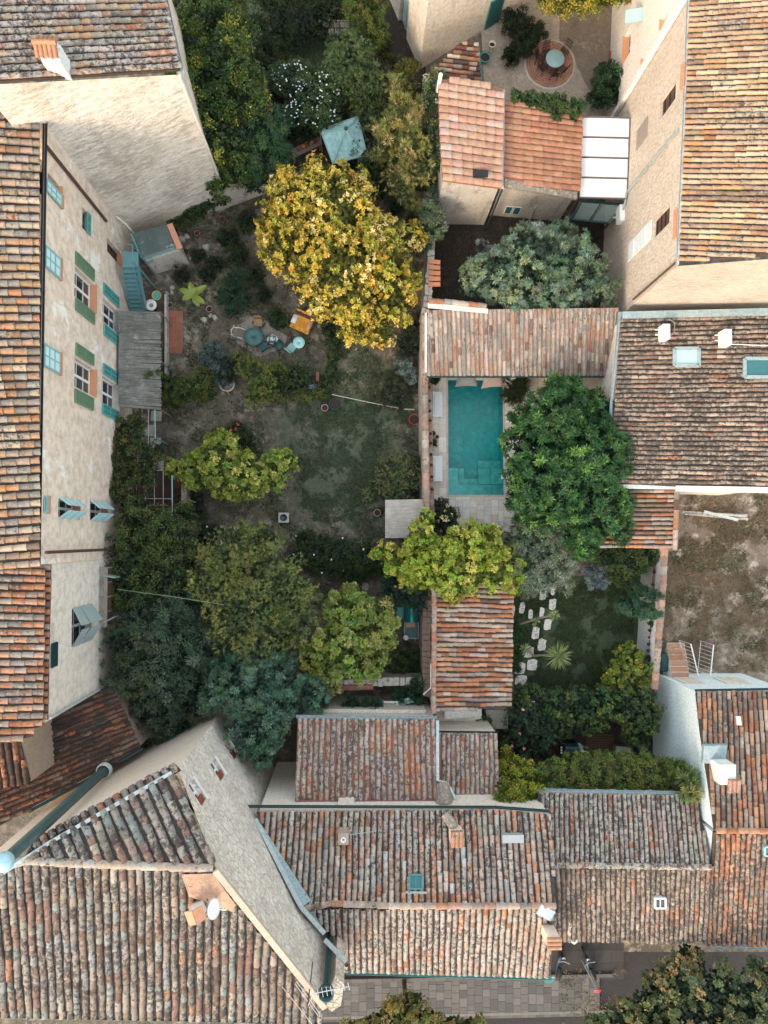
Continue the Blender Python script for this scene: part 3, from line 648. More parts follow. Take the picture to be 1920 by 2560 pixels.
# ================================================================== BUILDINGS
def shrink(pts, k=.985):
    cx = sum(p[0] for p in pts) / len(pts); cy = sum(p[1] for p in pts) / len(pts)
    return [(cx + (p[0] - cx) * k, cy + (p[1] - cy) * k) for p in pts]
def body(parent, poly, pl, mat, z0=0, k=.98, drop=.17, name='wall'):
    w_ = shrink([(on(pl, *q).x, on(pl, *q).y) for q in poly], k)
    return MB().prism(w_, z0, lambda p: zon(pl, p[0], p[1]) - drop).build(name, mat, parent)
def tpipe(parent, px, py, z1, z0=0, r=.05, mat=WOODD, off=(0, 0), name='downpipe'):
    q = P(px, py, z1); return MB().tube([(q.x + off[0], q.y + off[1], z0), (q.x + off[0], q.y + off[1], z1)], r, 8).build(name, mat, parent)
# --- B1 rough-cast house, top left
b1 = thing('stucco_house', 'tall house at top left with rough bare cream side wall and orange capped white chimney', 'house', P(560, 520, 0))
pl1 = plane3((447, 176, 11.4), (0, 203, 14.3), (396, 0, 11.4))
tiles([(452, 172), (440, 130), (394, -80), (-60, -80), (-60, 205)], pl1, ((0, 203), (447, 174)), TANO_P[:3] + GREY_P, TILE_OLD, b1, .28, .42, seed=11)
A = on(pl1, 440, 181); Bv = on(pl1, -60, 207); Cn = on(pl1, 384, -80)
f1 = Facade((Bv.x, Bv.y), (A.x, A.y)); Cn = A + (Cn - A) * 1.5; mb = MB(); wall(mb, Bv, A, 0, Bv.z - .15, A.z - .15); wall(mb, A, Cn, 0, A.z - .15, Cn.z - .15)
mb.build('wall', PL_ROUGH, b1)
gutter([on(pl1, 455, 178) - Vector((0, 0, .05)), on(pl1, 397, -80) - Vector((0, 0, .05))], b1, GREYP, .08)
MB().tube([(A.x + .06, A.y + .05, 11.2), (A.x + .06, A.y + .05, 2.2)], .07).build('downpipe', PL_CREAM, b1)
ch = on(pl1, 150, 175); chm = MB().box((ch.x, ch.y + .1, ch.z + .12), (.66, .62, 1.35))
chim = chm.build('chimney', PL_WHITE, b1)
cap = MB(); cx, cy, cz = ch.x, ch.y + .1, ch.z + .79
for sx in (-1, 1): cap.box((cx + sx * .27, cy - .24, cz + .15), (.08, .08, .32)); cap.box((cx + sx * .27, cy + .24, cz + .15), (.08, .08, .32))
cap.box((cx, cy, cz + .13), (.1, .6, .28)); cap.build('cap_post', WHITE, chim)
cp = MB()
for sy in (-1, 1):
    for k in range(5):
        x = cx - .32 + k * .16; cp.tube([(x, cy, cz + .55), (x, cy + sy * .38, cz + .30)], .09, 8, col=(.50, .25, .14))
cp.tube([(cx - .42, cy, cz + .58), (cx + .42, cy, cz + .58)], .09, 8, col=(.54, .29, .16)); cp.build('cap_tiles', TILE_NEW, chim)
fl = MB().box((ch.x - .62, ch.y - .05, ch.z - .1), (.5, .8, .22)); fl.build('flashing', LEADL, b1)
# --- B2 long facade house on the left
XW = P(331.5, 1000, 0).x
b2 = thing('shuttered_house', 'long three storey house on the left with pinkish plaster and green and turquoise shutters', 'house', (XW, 0, 0))
e2 = P(99, 245, 11.6); pl2 = (e2, Vector((math.sin(R(17)), 0, math.cos(R(17)))))
tiles([(98, 246), (99, 1417), (-80, 1417), (-80, 262)], pl2, ((0, 800), (98, 800)), TANO_P + GREY_P[:2], TILE_MID, b2, .33, .44, seed=12, streak=.1)
yN = f1.A.y - .1; y_top = (f1.A + f1.d * ((XW - f1.A.x) / f1.d.x)).y; y_bot = P(108, 1412, 11.4).y
f2 = Facade((XW, y_bot), (XW, y_top)); f2.n = Vector((1, 0, 0))
G = [((187, 666), (236, 782)), ((187, 894), (236, 992)), ((257, 744), (297, 836)), ((255, 939), (294, 1029)), ((114, 424), (150, 518)), ((206, 517), (224, 590)), ((268, 594), (303, 668)), ((146, 1246), (194, 1297)), ((225, 1253), (264, 1303))]
GR = [f2.rect(*g) for g in G]; GR = [(g[0], g[1], g[2], min(g[3], 11.1)) for g in GR]
mb = MB(); wall(mb, f2.A, f2.B, 0, 11.45, 11.45, GR, .28, inward=Vector((-1, 0, 0)))
mb.poly([(XW, y_bot, 11.3), (XW - 8, y_bot, 11.3), (XW - 8, y_bot, 0), (XW, y_bot, 0)])
mb.build('wall', PL_PINK, b2)
LT = simple('ochre tile sill', (.55, .25, .13), .8, scale=8)
for i, rr in enumerate(GR):
    window(f2, rr, b2, depth=.27, sill=LT if i in (0, 1, 4, 7, 8) else (BRICKP if i == 6 else (GREYP if i == 2 else PL_CREAM)), sill_out=.10, cols=2, rows=3, frame=WOODD if i == 6 else (TEAL if i == 5 else WHITE))
for tl, br in (((187, 627), (233, 704)), ((187, 743), (234, 812)), ((188, 856), (232, 915)), ((185, 971), (231, 1027))): shutter(f2, f2.rect(tl, br), SAGE, SAGED, b2, bars=1, mid=False)
for tl, br in (((257, 706), (295, 770)), ((258, 808), (295, 866)), ((256, 907), (293, 958)), ((254, 1007), (293, 1053))): shutter(f2, f2.rect(tl, br), TEAL, TEALP, b2, bars=1)
for tl, br in (((108, 609), (147, 698)), ((108, 858), (146, 936)), ((110, 440), (150, 518)), ((108, 1240), (116, 1282))):
    r4 = f2.rect(tl, br); r4 = (r4[0], r4[1], r4[2], min(r4[3], 11.3)); shutter(f2, r4, CYAND, CYAN, b2, bars=2)
    u0, u1, z0, z1 = r4; s_ = MB(); f2.slab(s_, (u0 - .03, u1 + .03, z0 - .14, z0 - .02), .0, .12); s_.build('sill', LT, b2)
u0, u1, z0, z1 = GR[5]; shutter(f2, (u0, u1, z0, (z0 + z1) / 2), TEAL, TEALP, b2, bars=0)
for gi in (7, 8):          # half open turquoise leaves standing off the wall
    u0, u1, z0, z1 = GR[gi]; um = (u0 + u1) / 2
    for (ua, ub) in ((u1 + .02, um + .12), (u0 - .02, um - .12)):
        q = [f2.pt(ua, z0, .03), f2.pt(ua, z1, .03), f2.pt(ub, z1, .42), f2.pt(ub, z0, .42)]
        sh = MB().add(q + [v + Vector((.02, .03, 0)) for v in q], [(0, 1, 2, 3), (7, 6, 5, 4), (0, 4, 5, 1), (1, 5, 6, 2), (2, 6, 7, 3), (3, 7, 4, 0)]).build('shutter', CYAN, b2)
        bt = MB(); 
        for fr_ in (.15, .5, .85):
            h = z0 + (z1 - z0) * fr_; bt.bar(f2.pt(ua, h, .05) + Vector((.02, 0, 0)), f2.pt(ub, h, .46), .06, .03)
        bt.build('batten', CYAND, sh)
gutter([(XW + .035, P(104, 246, 11.5).y, 11.50), (XW + .035, P(104, 1415, 11.5).y, 11.46)], b2, simple('dark brown zinc', (.012, .010, .010), .5), .095)
tpipe(b2, 108, 365, 11.4, 4.6, .08, WOODD, (.12, 0)); tpipe(b2, 108, 1381, 11.4, 1.5, .07, WOODD, (.12, 0))
pp = [f2.pt(*f2.hit(286, 540), .08), f2.pt(*f2.hit(290, 560), .5), f2.pt(*f2.hit(316, 592), .55)]; MB().tube(pp, .05).build('downpipe', PL_CREAM, b2)
# --- B3 lower left house
b3 = thing('cream_house', 'cream plastered house at lower left with grey shutters half open above dark trees', 'house', (XW, P(255, 1600, 6).y, 0))
e3 = P(124, 1418, 10.9); pl3 = (e3, Vector((math.sin(R(17)), 0, math.cos(R(17)))))
tiles([(112, 1420), (106, 1816), (84, 1822), (82, 1842), (0, 1858), (-80, 1862), (-80, 1420)], pl3, ((0, 1600), (108, 1600)), ORNG_P + GREY_P[:3], TILE_MID, b3, .295, .46, seed=13, streak=.1)
e3b = P(126, 1410, 10.72)
pl3b = (e3b, Vector((math.sin(R(12)), 0, math.cos(R(12)))))
tiles([(127, 1412), (119, 1800), (100, 1800), (106, 1412)], pl3b, ((100, 1600), (124, 1600)), ORNG_P, TILE_NEW, b3, .295, .4, seed=14)
XW3 = P(122, 1600, 10.7).x - .12; y3a, y3b = y_bot - .003, P(122, 1808, 10.7).y
f3 = Facade((XW3, y3b), (XW3, y3a)); f3.n = Vector((1, 0, 0))
H3 = [f3.rect((180, 1522), (226, 1600)), f3.rect((128, 1560), (136, 1603))]
mb = MB(); wall(mb, f3.A, f3.B, 0, 10.6, 10.6, H3, .25, inward=Vector((-1, 0, 0))); mb.poly([(XW3, y3b, 10.6), (XW3 - 9, y3b, 10.6), (XW3 - 9, y3b, 0), (XW3, y3b, 0)]); mb.build('wall', PL_CREAM, b3)
for rr in H3: window(f3, rr, b3, .24, sill=None)
GRS = simple('weathered grey shutter', (.30, .38, .37), .6, var=.2, scale=9)
u0, u1, z0, z1 = H3[0]; um = (u0 + u1) / 2; zm = z0 + (z1 - z0) * .62
for (ua, ub) in ((u1, um + .1), (u0, um - .1)):
    for (za, zb, ou) in ((z0, zm - .05, .5), (zm + .05, z1, .42)):
        q = [f3.pt(ua, za, .03), f3.pt(ua, zb, .03), f3.pt(ub, zb, ou), f3.pt(ub, za, ou + .06)]
        sh = MB().add(q + [v + Vector((.02, .03, 0)) for v in q], [(0, 1, 2, 3), (7, 6, 5, 4), (0, 4, 5, 1), (1, 5, 6, 2), (2, 6, 7, 3), (3, 7, 4, 0)]).build('shutter', GRS, b3)
        bt = MB()
        for k in range(5):
            h = za + (zb - za) * (k + .5) / 5; bt.bar(f3.pt(ua, h, .06) + Vector((.02, 0, 0)), f3.pt(ub, h, ou + .05), .035, .02)
        bt.build('slat', GREYP, sh)
s_ = MB(); rr = f3.rect((126, 1609), (140, 1664)); f3.slab(s_, rr, .03, .08); s_.build('shutter', DARKG, b3)
q = on(plane3((120, 1785, 10.4), (121, 1600, 10.4), (122, 1700, 10)), 122, 1792); tp = MB().tube([(XW3 + .1, y3b + .12, 10.4), (XW3 + .1, y3b + .12, 5)], .06); tp.build('downpipe', LEADL, b3)
# --- B3b slab of house with small roof, and dark roof B4
b3b = thing('corner_house', 'low beige house end with small dark red tiled roof at the left edge', 'house', P(-20, 1900, 0))
pl = plane3((42, 1848, 9.0), (72, 1956, 8.7), (-60, 1900, 9.0)); pg = [(46, 1846), (74, 1956), (0, 1968), (-80, 1972), (-80, 1848)]
tiles(pg, pl, ((20, 1850), (36, 1960)), DARK_P + ORNG_P[:1], TILE_DARK, b3b, .28, .5, seed=15); body(b3b, [(50, 1840), (74, 1956), (-80, 1972), (-80, 1840)], pl, PL_BEIGE, k=1.0)
b4 = thing('dark_roof_house', 'house under dark brown and rust tiled roof wedged between cream house and stone gable', 'house', P(250, 1850, 0))
pl4 = plane3((287, 1727, 4.9), (353, 1868, 4.9), (100, 1930, 6.4)); pg = [(215, 1735), (287, 1727), (353, 1868), (262, 1920), (100, 2008), (-80, 2110), (-80, 1800), (60, 1790)]
tiles(pg, pl4, ((150, 1950), (320, 1880)), DARK_P, TILE_DARK, b4, .245, .46, seed=16, wob=.03); body(b4, pg, pl4, PL_BEIGE, k=.97)
gutter([on(pl4, 356, 1872), on(pl4, 262, 1926), on(pl4, 70, 2030)], b4, DARKG, .07)
# --- B5 stone gable house bottom left
b5 = thing('stone_gable_house', 'large house at bottom left with grey stone gable wall and weathered grey tiled roof', 'house', P(600, 1900, 0))
pl5 = plane3((532, 2170, 13.6), (70, 2150, 13.6), (400, 2542, 11.7))
tiles([(-80, 2188), (70, 2152), (532, 2174), (578, 2232), (640, 2322), (806, 2516), (806, 2553), (0, 2538), (-80, 2536)], pl5, ((400, 2180), (404, 2500)), B5_P, TILE_B5, b5, .305, .46, seed=17, wob=.02, under=UNDERG)
pn5 = plane3((532, 2168, 13.6), (70, 2148, 13.6), (430, 1930, 12.2))
tiles([(72, 2146), (200, 2060), (400, 1950), (440, 1938), (534, 2166)], pn5, ((470, 2120), (402, 1975)), B5_P, TILE_B5, b5, .37, .36, seed=18, wob=.02, under=UNDERG)
pn5b = plane3((430, 1932, 11.9), (75, 2135, 12.0), (400, 1920, 11.75))
tiles([(64, 2140), (66, 2110), (200, 2036), (380, 1938), (436, 1910), (450, 1926), (200, 2056)], pn5b, ((300, 2010), (282, 1970)), GREY_P + ORNG_P[:2], TILE_OLD, b5, .34, .4, seed=19, wob=.02, under=UNDERG)
ridge([on(pl5, -60, 2186), on(pl5, 68, 2150), on(pl5, 140, 2156), on(pl5, 532, 2171)], [((.50, .40, .31), 3), ((.45, .30, .22), 2), ((.52, .47, .40), 2)], TILE_MID, b5, .15, .5)
lf = MB()
for i, (a_, b_) in enumerate((((10, 2180), (120, 2108)), ((120, 2108), (430, 1930)))): lf.bar(on(pn5, *a_) + Vector((0, 0, .05)), on(pn5, *b_) + Vector((0, 0, .05)), .13, .1)
lf.build('lead_flashing', LEADL, b5)
R5 = on(pl5, 540, 2172); S5 = on(pl5, 812, 2514); N5 = P(444, 1920, 11.7)
gd = Vector((S5.x - N5.x, S5.y - N5.y, 0)).normalized(); f5 = Facade(S5, N5)
H5 = []
for cx_, cy_, w_, h_ in ((579, 1874, .8, .95), (545, 1923, .85, 1.0), (492, 1983, .95, 1.15)):
    u_, z_ = f5.hit(cx_, cy_); H5.append((u_ - w_ / 2, u_ + w_ / 2, z_ - h_ / 2, z_ + h_ / 2))
mb = MB(); up5 = (R5 - Vector((0, 0, .05)))
uR = (Vector((R5.x, R5.y, 0)) - f5.A).dot(f5.d); pA = f5.A; pR = f5.pt(uR, 0)
wall(mb, f5.A, pR, 0, S5.z - .02, R5.z + .04, [h for h in H5 if h[1] < uR], .25, inward=-f5.n)
wall(mb, pR, f5.B, 0, R5.z + .04, N5.z, [(h[0] - uR, h[1] - uR, h[2], h[3]) for h in H5 if h[0] > uR], .25, inward=-f5.n)
W5 = P(-60, 2170, 11.6)
mb.build('wall', PL_STONE, b5)
mb = MB(); wall(mb, N5, W5, 0, N5.z - .1, 11.6); mb.build('wall', plaster('smooth buff plaster', (.72, .62, .52), (.66, .56, .46), scale=.6, b=.3), b5)
for i5, h in enumerate(H5):
    window(f5, h, b5, .24, sill=None, rows=2); s_ = MB(); f5.slab(s_, (h[0] + .02, h[0] + .30, h[2] + .06, h[3] - .02), -.10, -.05); s_.build('shutter', simple('red brown shutter', (.22, .05, .03), .7) if i5 == 0 else bpy.data.materials['red brown shutter'], b5)
    s_ = MB(); f5.slab(s_, (h[0] - .05, h[1] + .05, h[2] - .05, h[2]), .0, .07); s_.build('sill', WHITE, b5)
vg = MB(); v_pts = [R5 + Vector((0, 0, .1)), S5.lerp(R5, .6) + Vector((0, 0, .1)), S5 + Vector((0, 0, .1))]
for a_, b_ in zip(v_pts, v_pts[1:]): vg.bar(a_, b_, .22, .16)
vg.build('verge', plaster('pale verge mortar', (.56, .45, .35), (.5, .4, .3), scale=2, b=.5), b5)
om = MB().add([on(pl5, 455, 2182) + Vector((0, 0, .13)), on(pl5, 535, 2178) + Vector((0, 0, .18)), on(pl5, 592, 2258) + Vector((0, 0, .16)), on(pl5, 580, 2275) + Vector((0, 0, .12)), on(pl5, 475, 2238) + Vector((0, 0, .12))], [(0, 1, 2, 3, 4)])
om.build('mortar_saddle', ORANGEP, b5)
bt5 = [(x, y) for x, y in ((P(806, 2508, 11.2).x, P(806, 2508, 11.2).y), (P(829, 2529, 11.2).x, P(829, 2529, 11.2).y), (P(852, 2514, 11.2).x, P(852, 2514, 11.2).y), (P(860, 2462, 11.2).x, P(860, 2462, 11.2).y), (P(838, 2440, 11.2).x, P(838, 2440, 11.2).y))]
MB().prism(bt5, 0, 11.2).build('buttress', stonework('pale rubble', (.72, .62, .50), (.58, .49, .39), 3.5, .8), b5)
c5 = on(pl5, 500, 2262); cc = MB().box((c5.x, c5.y, c5.z + .3), (.42, .38, .8), rz=.35).build('chimney', PL_WARMW, b5)
m_ = Matrix.Rotation(.35, 3, 'Z'); k_ = MB()
for sx, tz in ((-1, .5), (1, -.5)): k_.box(Vector((c5.x, c5.y, c5.z + .8)) + m_ @ Vector((sx * .16, 0, 0)), (.36, .5, .05), M=m_ @ Matrix.Rotation(sx * .5, 3, 'Y'))
k_.build('cap', BRICKP, cc)
gutter([on(pl5, -60, 2541) - Vector((0, 0, .05)), on(pl5, 808, 2558) - Vector((0, 0, .05))], b5, DARKG, .08)
pq = P(826, 2338, 8.2); hp = MB().tube([(pq.x, pq.y, 7.4), (pq.x, pq.y, 11.9)], .14, 12); hp.build('downpipe', DARKG, b5)
MB().lathe((pq.x, pq.y, 11.85), [(.15, 0), (.27, .12), (.3, .4), (.26, .4), (.23, .15), (.05, .05)], 20).build('hopper', DARKG, b5)
MB().tube([(pq.x, pq.y, 7.6), (pq.x + .15, pq.y + .05, 7.35), (pq.x + .5, pq.y - .12, 7.3)], [.17, .17, .13], 10).build('pipe_shoe', DARKG, b5)
# --- B6 row house centre bottom
b6 = thing('row_house', 'terrace house at bottom centre with long pale pink tiled roof and central ridge', 'house', P(1100, 2250, 0))
pn6 = plane3((757, 2266, 8.9), (1385, 2262, 8.9), (1000, 2022, 7.2)); ps6 = plane3((757, 2270, 8.9), (1388, 2266, 8.9), (1100, 2432, 7.4))
gN6 = [(640, 2030), (1240, 2025), (1378, 2036), (1388, 2262), (757, 2264)]
tiles(gN6, pn6, ((1000, 2240), (1000, 2040)), PINK_P + ORNG_P[:1] + [((.56, .54, .50), 2)], TILE_OLD2, b6, .262, .42, seed=21, wob=.015); gS6 = [(760, 2272), (1388, 2268), (1377, 2440), (866, 2427), (866, 2392), (812, 2318)]
tiles(gS6, ps6, ((1000, 2280), (1000, 2420)), PINK_P[:3] + GREY_P, TILE_OLD, b6, .262, .42, seed=22, wob=.015)
ridge([on(pn6, 752, 2272), on(pn6, 830, 2258), on(pn6, 1000, 2265), on(pn6, 1388, 2264)], PINK_P, TILE_MID, b6, .14, .5)
body(b6, gN6, pn6, PL_WARMW, k=.985); body(b6, gS6, ps6, PL_BEIGE, k=.985)
gutter([on(pn6, 590, 2016), on(pn6, 1240, 2018), on(pn6, 1375, 2028)], b6, DARKG, .07); gutter([on(ps6, 866, 2433), on(ps6, 1380, 2447)], b6, TEALP, .07)
fm = MB().add([on(pn6, 630, 2032) + Vector((0, 0, .1)), on(pn6, 655, 2060) + Vector((0, 0, .1)), on(pn6, 778, 2248) + Vector((0, 0, .12)), on(pn6, 752, 2266) + Vector((0, 0, .12))], [(0, 1, 2, 3)]); fm.build('lead_flashing', LEAD, b6)
fm = MB().add([on(ps6, 757, 2276) + Vector((0, 0, .1)), on(ps6, 785, 2276) + Vector((0, 0, .1)), on(ps6, 802, 2310) + Vector((0, 0, .1)), on(ps6, 795, 2318) + Vector((0, 0, .1))], [(0, 1, 2, 3)]); fm.build('lead_flashing', LEAD, b6)
fm = MB()
for q0, q1 in (((640, 2045), (752, 2262)), ((752, 2262), (812, 2330)), ((812, 2345), (866, 2400))): fm.bar(on(pn6, *q0) + Vector((0, 0, .12)), on(pn6, *q1) + Vector((0, 0, .12)), .16, .1)
fm.build('mortar_fillet', LEADL, b6)
def skylight(parent, pl, x0, y0, x1, y1, frame=TEALP, glass=GLASST, bars=1, name='skylight', fw=.07, up=.14):
    q = [on(pl, x0, y0), on(pl, x1, y0), on(pl, x1, y1), on(pl, x0, y1)]; n_ = pl[1]; mb = MB()
    for i in range(4): mb.bar(q[i] + n_ * (up * .5), q[(i + 1) % 4] + n_ * (up * .5), fw, up + .06, up=n_)
    for k in range(bars): f = (k + 1) / (bars + 1); mb.bar(q[0].lerp(q[1], f) + n_ * (up * .9), q[3].lerp(q[2], f) + n_ * (up * .9), .035, .05, up=n_)
    o = mb.build(name, frame, parent); MB().add([v + n_ * up * .85 for v in q], [(0, 1, 2, 3)]).build('pane', glass, o); return o
skylight(b6, pn6, 1023, 2187, 1055, 2222); 
fl = MB().bar(on(pn6, 1040, 2226) + Vector((0, 0, .08)), on(pn6, 1040, 2232) + Vector((0, 0, .08)), .9, .04, up=pn6[1]); fl.build('flashing', LEAD, b6)
q = on(pn6, 859, 2085); o_ = MB().box((q.x, q.y, q.z + .2), (.45, .5, .7)).build('chimney', PL_BEIGE, b6); MB().lathe((q.x, q.y, q.z + .55), [(.1, 0), (.12, .12), (.08, .12), (.06, 0)], 14).build('flue', WHITE, o_)
q = on(pn6, 1137, 2080); o_ = MB().box((q.x, q.y, q.z + .2), (.55, .5, .9)).build('chimney', PL_PINK, b6); k_ = MB()
for k in range(3): k_.tube([(q.x - .18 + k * .18, q.y - .36, q.z + .7), (q.x - .18 + k * .18, q.y + .36, q.z + .8)], .1, 7, col=(.5, .25, .14))
k_.build('cap_tiles', TILE_MID, o_)
MB().tube([on(pn6, 1110, 2030) + Vector((0, 0, .25)), on(pn6, 1135, 2062) + Vector((0, 0, .3))], .22, 8).build('flue_casing', STONE, b6)
q = on(pn6, 1280, 2092); MB().box((q.x, q.y, q.z + .1), (.95, .35, .3)).build('vent_box', GREYP, b6)
q = on(ps6, 1367, 2320); o_ = MB().box((q.x, q.y, q.z + .5), (.5, .45, 1.3)).build('chimney', PL_PINK, b6); k_ = MB()
for k in range(3): k_.tube([(q.x - .3, q.y - .17 + k * .17, q.z + 1.2), (q.x + .3, q.y - .17 + k * .17, q.z + 1.2)], .09, 7, col=(.6, .32, .18))
k_.build('cap_tiles', TILE_NEW, o_)
MB().bar(on(ps6, 1345, 2268) + Vector((0, 0, .1)), on(ps6, 1378, 2284) + Vector((0, 0, .2)), .45, .12).build('lead_flashing', LEADL, b6)
# --- B7
b7 = thing('grey_roof_house', 'row house with grey lichened tiled roof and one small white skylight near the street tree', 'house', P(1560, 2160, 0))
pn7 = plane3((1385, 2162, 7.0), (1775, 2166, 7.0), (1550, 1986, 5.6)); ps7 = plane3((1385, 2166, 7.0), (1775, 2170, 7.0), (1550, 2350, 5.6))
gN7 = [(1346, 1984), (1745, 1990), (1775, 2166), (1386, 2162), (1376, 2036), (1350, 2034)]; gS7 = [(1386, 2168), (1780, 2172), (1770, 2356), (1381, 2350)]
tiles(gN7, pn7, ((1560, 2150), (1553, 2000)), GREY_P, TILE_OLD, b7, .23, .42, seed=23, wob=.02, under=UNDERG); tiles(gS7, ps7, ((1580, 2180), (1578, 2340)), GREY_P + BRWN_P[:2], TILE_MOSS, b7, .23, .40, seed=24, wob=.02, under=UNDERG)
ridge([on(pn7, 1386, 2162), on(pn7, 1776, 2168)], GREY_P + PINK_P[:2], TILE_OLD, b7, .14, .5); body(b7, gN7, pn7, PL_WARMW); body(b7, gS7, ps7, PL_BEIGE)
gutter([on(pn7, 1344, 1976), on(pn7, 1742, 1983)], b7, LEAD, .08)
skylight(b7, ps7, 1635, 2240, 1661, 2264, WHITE, GLASSD)
# --- B8 white house with orange roof
b8 = thing('white_house', 'white and pale blue walled house at lower right under orange and brown tiled roof', 'house', P(1640, 1685, 0))
pn8 = plane3((1742, 1730, 4.8), (1787, 2074, 7.2), (1930, 1730, 4.8)); ps8 = plane3((1787, 2078, 7.2), (1930, 2078, 7.2), (1850, 2360, 5.4))
gN8 = [(1741, 1730), (1980, 1728), (1980, 2074), (1787, 2074), (1772, 1960), (1752, 1830)]; gS8 = [(1785, 2082), (1980, 2082), (1980, 2366), (1766, 2360), (1775, 2220)]
tiles(gN8, pn8, ((1850, 2060), (1835, 1740)), ORNG_P + BRWN_P[:2], TILE_MID, b8, .25, .55, seed=25, wob=.02); tiles(gS8, ps8, ((1850, 2090), (1838, 2350)), ORNG_P[:3] + BRWN_P[:3], TILE_MOSS, b8, .24, .42, seed=26, wob=.02)
ridge([on(pn8, 1788, 2076), on(pn8, 1980, 2078)], ORNG_P[:3], TILE_NEW, b8, .14, .5); body(b8, gN8, pn8, WHITE_SKY, k=1.0); body(b8, gS8, ps8, WHITE_SKY, k=.99)
gutter([on(pn8, 1738, 1726), on(pn8, 1960, 1722)], b8, DARKG, .06); gutter([on(ps8, 1770, 2366), on(ps8, 1960, 2372)], b8, LEAD, .06)
c8 = on(pn8, 1800, 1940); o_ = MB().box((c8.x, c8.y + .3, c8.z + .2), (.75, .9, 1.1)).build('chimney', PL_WHITE, b8); k_ = MB()
for k in range(3): k_.tube([(c8.x + .05 + k * .2, c8.y - .5, c8.z + .75), (c8.x + .05 + k * .2, c8.y + .1, c8.z + .85)], .11, 7, col=(.5, .27, .18))
k_.build('cap_tiles', TILE_MID, o_); MB().box((c8.x - .2, c8.y + 1.0, c8.z - .15), (1.1, .9, .2), M=Matrix.Rotation(.2, 3, 'X')).build('lead_flashing', LEAD, b8)
skylight(b8, ps8, 1908, 2112, 1935, 2134, CYAND, GLASST)
q = on(pn8, 1842, 1790); mb = MB().tube([q + Vector((0, 0, .1)), on(pn8, 1845, 1812) + Vector((0, 0, .1))], .13, 8); mb.build('replacement_tile', WHITE, b8)
# --- B9, B10 rear annexes
b9 = thing('annexe', 'rear annexe with broad grey and orange lichened tiled roof behind the terrace', 'annexe', P(900, 1900, 0))
pl9 = plane3((742, 1797, 4.6), (1090, 1799, 4.6), (900, 2004, 5.9)); g9 = [(744, 1797), (1090, 1799), (1090, 2000), (738, 2003)]
tiles(g9, pl9, ((915, 1990), (915, 1810)), GREY_P + PINK_P[:2] + ORNG_P[:1], TILE_OLD, b9, .27, .44, seed=27, wob=.02, under=TERRAD); body(b9, g9, pl9, PL_WARMW, k=.99)
gutter([on(pl9, 740, 1791), on(pl9, 1092, 1793)], b9, LEAD, .07)
b10 = thing('annexe', 'smaller annexe with narrow grey tiled roof beside the white stepped terrace', 'annexe', P(1170, 1900, 0))
pl10 = plane3((1097, 1834, 4.2), (1244, 1835, 4.2), (1170, 1990, 5.2)); g10 = [(1097, 1834), (1244, 1835), (1248, 1990), (1132, 1990), (1118, 1964), (1098, 1948)]
tiles(g10, pl10, ((1170, 1985), (1170, 1845)), GREY_P + PINK_P[:1], TILE_OLD, b10, .235, .44, seed=28, wob=.02, under=TERRAD); body(b10, g10, pl10, PL_WARMW, k=.99)
gutter([on(pl10, 1096, 1829), on(pl10, 1246, 1831)], b10, BLACKM, .05)
mb = MB(); mb.bar(on(pl9, 738, 2004) + Vector((0, 0, .05)), on(pl9, 1090, 2004) + Vector((0, 0, .05)), .16, .14); mb.build('flashing', PURPLE, b9)
mb = MB(); mb.bar(on(pl10, 1130, 1994) + Vector((0, 0, .05)), on(pl10, 1250, 1993) + Vector((0, 0, .05)), .16, .14); mb.build('flashing', PURPLE, b10)
mb = MB().tube([on(pl9, 1093, 1800) + Vector((0, 0, .1)), on(pl9, 1093, 1948) + Vector((0, 0, .12)), on(pl9, 1112, 1955) + Vector((0, 0, .12)), on(pl9, 1126, 1972) + Vector((0, 0, .12)), on(pl9, 1136, 1994) + Vector((0, 0, .12))], .09, 6); mb.build('mortar_fillet', LEADL, b10)
mb = MB().tube([on(pl9, 1108, 1960) + Vector((0, 0, .0)), on(pl9, 1108, 2010) + Vector((0, 0, .3))], [.32, .42], 10); mb.build('flue_casing', STONE, b10)
q = on(pl9, 866, 2008); MB().box((q.x, q.y, q.z), (.75, .5, 1.0)).build('pier', PL_WARMW, b9); q = on(pl9, 998, 2010); MB().box((q.x, q.y, q.z + .1), (1.0, .3, .15)).build('vent_box', LEADL, b9)
# --- B11 garden outbuilding
b11 = thing('outbuilding', 'garden outbuilding with bright orange and grey tiled roof beside the stepping stone lawn', 'outbuilding', P(1180, 1620, 0))
pl11 = plane3((1092, 1500, 4.3), (1086, 1780, 4.3), (1280, 1620, 3.7)); g11 = [(1088, 1462), (1200, 1457), (1282, 1462), (1280, 1600), (1277, 1768), (1084, 1780)]
tiles(g11, pl11, ((1100, 1620), (1270, 1622)), ORNG_P + PINK_P[:1], TILE_NEW, b11, .245, .36, seed=29, wob=.02, streak=.45); body(b11, g11, pl11, PL_CREAM, k=.98)
ridge([on(pl11, 1086, 1470) + Vector((0, 0, .03)), on(pl11, 1083, 1782) + Vector((0, 0, .03))], [((.46, .28, .2), 3), ((.42, .33, .27), 2), ((.50, .2, .11), 1)], TILE_MID, b11, .13, .45)
q = on(pl11, 1079, 1660); MB().tube([(q.x, q.y, 4.2), (q.x, q.y - 1.2, 4.1), (q.x - .35, q.y - 1.6, 3.7)], .05).build('downpipe', WHITE, b11)
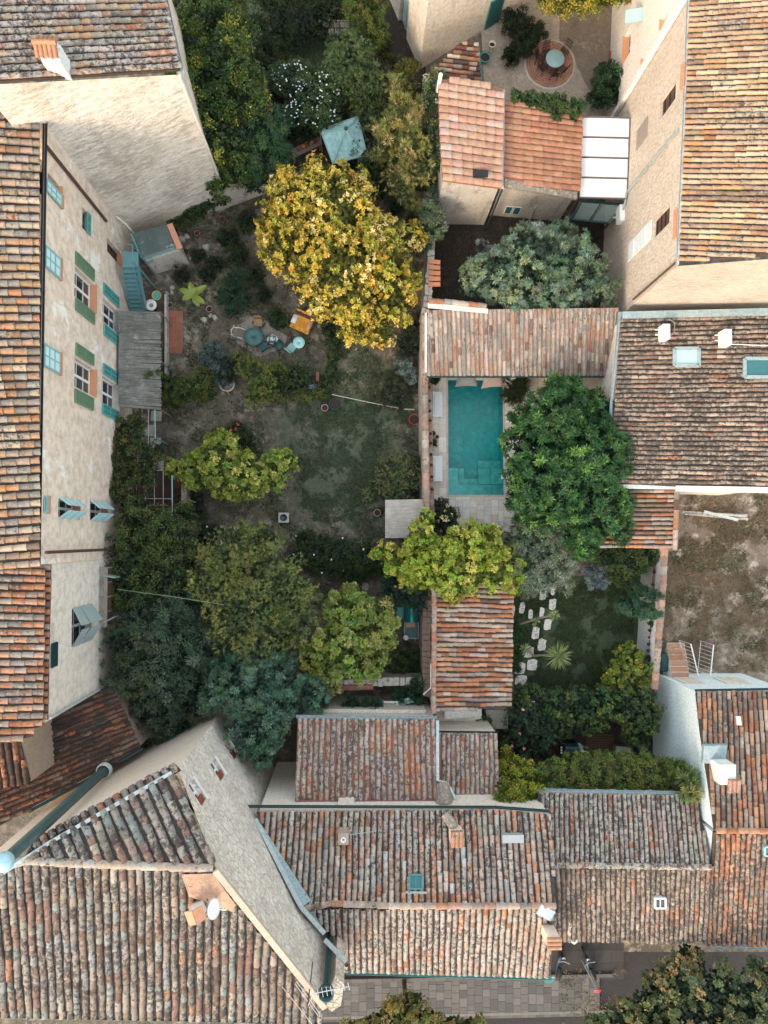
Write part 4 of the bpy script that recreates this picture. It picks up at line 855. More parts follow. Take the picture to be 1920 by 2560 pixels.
# --- B12 pool house
b12 = thing('pool_house', 'pool house with pale pink tiled roof at the head of the pool', 'pool house', P(1300, 860, 0))
pl12 = plane3((1066, 790, 4.3), (1545, 778, 4.3), (1300, 938, 3.1)); g12 = [(1070, 776), (1543, 770), (1527, 938), (1068, 938)]
tiles(g12, pl12, ((1300, 790), (1300, 930)), PINK_P, TILE_MID, b12, .23, .40, seed=30, wob=.01, under=MORTAR)
w_ = [(on(pl12, *q_).x, on(pl12, *q_).y) for q_ in [(1072, 778), (1540, 774), (1528, 880), (1072, 880)]]; MB().prism(w_, 0, lambda p: zon(pl12, *p) - .17).build('wall', PL_CREAM, b12)
for x in (1075, 1300, 1520): q = on(pl12, x, 932); MB().box((q.x, q.y + .15, 1.4), (.2, .2, 2.8)).build('post', WHITE, b12)
mb = MB().bar(on(pl12, 1068, 940) - Vector((0, 0, .12)), on(pl12, 1528, 940) - Vector((0, 0, .12)), .1, .16); mb.build('fascia', DARKG, b12)
mb = MB().bar(on(pl12, 1064, 782), on(pl12, 1064, 930), .08, .2); mb.build('verge', PL_WHITE, b12); 
mb = MB().bar(on(pl12, 1549, 780) + Vector((0, 0, .05)), on(pl12, 1531, 938) + Vector((0, 0, .05)), .18, .2); mb.build('valley_gutter', LEAD, b12)
mb = MB().add([P(1070, 757, 4.9), P(1220, 772, 4.8), P(1220, 784, 4.5), P(1070, 770, 4.5)], [(0, 1, 2, 3)]); mb.build('parapet', PL_WARMW, b12)
ridge([P(1072, 752, 4.9), P(1130, 756, 4.9), P(1215, 766, 4.85)], PINK_P + ORNG_P[:1], TILE_NEW, b12, .14, .45, name='parapet_tiles')
# --- B13, B14
b13 = thing('skylight_house', 'house right of the pool with wide brown mossy tiled roof and two teal skylights', 'house', P(1720, 1000, 0))
pl13 = plane3((1552, 797, 5.0), (1530, 1205, 5.0), (1980, 1000, 6.9)); g13 = [(1553, 797), (1700, 792), (1980, 786), (1980, 1220), (1700, 1217), (1532, 1208), (1532, 1100), (1541, 960)]
tiles(g13, pl13, ((1950, 1000), (1550, 1002)), BRWN_P + PINK_P[:2], TILE_MOSS, b13, .235, .40, seed=31, wob=.02); body(b13, g13, pl13, PL_CREAM, k=.985)
skylight(b13, pl13, 1685, 873, 1746, 915, LEAD, GLASSB, 0, fw=.16); skylight(b13, pl13, 1860, 898, 1925, 944, LEAD, GLASST, 0, fw=.16)
mb = MB(); mb.bar(on(pl13, 1554, 790) + Vector((0, 0, .1)), on(pl13, 1980, 780) + Vector((0, 0, .1)), .34, .14); mb.build('lead_flashing', LEAD, b13)
gutter([on(pl13, 1548, 797), on(pl13, 1528, 1010), on(pl13, 1522, 1208)], b13, LEAD, .07)
mb = MB(); mb.bar(on(pl13, 1690, 1221) - Vector((0, 0, .05)), on(pl13, 1980, 1226) - Vector((0, 0, .05)), .26, .24); mb.build('parapet', PL_WARMW, b13)
mb = MB(); mb.bar(on(pl13, 1545, 1216) + Vector((0, 0, -.1)), on(pl13, 1694, 1218) + Vector((0, 0, -.1)), .2, .1); mb.build('lead_flashing', LEADL, b13)
rnd_t = MB(); 
b14 = thing('lean_to', 'small lean-to with pink and brown tiled roof between green tree and vacant lot', 'lean-to', P(1600, 1300, 0))
pl14 = plane3((1692, 1225, 3.9), (1687, 1372, 3.9), (1540, 1300, 3.4)); g14 = [(1560, 1223), (1690, 1226), (1684, 1372), (1500, 1366), (1530, 1300)]
tiles(g14, pl14, ((1680, 1300), (1530, 1300)), PINK_P + BRWN_P[:1] + ORNG_P[:1], TILE_NEW, b14, .235, .48, seed=32, wob=.01); body(b14, g14, pl14, PL_CREAM, k=.97)
ridge([on(pl14, 1691, 1226) + Vector((0, 0, .04)), on(pl14, 1686, 1374) + Vector((0, 0, .04))], PINK_P, TILE_NEW, b14, .13, .48)
# --- B15 tall right house
b15 = thing('tall_house', 'tall tan pebbledash house at upper right with long rows of orange tiles', 'house', P(1500, 700, 0))
pl15 = plane3((1724, 0, 10.2), (1696, 655, 10.2), (1980, 300, 11.8)); g15 = [(1728, -90), (1722, 60), (1712, 320), (1698, 655), (1980, 632), (1980, -90)]
tiles(g15, pl15, ((1950, 300), (1720, 305)), TANO_P + [((.62, .42, .26), 5)], TILE_MID, b15, .235, .42, seed=33, wob=.012, streak=.5)
SW = on(pl15, 1699, 662); NW = on(pl15, 1728, -90); SE = on(pl15, 1980, 640); SE = SW + (SE - SW) * 1.9
f15 = Facade((SW.x, SW.y), (NW.x, NW.y))
H15 = [f15.rect((1690, 200), (1650, 300)), f15.rect((1675, 510), (1633, 598))]
for i, h in enumerate(H15): H15[i] = tuple(h)
mb = MB(); wall(mb, f15.A, f15.B, 0, 10.05, 10.05, H15, .22, inward=-f15.n); mb.build('wall', PL_TAN, b15)
mb = MB(); wall(mb, SW, SE, 0, SW.z - .15, SE.z - .15); mb.build('wall', plaster('coarse cream render', (.68, .59, .49), (.62, .53, .43), scale=.5, b=1.0, stretch=(1, 1, 3.2), fine=4.5, bd=.12, crev=.5), b15)
def closed(fc, r_, mat, parent, nb=2, out=-.16, bat=None):
    s_ = MB(); fc.slab(s_, r_, out, out + .05); o = s_.build('shutter', mat, parent); u0, u1, z0, z1 = r_; b_ = MB()
    for k in range(nb): z = z0 + (z1 - z0) * (k + .5) / nb; fc.slab(b_, (u0 + .05, u1 - .05, z - .04, z + .04), out + .05, out + .08)
    fc.slab(b_, ((u0 + u1) / 2 - .015, (u0 + u1) / 2 + .015, z0, z1), out + .05, out + .056); b_.build('batten', bat or mat, o); return o
closed(f15, H15[0], WOODD, b15, 3, bat=BLACKM); closed(f15, H15[1], WOODD, b15, 4, bat=BLACKM)
closed(f15, f15.rect((1621, 290), (1593, 375)), simple('grey board', (.27, .24, .20), .8, scale=10), b15, 2, out=.01)
closed(f15, f15.rect((1632, 548), (1573, 655)), GREYP if 0 else simple('pale blue shutter', (.60, .67, .68), .6), b15, 2, out=.02)
u, z = f15.hit(1700, 325); u2, z2 = f15.hit(1572, 480)
MB().tube([f15.pt(u, z, .1), f15.pt(u2, z2, .1), f15.pt(*f15.hit(1566, 512), .1), f15.pt(*f15.hit(1556, 545), .1)], .055).build('downpipe', LEAD, b15)
tp = f15.pt(.18, 10, .08); MB().tube([tp, Vector((tp.x, tp.y, 5.2))], .05).build('downpipe', WOODD, b15)
gutter([on(pl15, 1695, 660) - Vector((0, 0, .05)), on(pl15, 1710, 320) - Vector((0, 0, .05)), on(pl15, 1725, -90) - Vector((0, 0, .05))], b15, LEADL, .07)
for rr_ in (f15.rect((1716, 155), (1706, 225)), f15.rect((1697, 523), (1688, 598))): s_ = MB(); f15.slab(s_, rr_, .0, .12); s_.build('sill', BRICKP, b15)
# white neighbour, its wall seen north of the boundary
b16 = thing('white_plaster_house', 'white plastered house front at top right with recessed windows and boundary coping', 'house', P(1540, 60, 0))
ub, zb = f15.hit(1562, 255); ut, zt = f15.hit(1722, 30); uW = f15.L
f16 = Facade(f15.pt(ub, 0, .10), f15.pt(uW + 12, 0, .10)); f16.n = f15.n
zt16 = 10.0
H16 = [f16.rect((1578, 60), (1558, 160)), f16.rect((1622, 120), (1605, 160)), f16.rect((1670, 20), (1652, 72))]
mb = MB(); wall(mb, f16.A, f16.B, 0, zt16, zt16, H16, .3, inward=-f15.n); mb.build('wall', PL_WARMW if 0 else plaster('bright white render', (.74, .70, .64), (.78, .75, .70), scale=.5, b=.2), b16)
for h in H16: window(f16, h, b16, .28, frame=GREYP, sill=LT)
s_ = MB(); f16.slab(s_, (-.14, .14, 0, zt16), -.05, .14); s_.build('coping', PL_WHITE, b16)
aw = f16.rect((1640, -10), (1585, 62)); am = MB(); q = [f16.pt(aw[0], 5.0, .02), f16.pt(aw[1], 5.0, .02), f16.pt(aw[1], 4.7, .8), f16.pt(aw[0], 4.7, .8)]
am.add(q + [v - Vector((0, 0, .05)) for v in q], [(0, 1, 2, 3), (7, 6, 5, 4), (0, 4, 5, 1), (1, 5, 6, 2), (2, 6, 7, 3), (3, 7, 4, 0)]); am.build('canopy', GLASSB, b16)
# --- B17 top middle house
b17 = thing('corner_villa', 'cream walled house at top centre whose sharp corner points at the garden', 'house', P(1048, 172, 0))
c0 = P(1049, 174, 0); cl = P(972, -5, 0); cr = P(1335, -5, 0); dl = (cl - c0).normalized(); dr_ = (cr - c0).normalized()
f17 = Facade(c0 + dl * 12, c0); fr17 = Facade(c0, c0 + dr_ * 14)
h17 = f17.rect((1024, 5), (995, 75))
mb = MB(); wall(mb, f17.A, f17.B, 0, 12, 12, [h17], .22, inward=-f17.n); wall(mb, fr17.A, fr17.B, 0, 12, 12, inward=-fr17.n); mb.build('wall', plaster('streaked cream plaster', (.66, .57, .46), (.72, .65, .55), (.42, .35, .28), .5, .5, t3=(.62, .72), fine=5, stain=.7), b17)
window(f17, h17, b17, .2, frame=GREYP, glass=GLASSB, rows=6, sill=None)
q4 = [c0 + dl * 12 + Vector((0, 0, 12)), c0 + Vector((0, 0, 12)), c0 + dr_ * 14 + Vector((0, 0, 12)), c0 + dl * 12 + dr_ * 14 + Vector((0, 0, 12))]; MB().prism([(v.x, v.y) for v in q4], 12.0, 12.3).build('roof', TERRAD, b17)
# --- B18 patio roof
b18 = thing('porch_roof', 'small patchwork porch roof of orange and black tiles below the cream villa corner', 'porch', P(1140, 190, 0))
pl18 = plane3((1150, 107, 3.7), (1070, 210, 3.7), (1200, 180, 3.3)); g18 = [(1060, 200), (1148, 108), (1192, 104), (1204, 212), (1100, 222), (1064, 225)]
tiles(g18, pl18, ((1090, 170), (1195, 183)), [((.45, .20, .11), 3), ((.50, .33, .2), 3), ((.12, .07, .06), 2), ((.30, .09, .06), 2), ((.55, .44, .33), 1.5)], TILE_NEW, b18, .24, .40, seed=34, wob=.01); body(b18, g18, pl18, PL_BEIGE, k=.95)
gutter([on(pl18, 1195, 104), on(pl18, 1207, 212)], b18, TEALP, .05)
gt = thing('garden_gate', 'dark teal double door set in the villa wall beside a big clay jar', 'gate', P(1215, 100, 0))
fg = Facade(c0, c0 + dr_ * 14); rg = fg.rect((1200, 70), (1232, 132)); gu = fg.hit(1198, 116)[0]; gv = fg.hit(1234, 90)[0]
for k in range(2): s_ = MB(); ww = (gv - gu) / 2; fg.slab(s_, (gu + ww * k + .02, gu + ww * (k + 1) - .02, .05, 2.2), .03, .10); o_ = s_.build('door_leaf', TEALP, gt)
s_ = MB()
for k in range(9): u_ = gu + (gv - gu) * (k + .5) / 9; fg.slab(s_, (u_ - .02, u_ + .02, .1, 2.15), .10, .125)
s_.build('batten', DARKG, gt)
# --- B19, B20 salmon roofs
b19 = thing('salmon_roof_house', 'stained white annexe with faded salmon interlocking tiled roof beside ivy covered wall', 'annexe', P(1170, 560, 0))
pl19 = plane3((1256, 224, 4.7), (1252, 466, 4.7), (1105, 330, 5.2)); g19 = [(1096, 196), (1180, 206), (1258, 222), (1253, 470), (1108, 450), (1100, 330)]
tiles(g19, pl19, ((1110, 320), (1250, 340)), SALM_P, TILE_NEW, b19, .38, .50, seed=35, wob=.004, r0=.185, flat=True, under=SALM if 0 else TERRAD, streak=.1)
w_ = [(on(pl19, *q_).x, on(pl19, *q_).y) for q_ in [(1102, 200), (1253, 226), (1250, 460), (1109, 446)]]; MB().prism(w_, 0, lambda p: zon(pl19, *p) - .17).build('wall', PL_GREY, b19)
gutter([on(pl19, 1260, 224), on(pl19, 1256, 470)], b19, LEADL, .06); q = on(pl19, 1200, 438); MB().box((q.x, q.y, q.z + .16), (.75, .36, .06)).build('roof_vent', BLACKM, b19)
q = on(pl19, 1256, 472); MB().tube([(q.x, q.y - .02, 4.6), (q.x - .03, q.y - .1, .1)], .05).build('downpipe', DARKG, b19)
q = on(pl19, 1098, 208); MB().tube([(q.x, q.y, 4.6), (q.x, q.y, 5.9)], .10, 12).build('vent_pipe', WHITE, b19)
b20 = thing('salmon_roof_house', 'grey rendered annexe with red brown tiled roof overhung by vines next to white awning', 'annexe', P(1350, 550, 0))
pl20 = plane3((1260, 250, 4.3), (1257, 447, 4.3), (1452, 380, 3.7)); g20 = [(1261, 250), (1360, 268), (1455, 292), (1449, 478), (1350, 462), (1257, 447)]
tiles(g20, pl20, ((1265, 350), (1450, 372)), SALR_P, TILE_NEW, b20, .31, .50, seed=36, wob=.004, r0=.15, flat=True, under=TERRAD, streak=.1)
w_ = [(on(pl20, *q_).x, on(pl20, *q_).y) for q_ in [(1262, 254), (1450, 296), (1446, 474), (1262, 444)]]; MB().prism(w_, 0, lambda p: zon(pl20, *p) - .17).build('wall', PL_GREY, b20)
mb = MB().bar(on(pl20, 1262, 456) - Vector((0, 0, .1)), on(pl20, 1444, 487) - Vector((0, 0, .15)), .38, .16); mb.build('eave_ledge', STONE, b20)
fs20 = Facade((w_[3][0], w_[3][1]), (w_[2][0], w_[2][1])); wr = fs20.rect((1232, 512), (1275, 533)); s_ = MB(); q = fs20.hit(1262, 522); uu = max(.1, q[0]); s_ = MB()
for a_, b_ in ((uu, uu + .42), (uu + .46, uu + .88)): fs20.slab(s_, (a_, b_, q[1] - .45, q[1] + .4), .01, .05)
o_ = s_.build('window', WHITE, b20); s_ = MB()
for a_, b_ in ((uu, uu + .42), (uu + .46, uu + .88)): fs20.slab(s_, (a_ + .05, b_ - .05, q[1] - .4, q[1] + .35), .05, .055)
s_.build('pane', GLASST, o_)
q1, q2 = fs20.hit(1338, 515), fs20.hit(1318, 560); MB().tube([fs20.pt(*q1, .08), fs20.pt(*q2, .08)], .05).build('downpipe', LEADL, b20)
# --- B21 awning
aw = thing('awning', 'white roof awning of four panels between the red tiled annexe and the tan house', 'awning', P(1510, 400, 0))
for i in range(4):
    ya, yb = 294 + i * 50.5, 294 + (i + 1) * 50.5 - 4; xa, xb = 1454 - i * 1.2, 1573 - i * 2
    q = [P(xa, ya, 3.4), P(xb, ya + 3, 3.6), P(xb - 1, yb + 3, 3.6), P(xa - 1, yb, 3.4)]
    MB().add(q + [v - Vector((0, 0, .05)) for v in q], [(0, 1, 2, 3), (7, 6, 5, 4), (0, 4, 5, 1), (1, 5, 6, 2), (2, 6, 7, 3), (3, 7, 4, 0)]).build('panel', WHITEM, aw)
mb = MB()
for i in range(5): y = 292 + i * 50.5; mb.bar(P(1454 - i * 1.2, y, 3.38), P(1573 - i * 2, y + 3, 3.58), .05, .1)
mb.bar(P(1453, 292, 3.36), P(1448, 492, 3.36), .06, .1); mb.bar(P(1575, 296, 3.56), P(1567, 498, 3.56), .06, .1)
for x, y in ((1455, 296), (1451, 488), (1568, 490), (1572, 300)): q = P(x, y, 3.3); mb.box((q.x, q.y, 1.65), (.08, .08, 3.3))
mb.build('frame', simple('brown metal', (.13, .10, .10), .5), aw)
gc = thing('glass_canopy', 'dark green framed canopy of two ribbed translucent sheets below the white awning', 'canopy', P(1500, 530, 0))
mb = MB(); c4 = [P(1452, 503, 3.0), P(1560, 512, 3.0), P(1522, 558, 2.3), P(1428, 548, 2.3)]
for i in range(4): mb.bar(c4[i], c4[(i + 1) % 4], .09, .1)
mb.bar(c4[0].lerp(c4[1], .5), c4[3].lerp(c4[2], .5), .08, .1)
for v in c4[2:]: mb.box((v.x, v.y, 1.15), (.08, .08, 2.3))
mb.build('frame', DARKG, gc)
for a_, b_ in ((.05, .46), (.54, .95)):
    g_ = MB(); n_ = 12
    for k in range(n_):
        f0, f1_ = a_ + (b_ - a_) * k / n_, a_ + (b_ - a_) * (k + .7) / n_; g_.add([c4[0].lerp(c4[1], f0), c4[0].lerp(c4[1], f1_), c4[3].lerp(c4[2], f1_), c4[3].lerp(c4[2], f0)], [(0, 1, 2, 3)])
    g_.build('sheet', simple('ribbed polycarbonate', (.16, .23, .22), .3), gc)

# ================================================================== GARDEN WALLS
COPE = [((.52, .30, .22), 3), ((.50, .38, .30), 3), ((.40, .27, .21), 1.5), ((.56, .46, .38), 1.5)]
def gwall(name, label, pts, h, th, mat, cope=True, cope_r=.17, pal=COPE, capmat=None):
    """wall whose TOP passes through the pixel points"""
    T = [P(x, y, h) for x, y in pts]; t = thing(name, label, 'wall', (T[0].x, T[0].y, 0)); mb = MB()
    for A, B in zip(T, T[1:]):
        d = (B - A).normalized(); s_ = Vector((-d.y, d.x, 0)) * th / 2
        mb.prism([(A + s_)[:2], (B + s_)[:2], (B - s_)[:2], (A - s_)[:2]], 0, h - .02 - rnd.random() * .01)
    mb.build('wall', mat, t)
    if cope: ridge([v + Vector((0, 0, .0)) for v in T], pal, TILE_MID, t, cope_r, .45, seed=int(pts[0][0]), name='coping', flat=.55)
    elif capmat:
        r = random.Random(int(pts[0][0])); st = MB()
        for A, B in zip(T, T[1:]):
            L = (B - A).length; n = max(2, int(L / .28)); d = (B - A) / n; a_ = math.atan2(d.y, d.x)
            for i in range(n):
                for q in (-1, 1): st.box(A + d * (i + .5) + Vector((-math.sin(a_), math.cos(a_), 0)) * q * th * .25 + Vector((r.uniform(-.03, .03), r.uniform(-.03, .03), r.uniform(-.03, .03))), (.27 * r.uniform(.8, 1.1), th * .5, .12), rz=a_ + r.uniform(-.2, .2))
        st.build('coping', capmat, t)
    return t
gwall('garden_wall', 'long garden wall topped with clay tiles along the left side of the pool', [(1063, 790), (1062, 900), (1064, 1100), (1068, 1330)], 2.6, .3, PL_GREY)
mb = MB(); 
gwall('garden_wall', 'stone garden wall with loose clay tiles beside the grey green tree', [(1084, 470), (1078, 640), (1070, 740), (1062, 784)], 2.6, .36, STONE, cope=False, capmat=ROCK)
q = [P(1086, 655 + 14 * i, 2.72) for i in range(5)]; mb = MB()
for i, v in enumerate(q): mb.box((v.x, v.y, v.z), (.62, .22, .08), rz=-.08 + .03 * i, M=None)
solo(mb, 'stacked_tiles', TERRA, (q[2].x, q[2].y, 2.66), 'row of loose flat terracotta tiles lying on the stone wall top', 'tiles')
gwall('garden_wall', 'low pool side wall ledge of clay tiles carrying small pots', [(1074, 960), (1075, 1100), (1080, 1290)], 1.5, .26, PL_PINK, pal=[((.50, .30, .2), 3), ((.55, .42, .33), 2)], cope_r=.15)
gwall('garden_wall', 'brown stone wall running beside the orange roofed outbuilding', [(1068, 1500), (1066, 1600), (1068, 1740)], 2.4, .42, STONE, cope=False, capmat=simple('brown stone', (.20, .14, .11), .9, b=.5))
gwall('garden_wall', 'crumbling rubble wall with a few red tiles behind the annexe', [(735, 1718), (900, 1706), (1055, 1702)], 2.3, .42, STONE, cope=False, capmat=ROCK)
ridge([P(735, 1722, 2.34), P(932, 1717, 2.34)], [((.36, .15, .10), 3), ((.30, .2, .16), 1)], TILE_MID, bpy.data.objects['garden_wall.004'], .16, .42, name='coping_tiles')
gwall('garden_wall', 'white wall edged with terracotta coping between lawn and vacant lot', [(1662, 1372), (1656, 1480), (1646, 1600), (1637, 1722)], 2.5, .26, PL_WHITE, cope_r=.19)
led = gwall('plant_ledge', 'narrow terracotta ledge with small dark pots along the white lawn wall', [(1640, 1380), (1634, 1500), (1626, 1640), (1617, 1720)], 1.7, .18, PL_WHITE, cope_r=.12, pal=[((.30, .13, .10), 1)]); led['category'] = 'ledge'
gwall('garden_wall', 'thin mortared wall dividing the upper garden below the feathery conifer', [(520, 490), (600, 462), (690, 428)], 1.6, .3, PL_GREY, cope=False, capmat=PL_GREY)
gwall('retaining_wall', 'low concrete wall beside the brick bed next to the reed pergola', [(413, 735), (414, 850), (413, 960)], .55, .12, PL_GREY, cope=False)
gwall('retaining_wall', 'tall round topped wall end under the bright fig tree', [(459, 1210), (461, 1300)], 1.6, .28, STONE, cope=False, capmat=STONE)
gwall('retaining_wall', 'short wooden edged wall at the back of the bare garden bed', [(490, 1348), (560, 1350)], .7, .10, WOOD, cope=False)
gwall('garden_wall', 'shaded wall behind the shut terrace left of the white stepped terrace', [(735, 1776), (900, 1779), (1065, 1780)], 3.2, .2, PL_WARMW, cope=False)

# ================================================================== GREENERY
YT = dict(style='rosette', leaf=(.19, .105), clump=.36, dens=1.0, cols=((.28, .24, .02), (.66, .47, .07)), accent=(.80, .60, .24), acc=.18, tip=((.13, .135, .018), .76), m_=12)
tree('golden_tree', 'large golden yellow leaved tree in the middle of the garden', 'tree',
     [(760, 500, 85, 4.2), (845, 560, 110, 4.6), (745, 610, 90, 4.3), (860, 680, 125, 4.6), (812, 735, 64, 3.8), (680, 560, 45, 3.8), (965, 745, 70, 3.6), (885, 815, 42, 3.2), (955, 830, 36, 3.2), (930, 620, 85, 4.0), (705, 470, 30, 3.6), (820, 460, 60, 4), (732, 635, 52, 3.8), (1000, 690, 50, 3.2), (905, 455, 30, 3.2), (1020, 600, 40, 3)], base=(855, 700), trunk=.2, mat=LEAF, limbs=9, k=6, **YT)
tree('pittosporum_tree', 'round grey green tree with whorled leaves in the dark yard above the pool house', 'tree',
     [(1230, 690, 70, 4.0, 1.4), (1330, 650, 85, 4.2, 1.6), (1430, 680, 85, 4.0, 1.5), (1300, 720, 70, 3.8), (1490, 720, 50, 3.6), (1400, 605, 50, 3.6), (1190, 700, 40, 3.4), (1380, 730, 60, 3.8), (1250, 740, 40, 3.5)], base=(1340, 690), trunk=.16, limbs=8, style='rosette', k=9, m_=9, dens=1, leaf=(.22, .06), clump=.33, cols=((.055, .095, .055), (.20, .28, .18)), accent=(.26, .30, .14), acc=.06)
tree('maple_leaved_tree', 'big fresh green tree with pointed leaf whorls overhanging the pool deck', 'tree',
     [(1400, 1050, 90, 4.4), (1330, 1120, 75, 4.0), (1470, 1150, 95, 4.6), (1370, 1210, 95, 4.6), (1480, 1260, 85, 4.2), (1400, 990, 50, 3.8), (1500, 1040, 60, 4), (1310, 1180, 50, 3.6), (1450, 1340, 55, 3.6), (1310, 1060, 38, 3.4), (1540, 1200, 45, 3.6), (1530, 1310, 45, 3.4), (1345, 1270, 60, 3.8), (1300, 1240, 35, 3.3)], base=(1430, 1180), trunk=.22, limbs=9, style='rosette', k=9, m_=8, dens=1.0, leaf=(.30, .085), clump=.31, cols=((.010, .042, .016), (.055, .145, .035)), accent=(.12, .24, .045), acc=.12)
tree('olive_tree', 'silvery olive tree at the lower right corner of the pool deck', 'tree',
     [(1320, 1330, 55, 3.2), (1290, 1400, 60, 3.0), (1370, 1410, 65, 3.2), (1335, 1450, 45, 2.8), (1400, 1450, 35, 2.6), (1250, 1340, 25, 2.8)], base=(1335, 1400), trunk=.14, bark=BARKP, style='fine', k=3, leaf=(.16, .035), clump=.32, cols=((.085, .12, .075), (.29, .34, .24)))
CH = dict(style='rosette', k=5, m_=15, leaf=(.16, .10), clump=.30, cols=((.12, .16, .015), (.36, .44, .05)), accent=(.52, .46, .11), acc=.12)
tree('lime_green_tree', 'lime green two lobed tree overhanging the wall between reed shed and outbuilding', 'tree',
     [(1010, 1405, 48, 3.4), (1050, 1350, 40, 3.6), (1075, 1420, 52, 3.8), (1130, 1455, 48, 4.2), (1120, 1395, 50, 4.2), (1185, 1385, 52, 4.0), (1230, 1430, 46, 3.8), (1110, 1490, 32, 3.8), (962, 1385, 26, 3), (1185, 1335, 32, 3.6), (1270, 1450, 34, 3.4), (1285, 1410, 26, 3.2), (1245, 1385, 30, 3.5), (1066, 1300, 22, 3.4), (1220, 1350, 30, 3.6), (1030, 1460, 26, 3.2), (1150, 1340, 26, 3.6), (1175, 1440, 40, 4)], base=(1110, 1400), trunk=.16, limbs=8, **CH)
tree('fig_tree', 'low spreading bright green fig tree leaning across the lawn edge', 'tree',
     [(550, 1150, 65, 2.2), (490, 1180, 45, 2.0), (620, 1190, 55, 2.1), (700, 1160, 38, 1.9), (570, 1205, 45, 2), (440, 1165, 22, 1.8), (545, 1110, 30, 2.0), (690, 1195, 30, 1.8), (580, 1225, 30, 1.8)], base=(560, 1180), trunk=.1, style='rosette', k=5, leaf=(.15, .10), clump=.26, m_=15, cols=((.09, .13, .022), (.30, .36, .06)), accent=(.50, .48, .12), acc=.1)
DKV = dict(style='fine', k=3, leaf=(.15, .085), clump=.40, cols=((.030, .055, .020), (.115, .155, .045)), accent=(.16, .17, .05), acc=.10)
tree('ivy_thicket', 'dense dark green creeper thicket against the long shuttered house', 'creeper',
     [(350, 1300, 60, 3.2), (420, 1340, 70, 3.4), (330, 1380, 60, 3.6), (420, 1430, 80, 3.6), (340, 1470, 60, 3.4), (470, 1290, 30, 2.4), (470, 1380, 45, 2.8)], base=(390, 1380), trunk=.12, **DKV)
tree('dark_tree', 'dark blue green tree crowding the cream house wall at lower left', 'tree',
     [(320, 1600, 55, 4.2), (400, 1560, 80, 4.6), (330, 1680, 60, 4.2), (420, 1660, 85, 4.6), (390, 1760, 70, 3.6), (480, 1740, 60, 3.2), (440, 1820, 50, 2.6), (490, 1600, 70, 3.8), (360, 1540, 50, 4), (360, 1830, 35, 2.2), (480, 1500, 60, 3.2)], base=(410, 1650), trunk=.2, limbs=9, style='feather', k=7, leaf=(.24, .045), clump=.42, cols=((.020, .045, .026), (.085, .135, .075)), accent=(.12, .17, .12), acc=.06)
tree('mimosa_tree', 'feathery olive yellow tree with arching shoots in the lower garden', 'tree',
     [(600, 1390, 80, 4.6), (560, 1450, 75, 4.6), (670, 1460, 95, 5.0), (620, 1540, 95, 4.8), (720, 1530, 75, 4.4), (540, 1400, 50, 4), (660, 1350, 45, 3.8), (560, 1540, 55, 4), (760, 1480, 35, 3.8), (690, 1600, 50, 3.8)], base=(640, 1480), trunk=.18, limbs=9, style='spike', k=8, leaf=(.21, .04), clump=.38, cols=((.060, .090, .028), (.21, .25, .07)), accent=(.30, .29, .09), acc=.15)
tree('loquat_tree', 'broad leaved yellow green tree between mimosa and barbecue corner', 'tree',
     [(870, 1530, 60, 3.8), (930, 1580, 62, 4.2), (860, 1620, 75, 4.0), (800, 1650, 50, 3.2), (920, 1650, 50, 3.6), (880, 1490, 30, 3), (810, 1700, 38, 2.8), (950, 1530, 32, 3.6)], base=(880, 1610), trunk=.15, style='rosette', k=6, leaf=(.22, .12), clump=.32, cols=((.085, .12, .018), (.27, .32, .07)), accent=(.38, .34, .12), acc=.14)
tree('laurel_tree', 'blue green leafy tree between the annexe and the stone gable', 'tree',
     [(610, 1720, 70, 4.6), (560, 1680, 45, 4.0), (700, 1690, 55, 4.0), (640, 1800, 70, 4.8), (650, 1870, 45, 4.4), (760, 1740, 50, 3.6), (540, 1740, 40, 4), (800, 1750, 30, 3.2), (680, 1640, 40, 3.6), (600, 1640, 40, 3.6), (670, 1760, 60, 4.4)], base=(650, 1760), trunk=.18, limbs=8, style='rosette', k=8, m_=9, dens=1, leaf=(.24, .06), clump=.33, cols=((.035, .075, .048), (.12, .22, .135)), accent=(.15, .25, .16), acc=.1)
tree('ivy_clad_trees', 'tall mass of ivy with yellow leaf patches beside the stucco house', 'tree',
     [(450, 40, 60, 4.4), (540, 60, 70, 4.6), (470, 140, 70, 5), (560, 170, 80, 5.2), (500, 240, 75, 5), (600, 240, 70, 4.8), (530, 330, 70, 4.6), (600, 400, 55, 3.4), (540, 450, 40, 2.4), (640, 200, 40, 4), (560, -20, 60, 4.4), (490, -20, 60, 4), (590, 100, 45, 4.2)], base=(560, 260), trunk=.25, limbs=8, style='fine', k=3, leaf=(.16, .10), clump=.42, cols=((.028, .058, .018), (.095, .15, .030)), accent=(.34, .34, .05), acc=.13)
tree('weeping_conifer', 'weeping dark green feathery conifer at the garden dividing wall', 'tree',
     [(650, 330, 60, 3.8), (660, 390, 62, 3.2), (620, 420, 45, 2.4), (700, 400, 36, 2.4), (690, 310, 40, 3.2), (640, 460, 30, 1.8)], base=(655, 370), trunk=.14, style='feather', k=6, droop=1.1, leaf=(.34, .04), clump=.34, cols=((.018, .055, .026), (.06, .13, .055)))
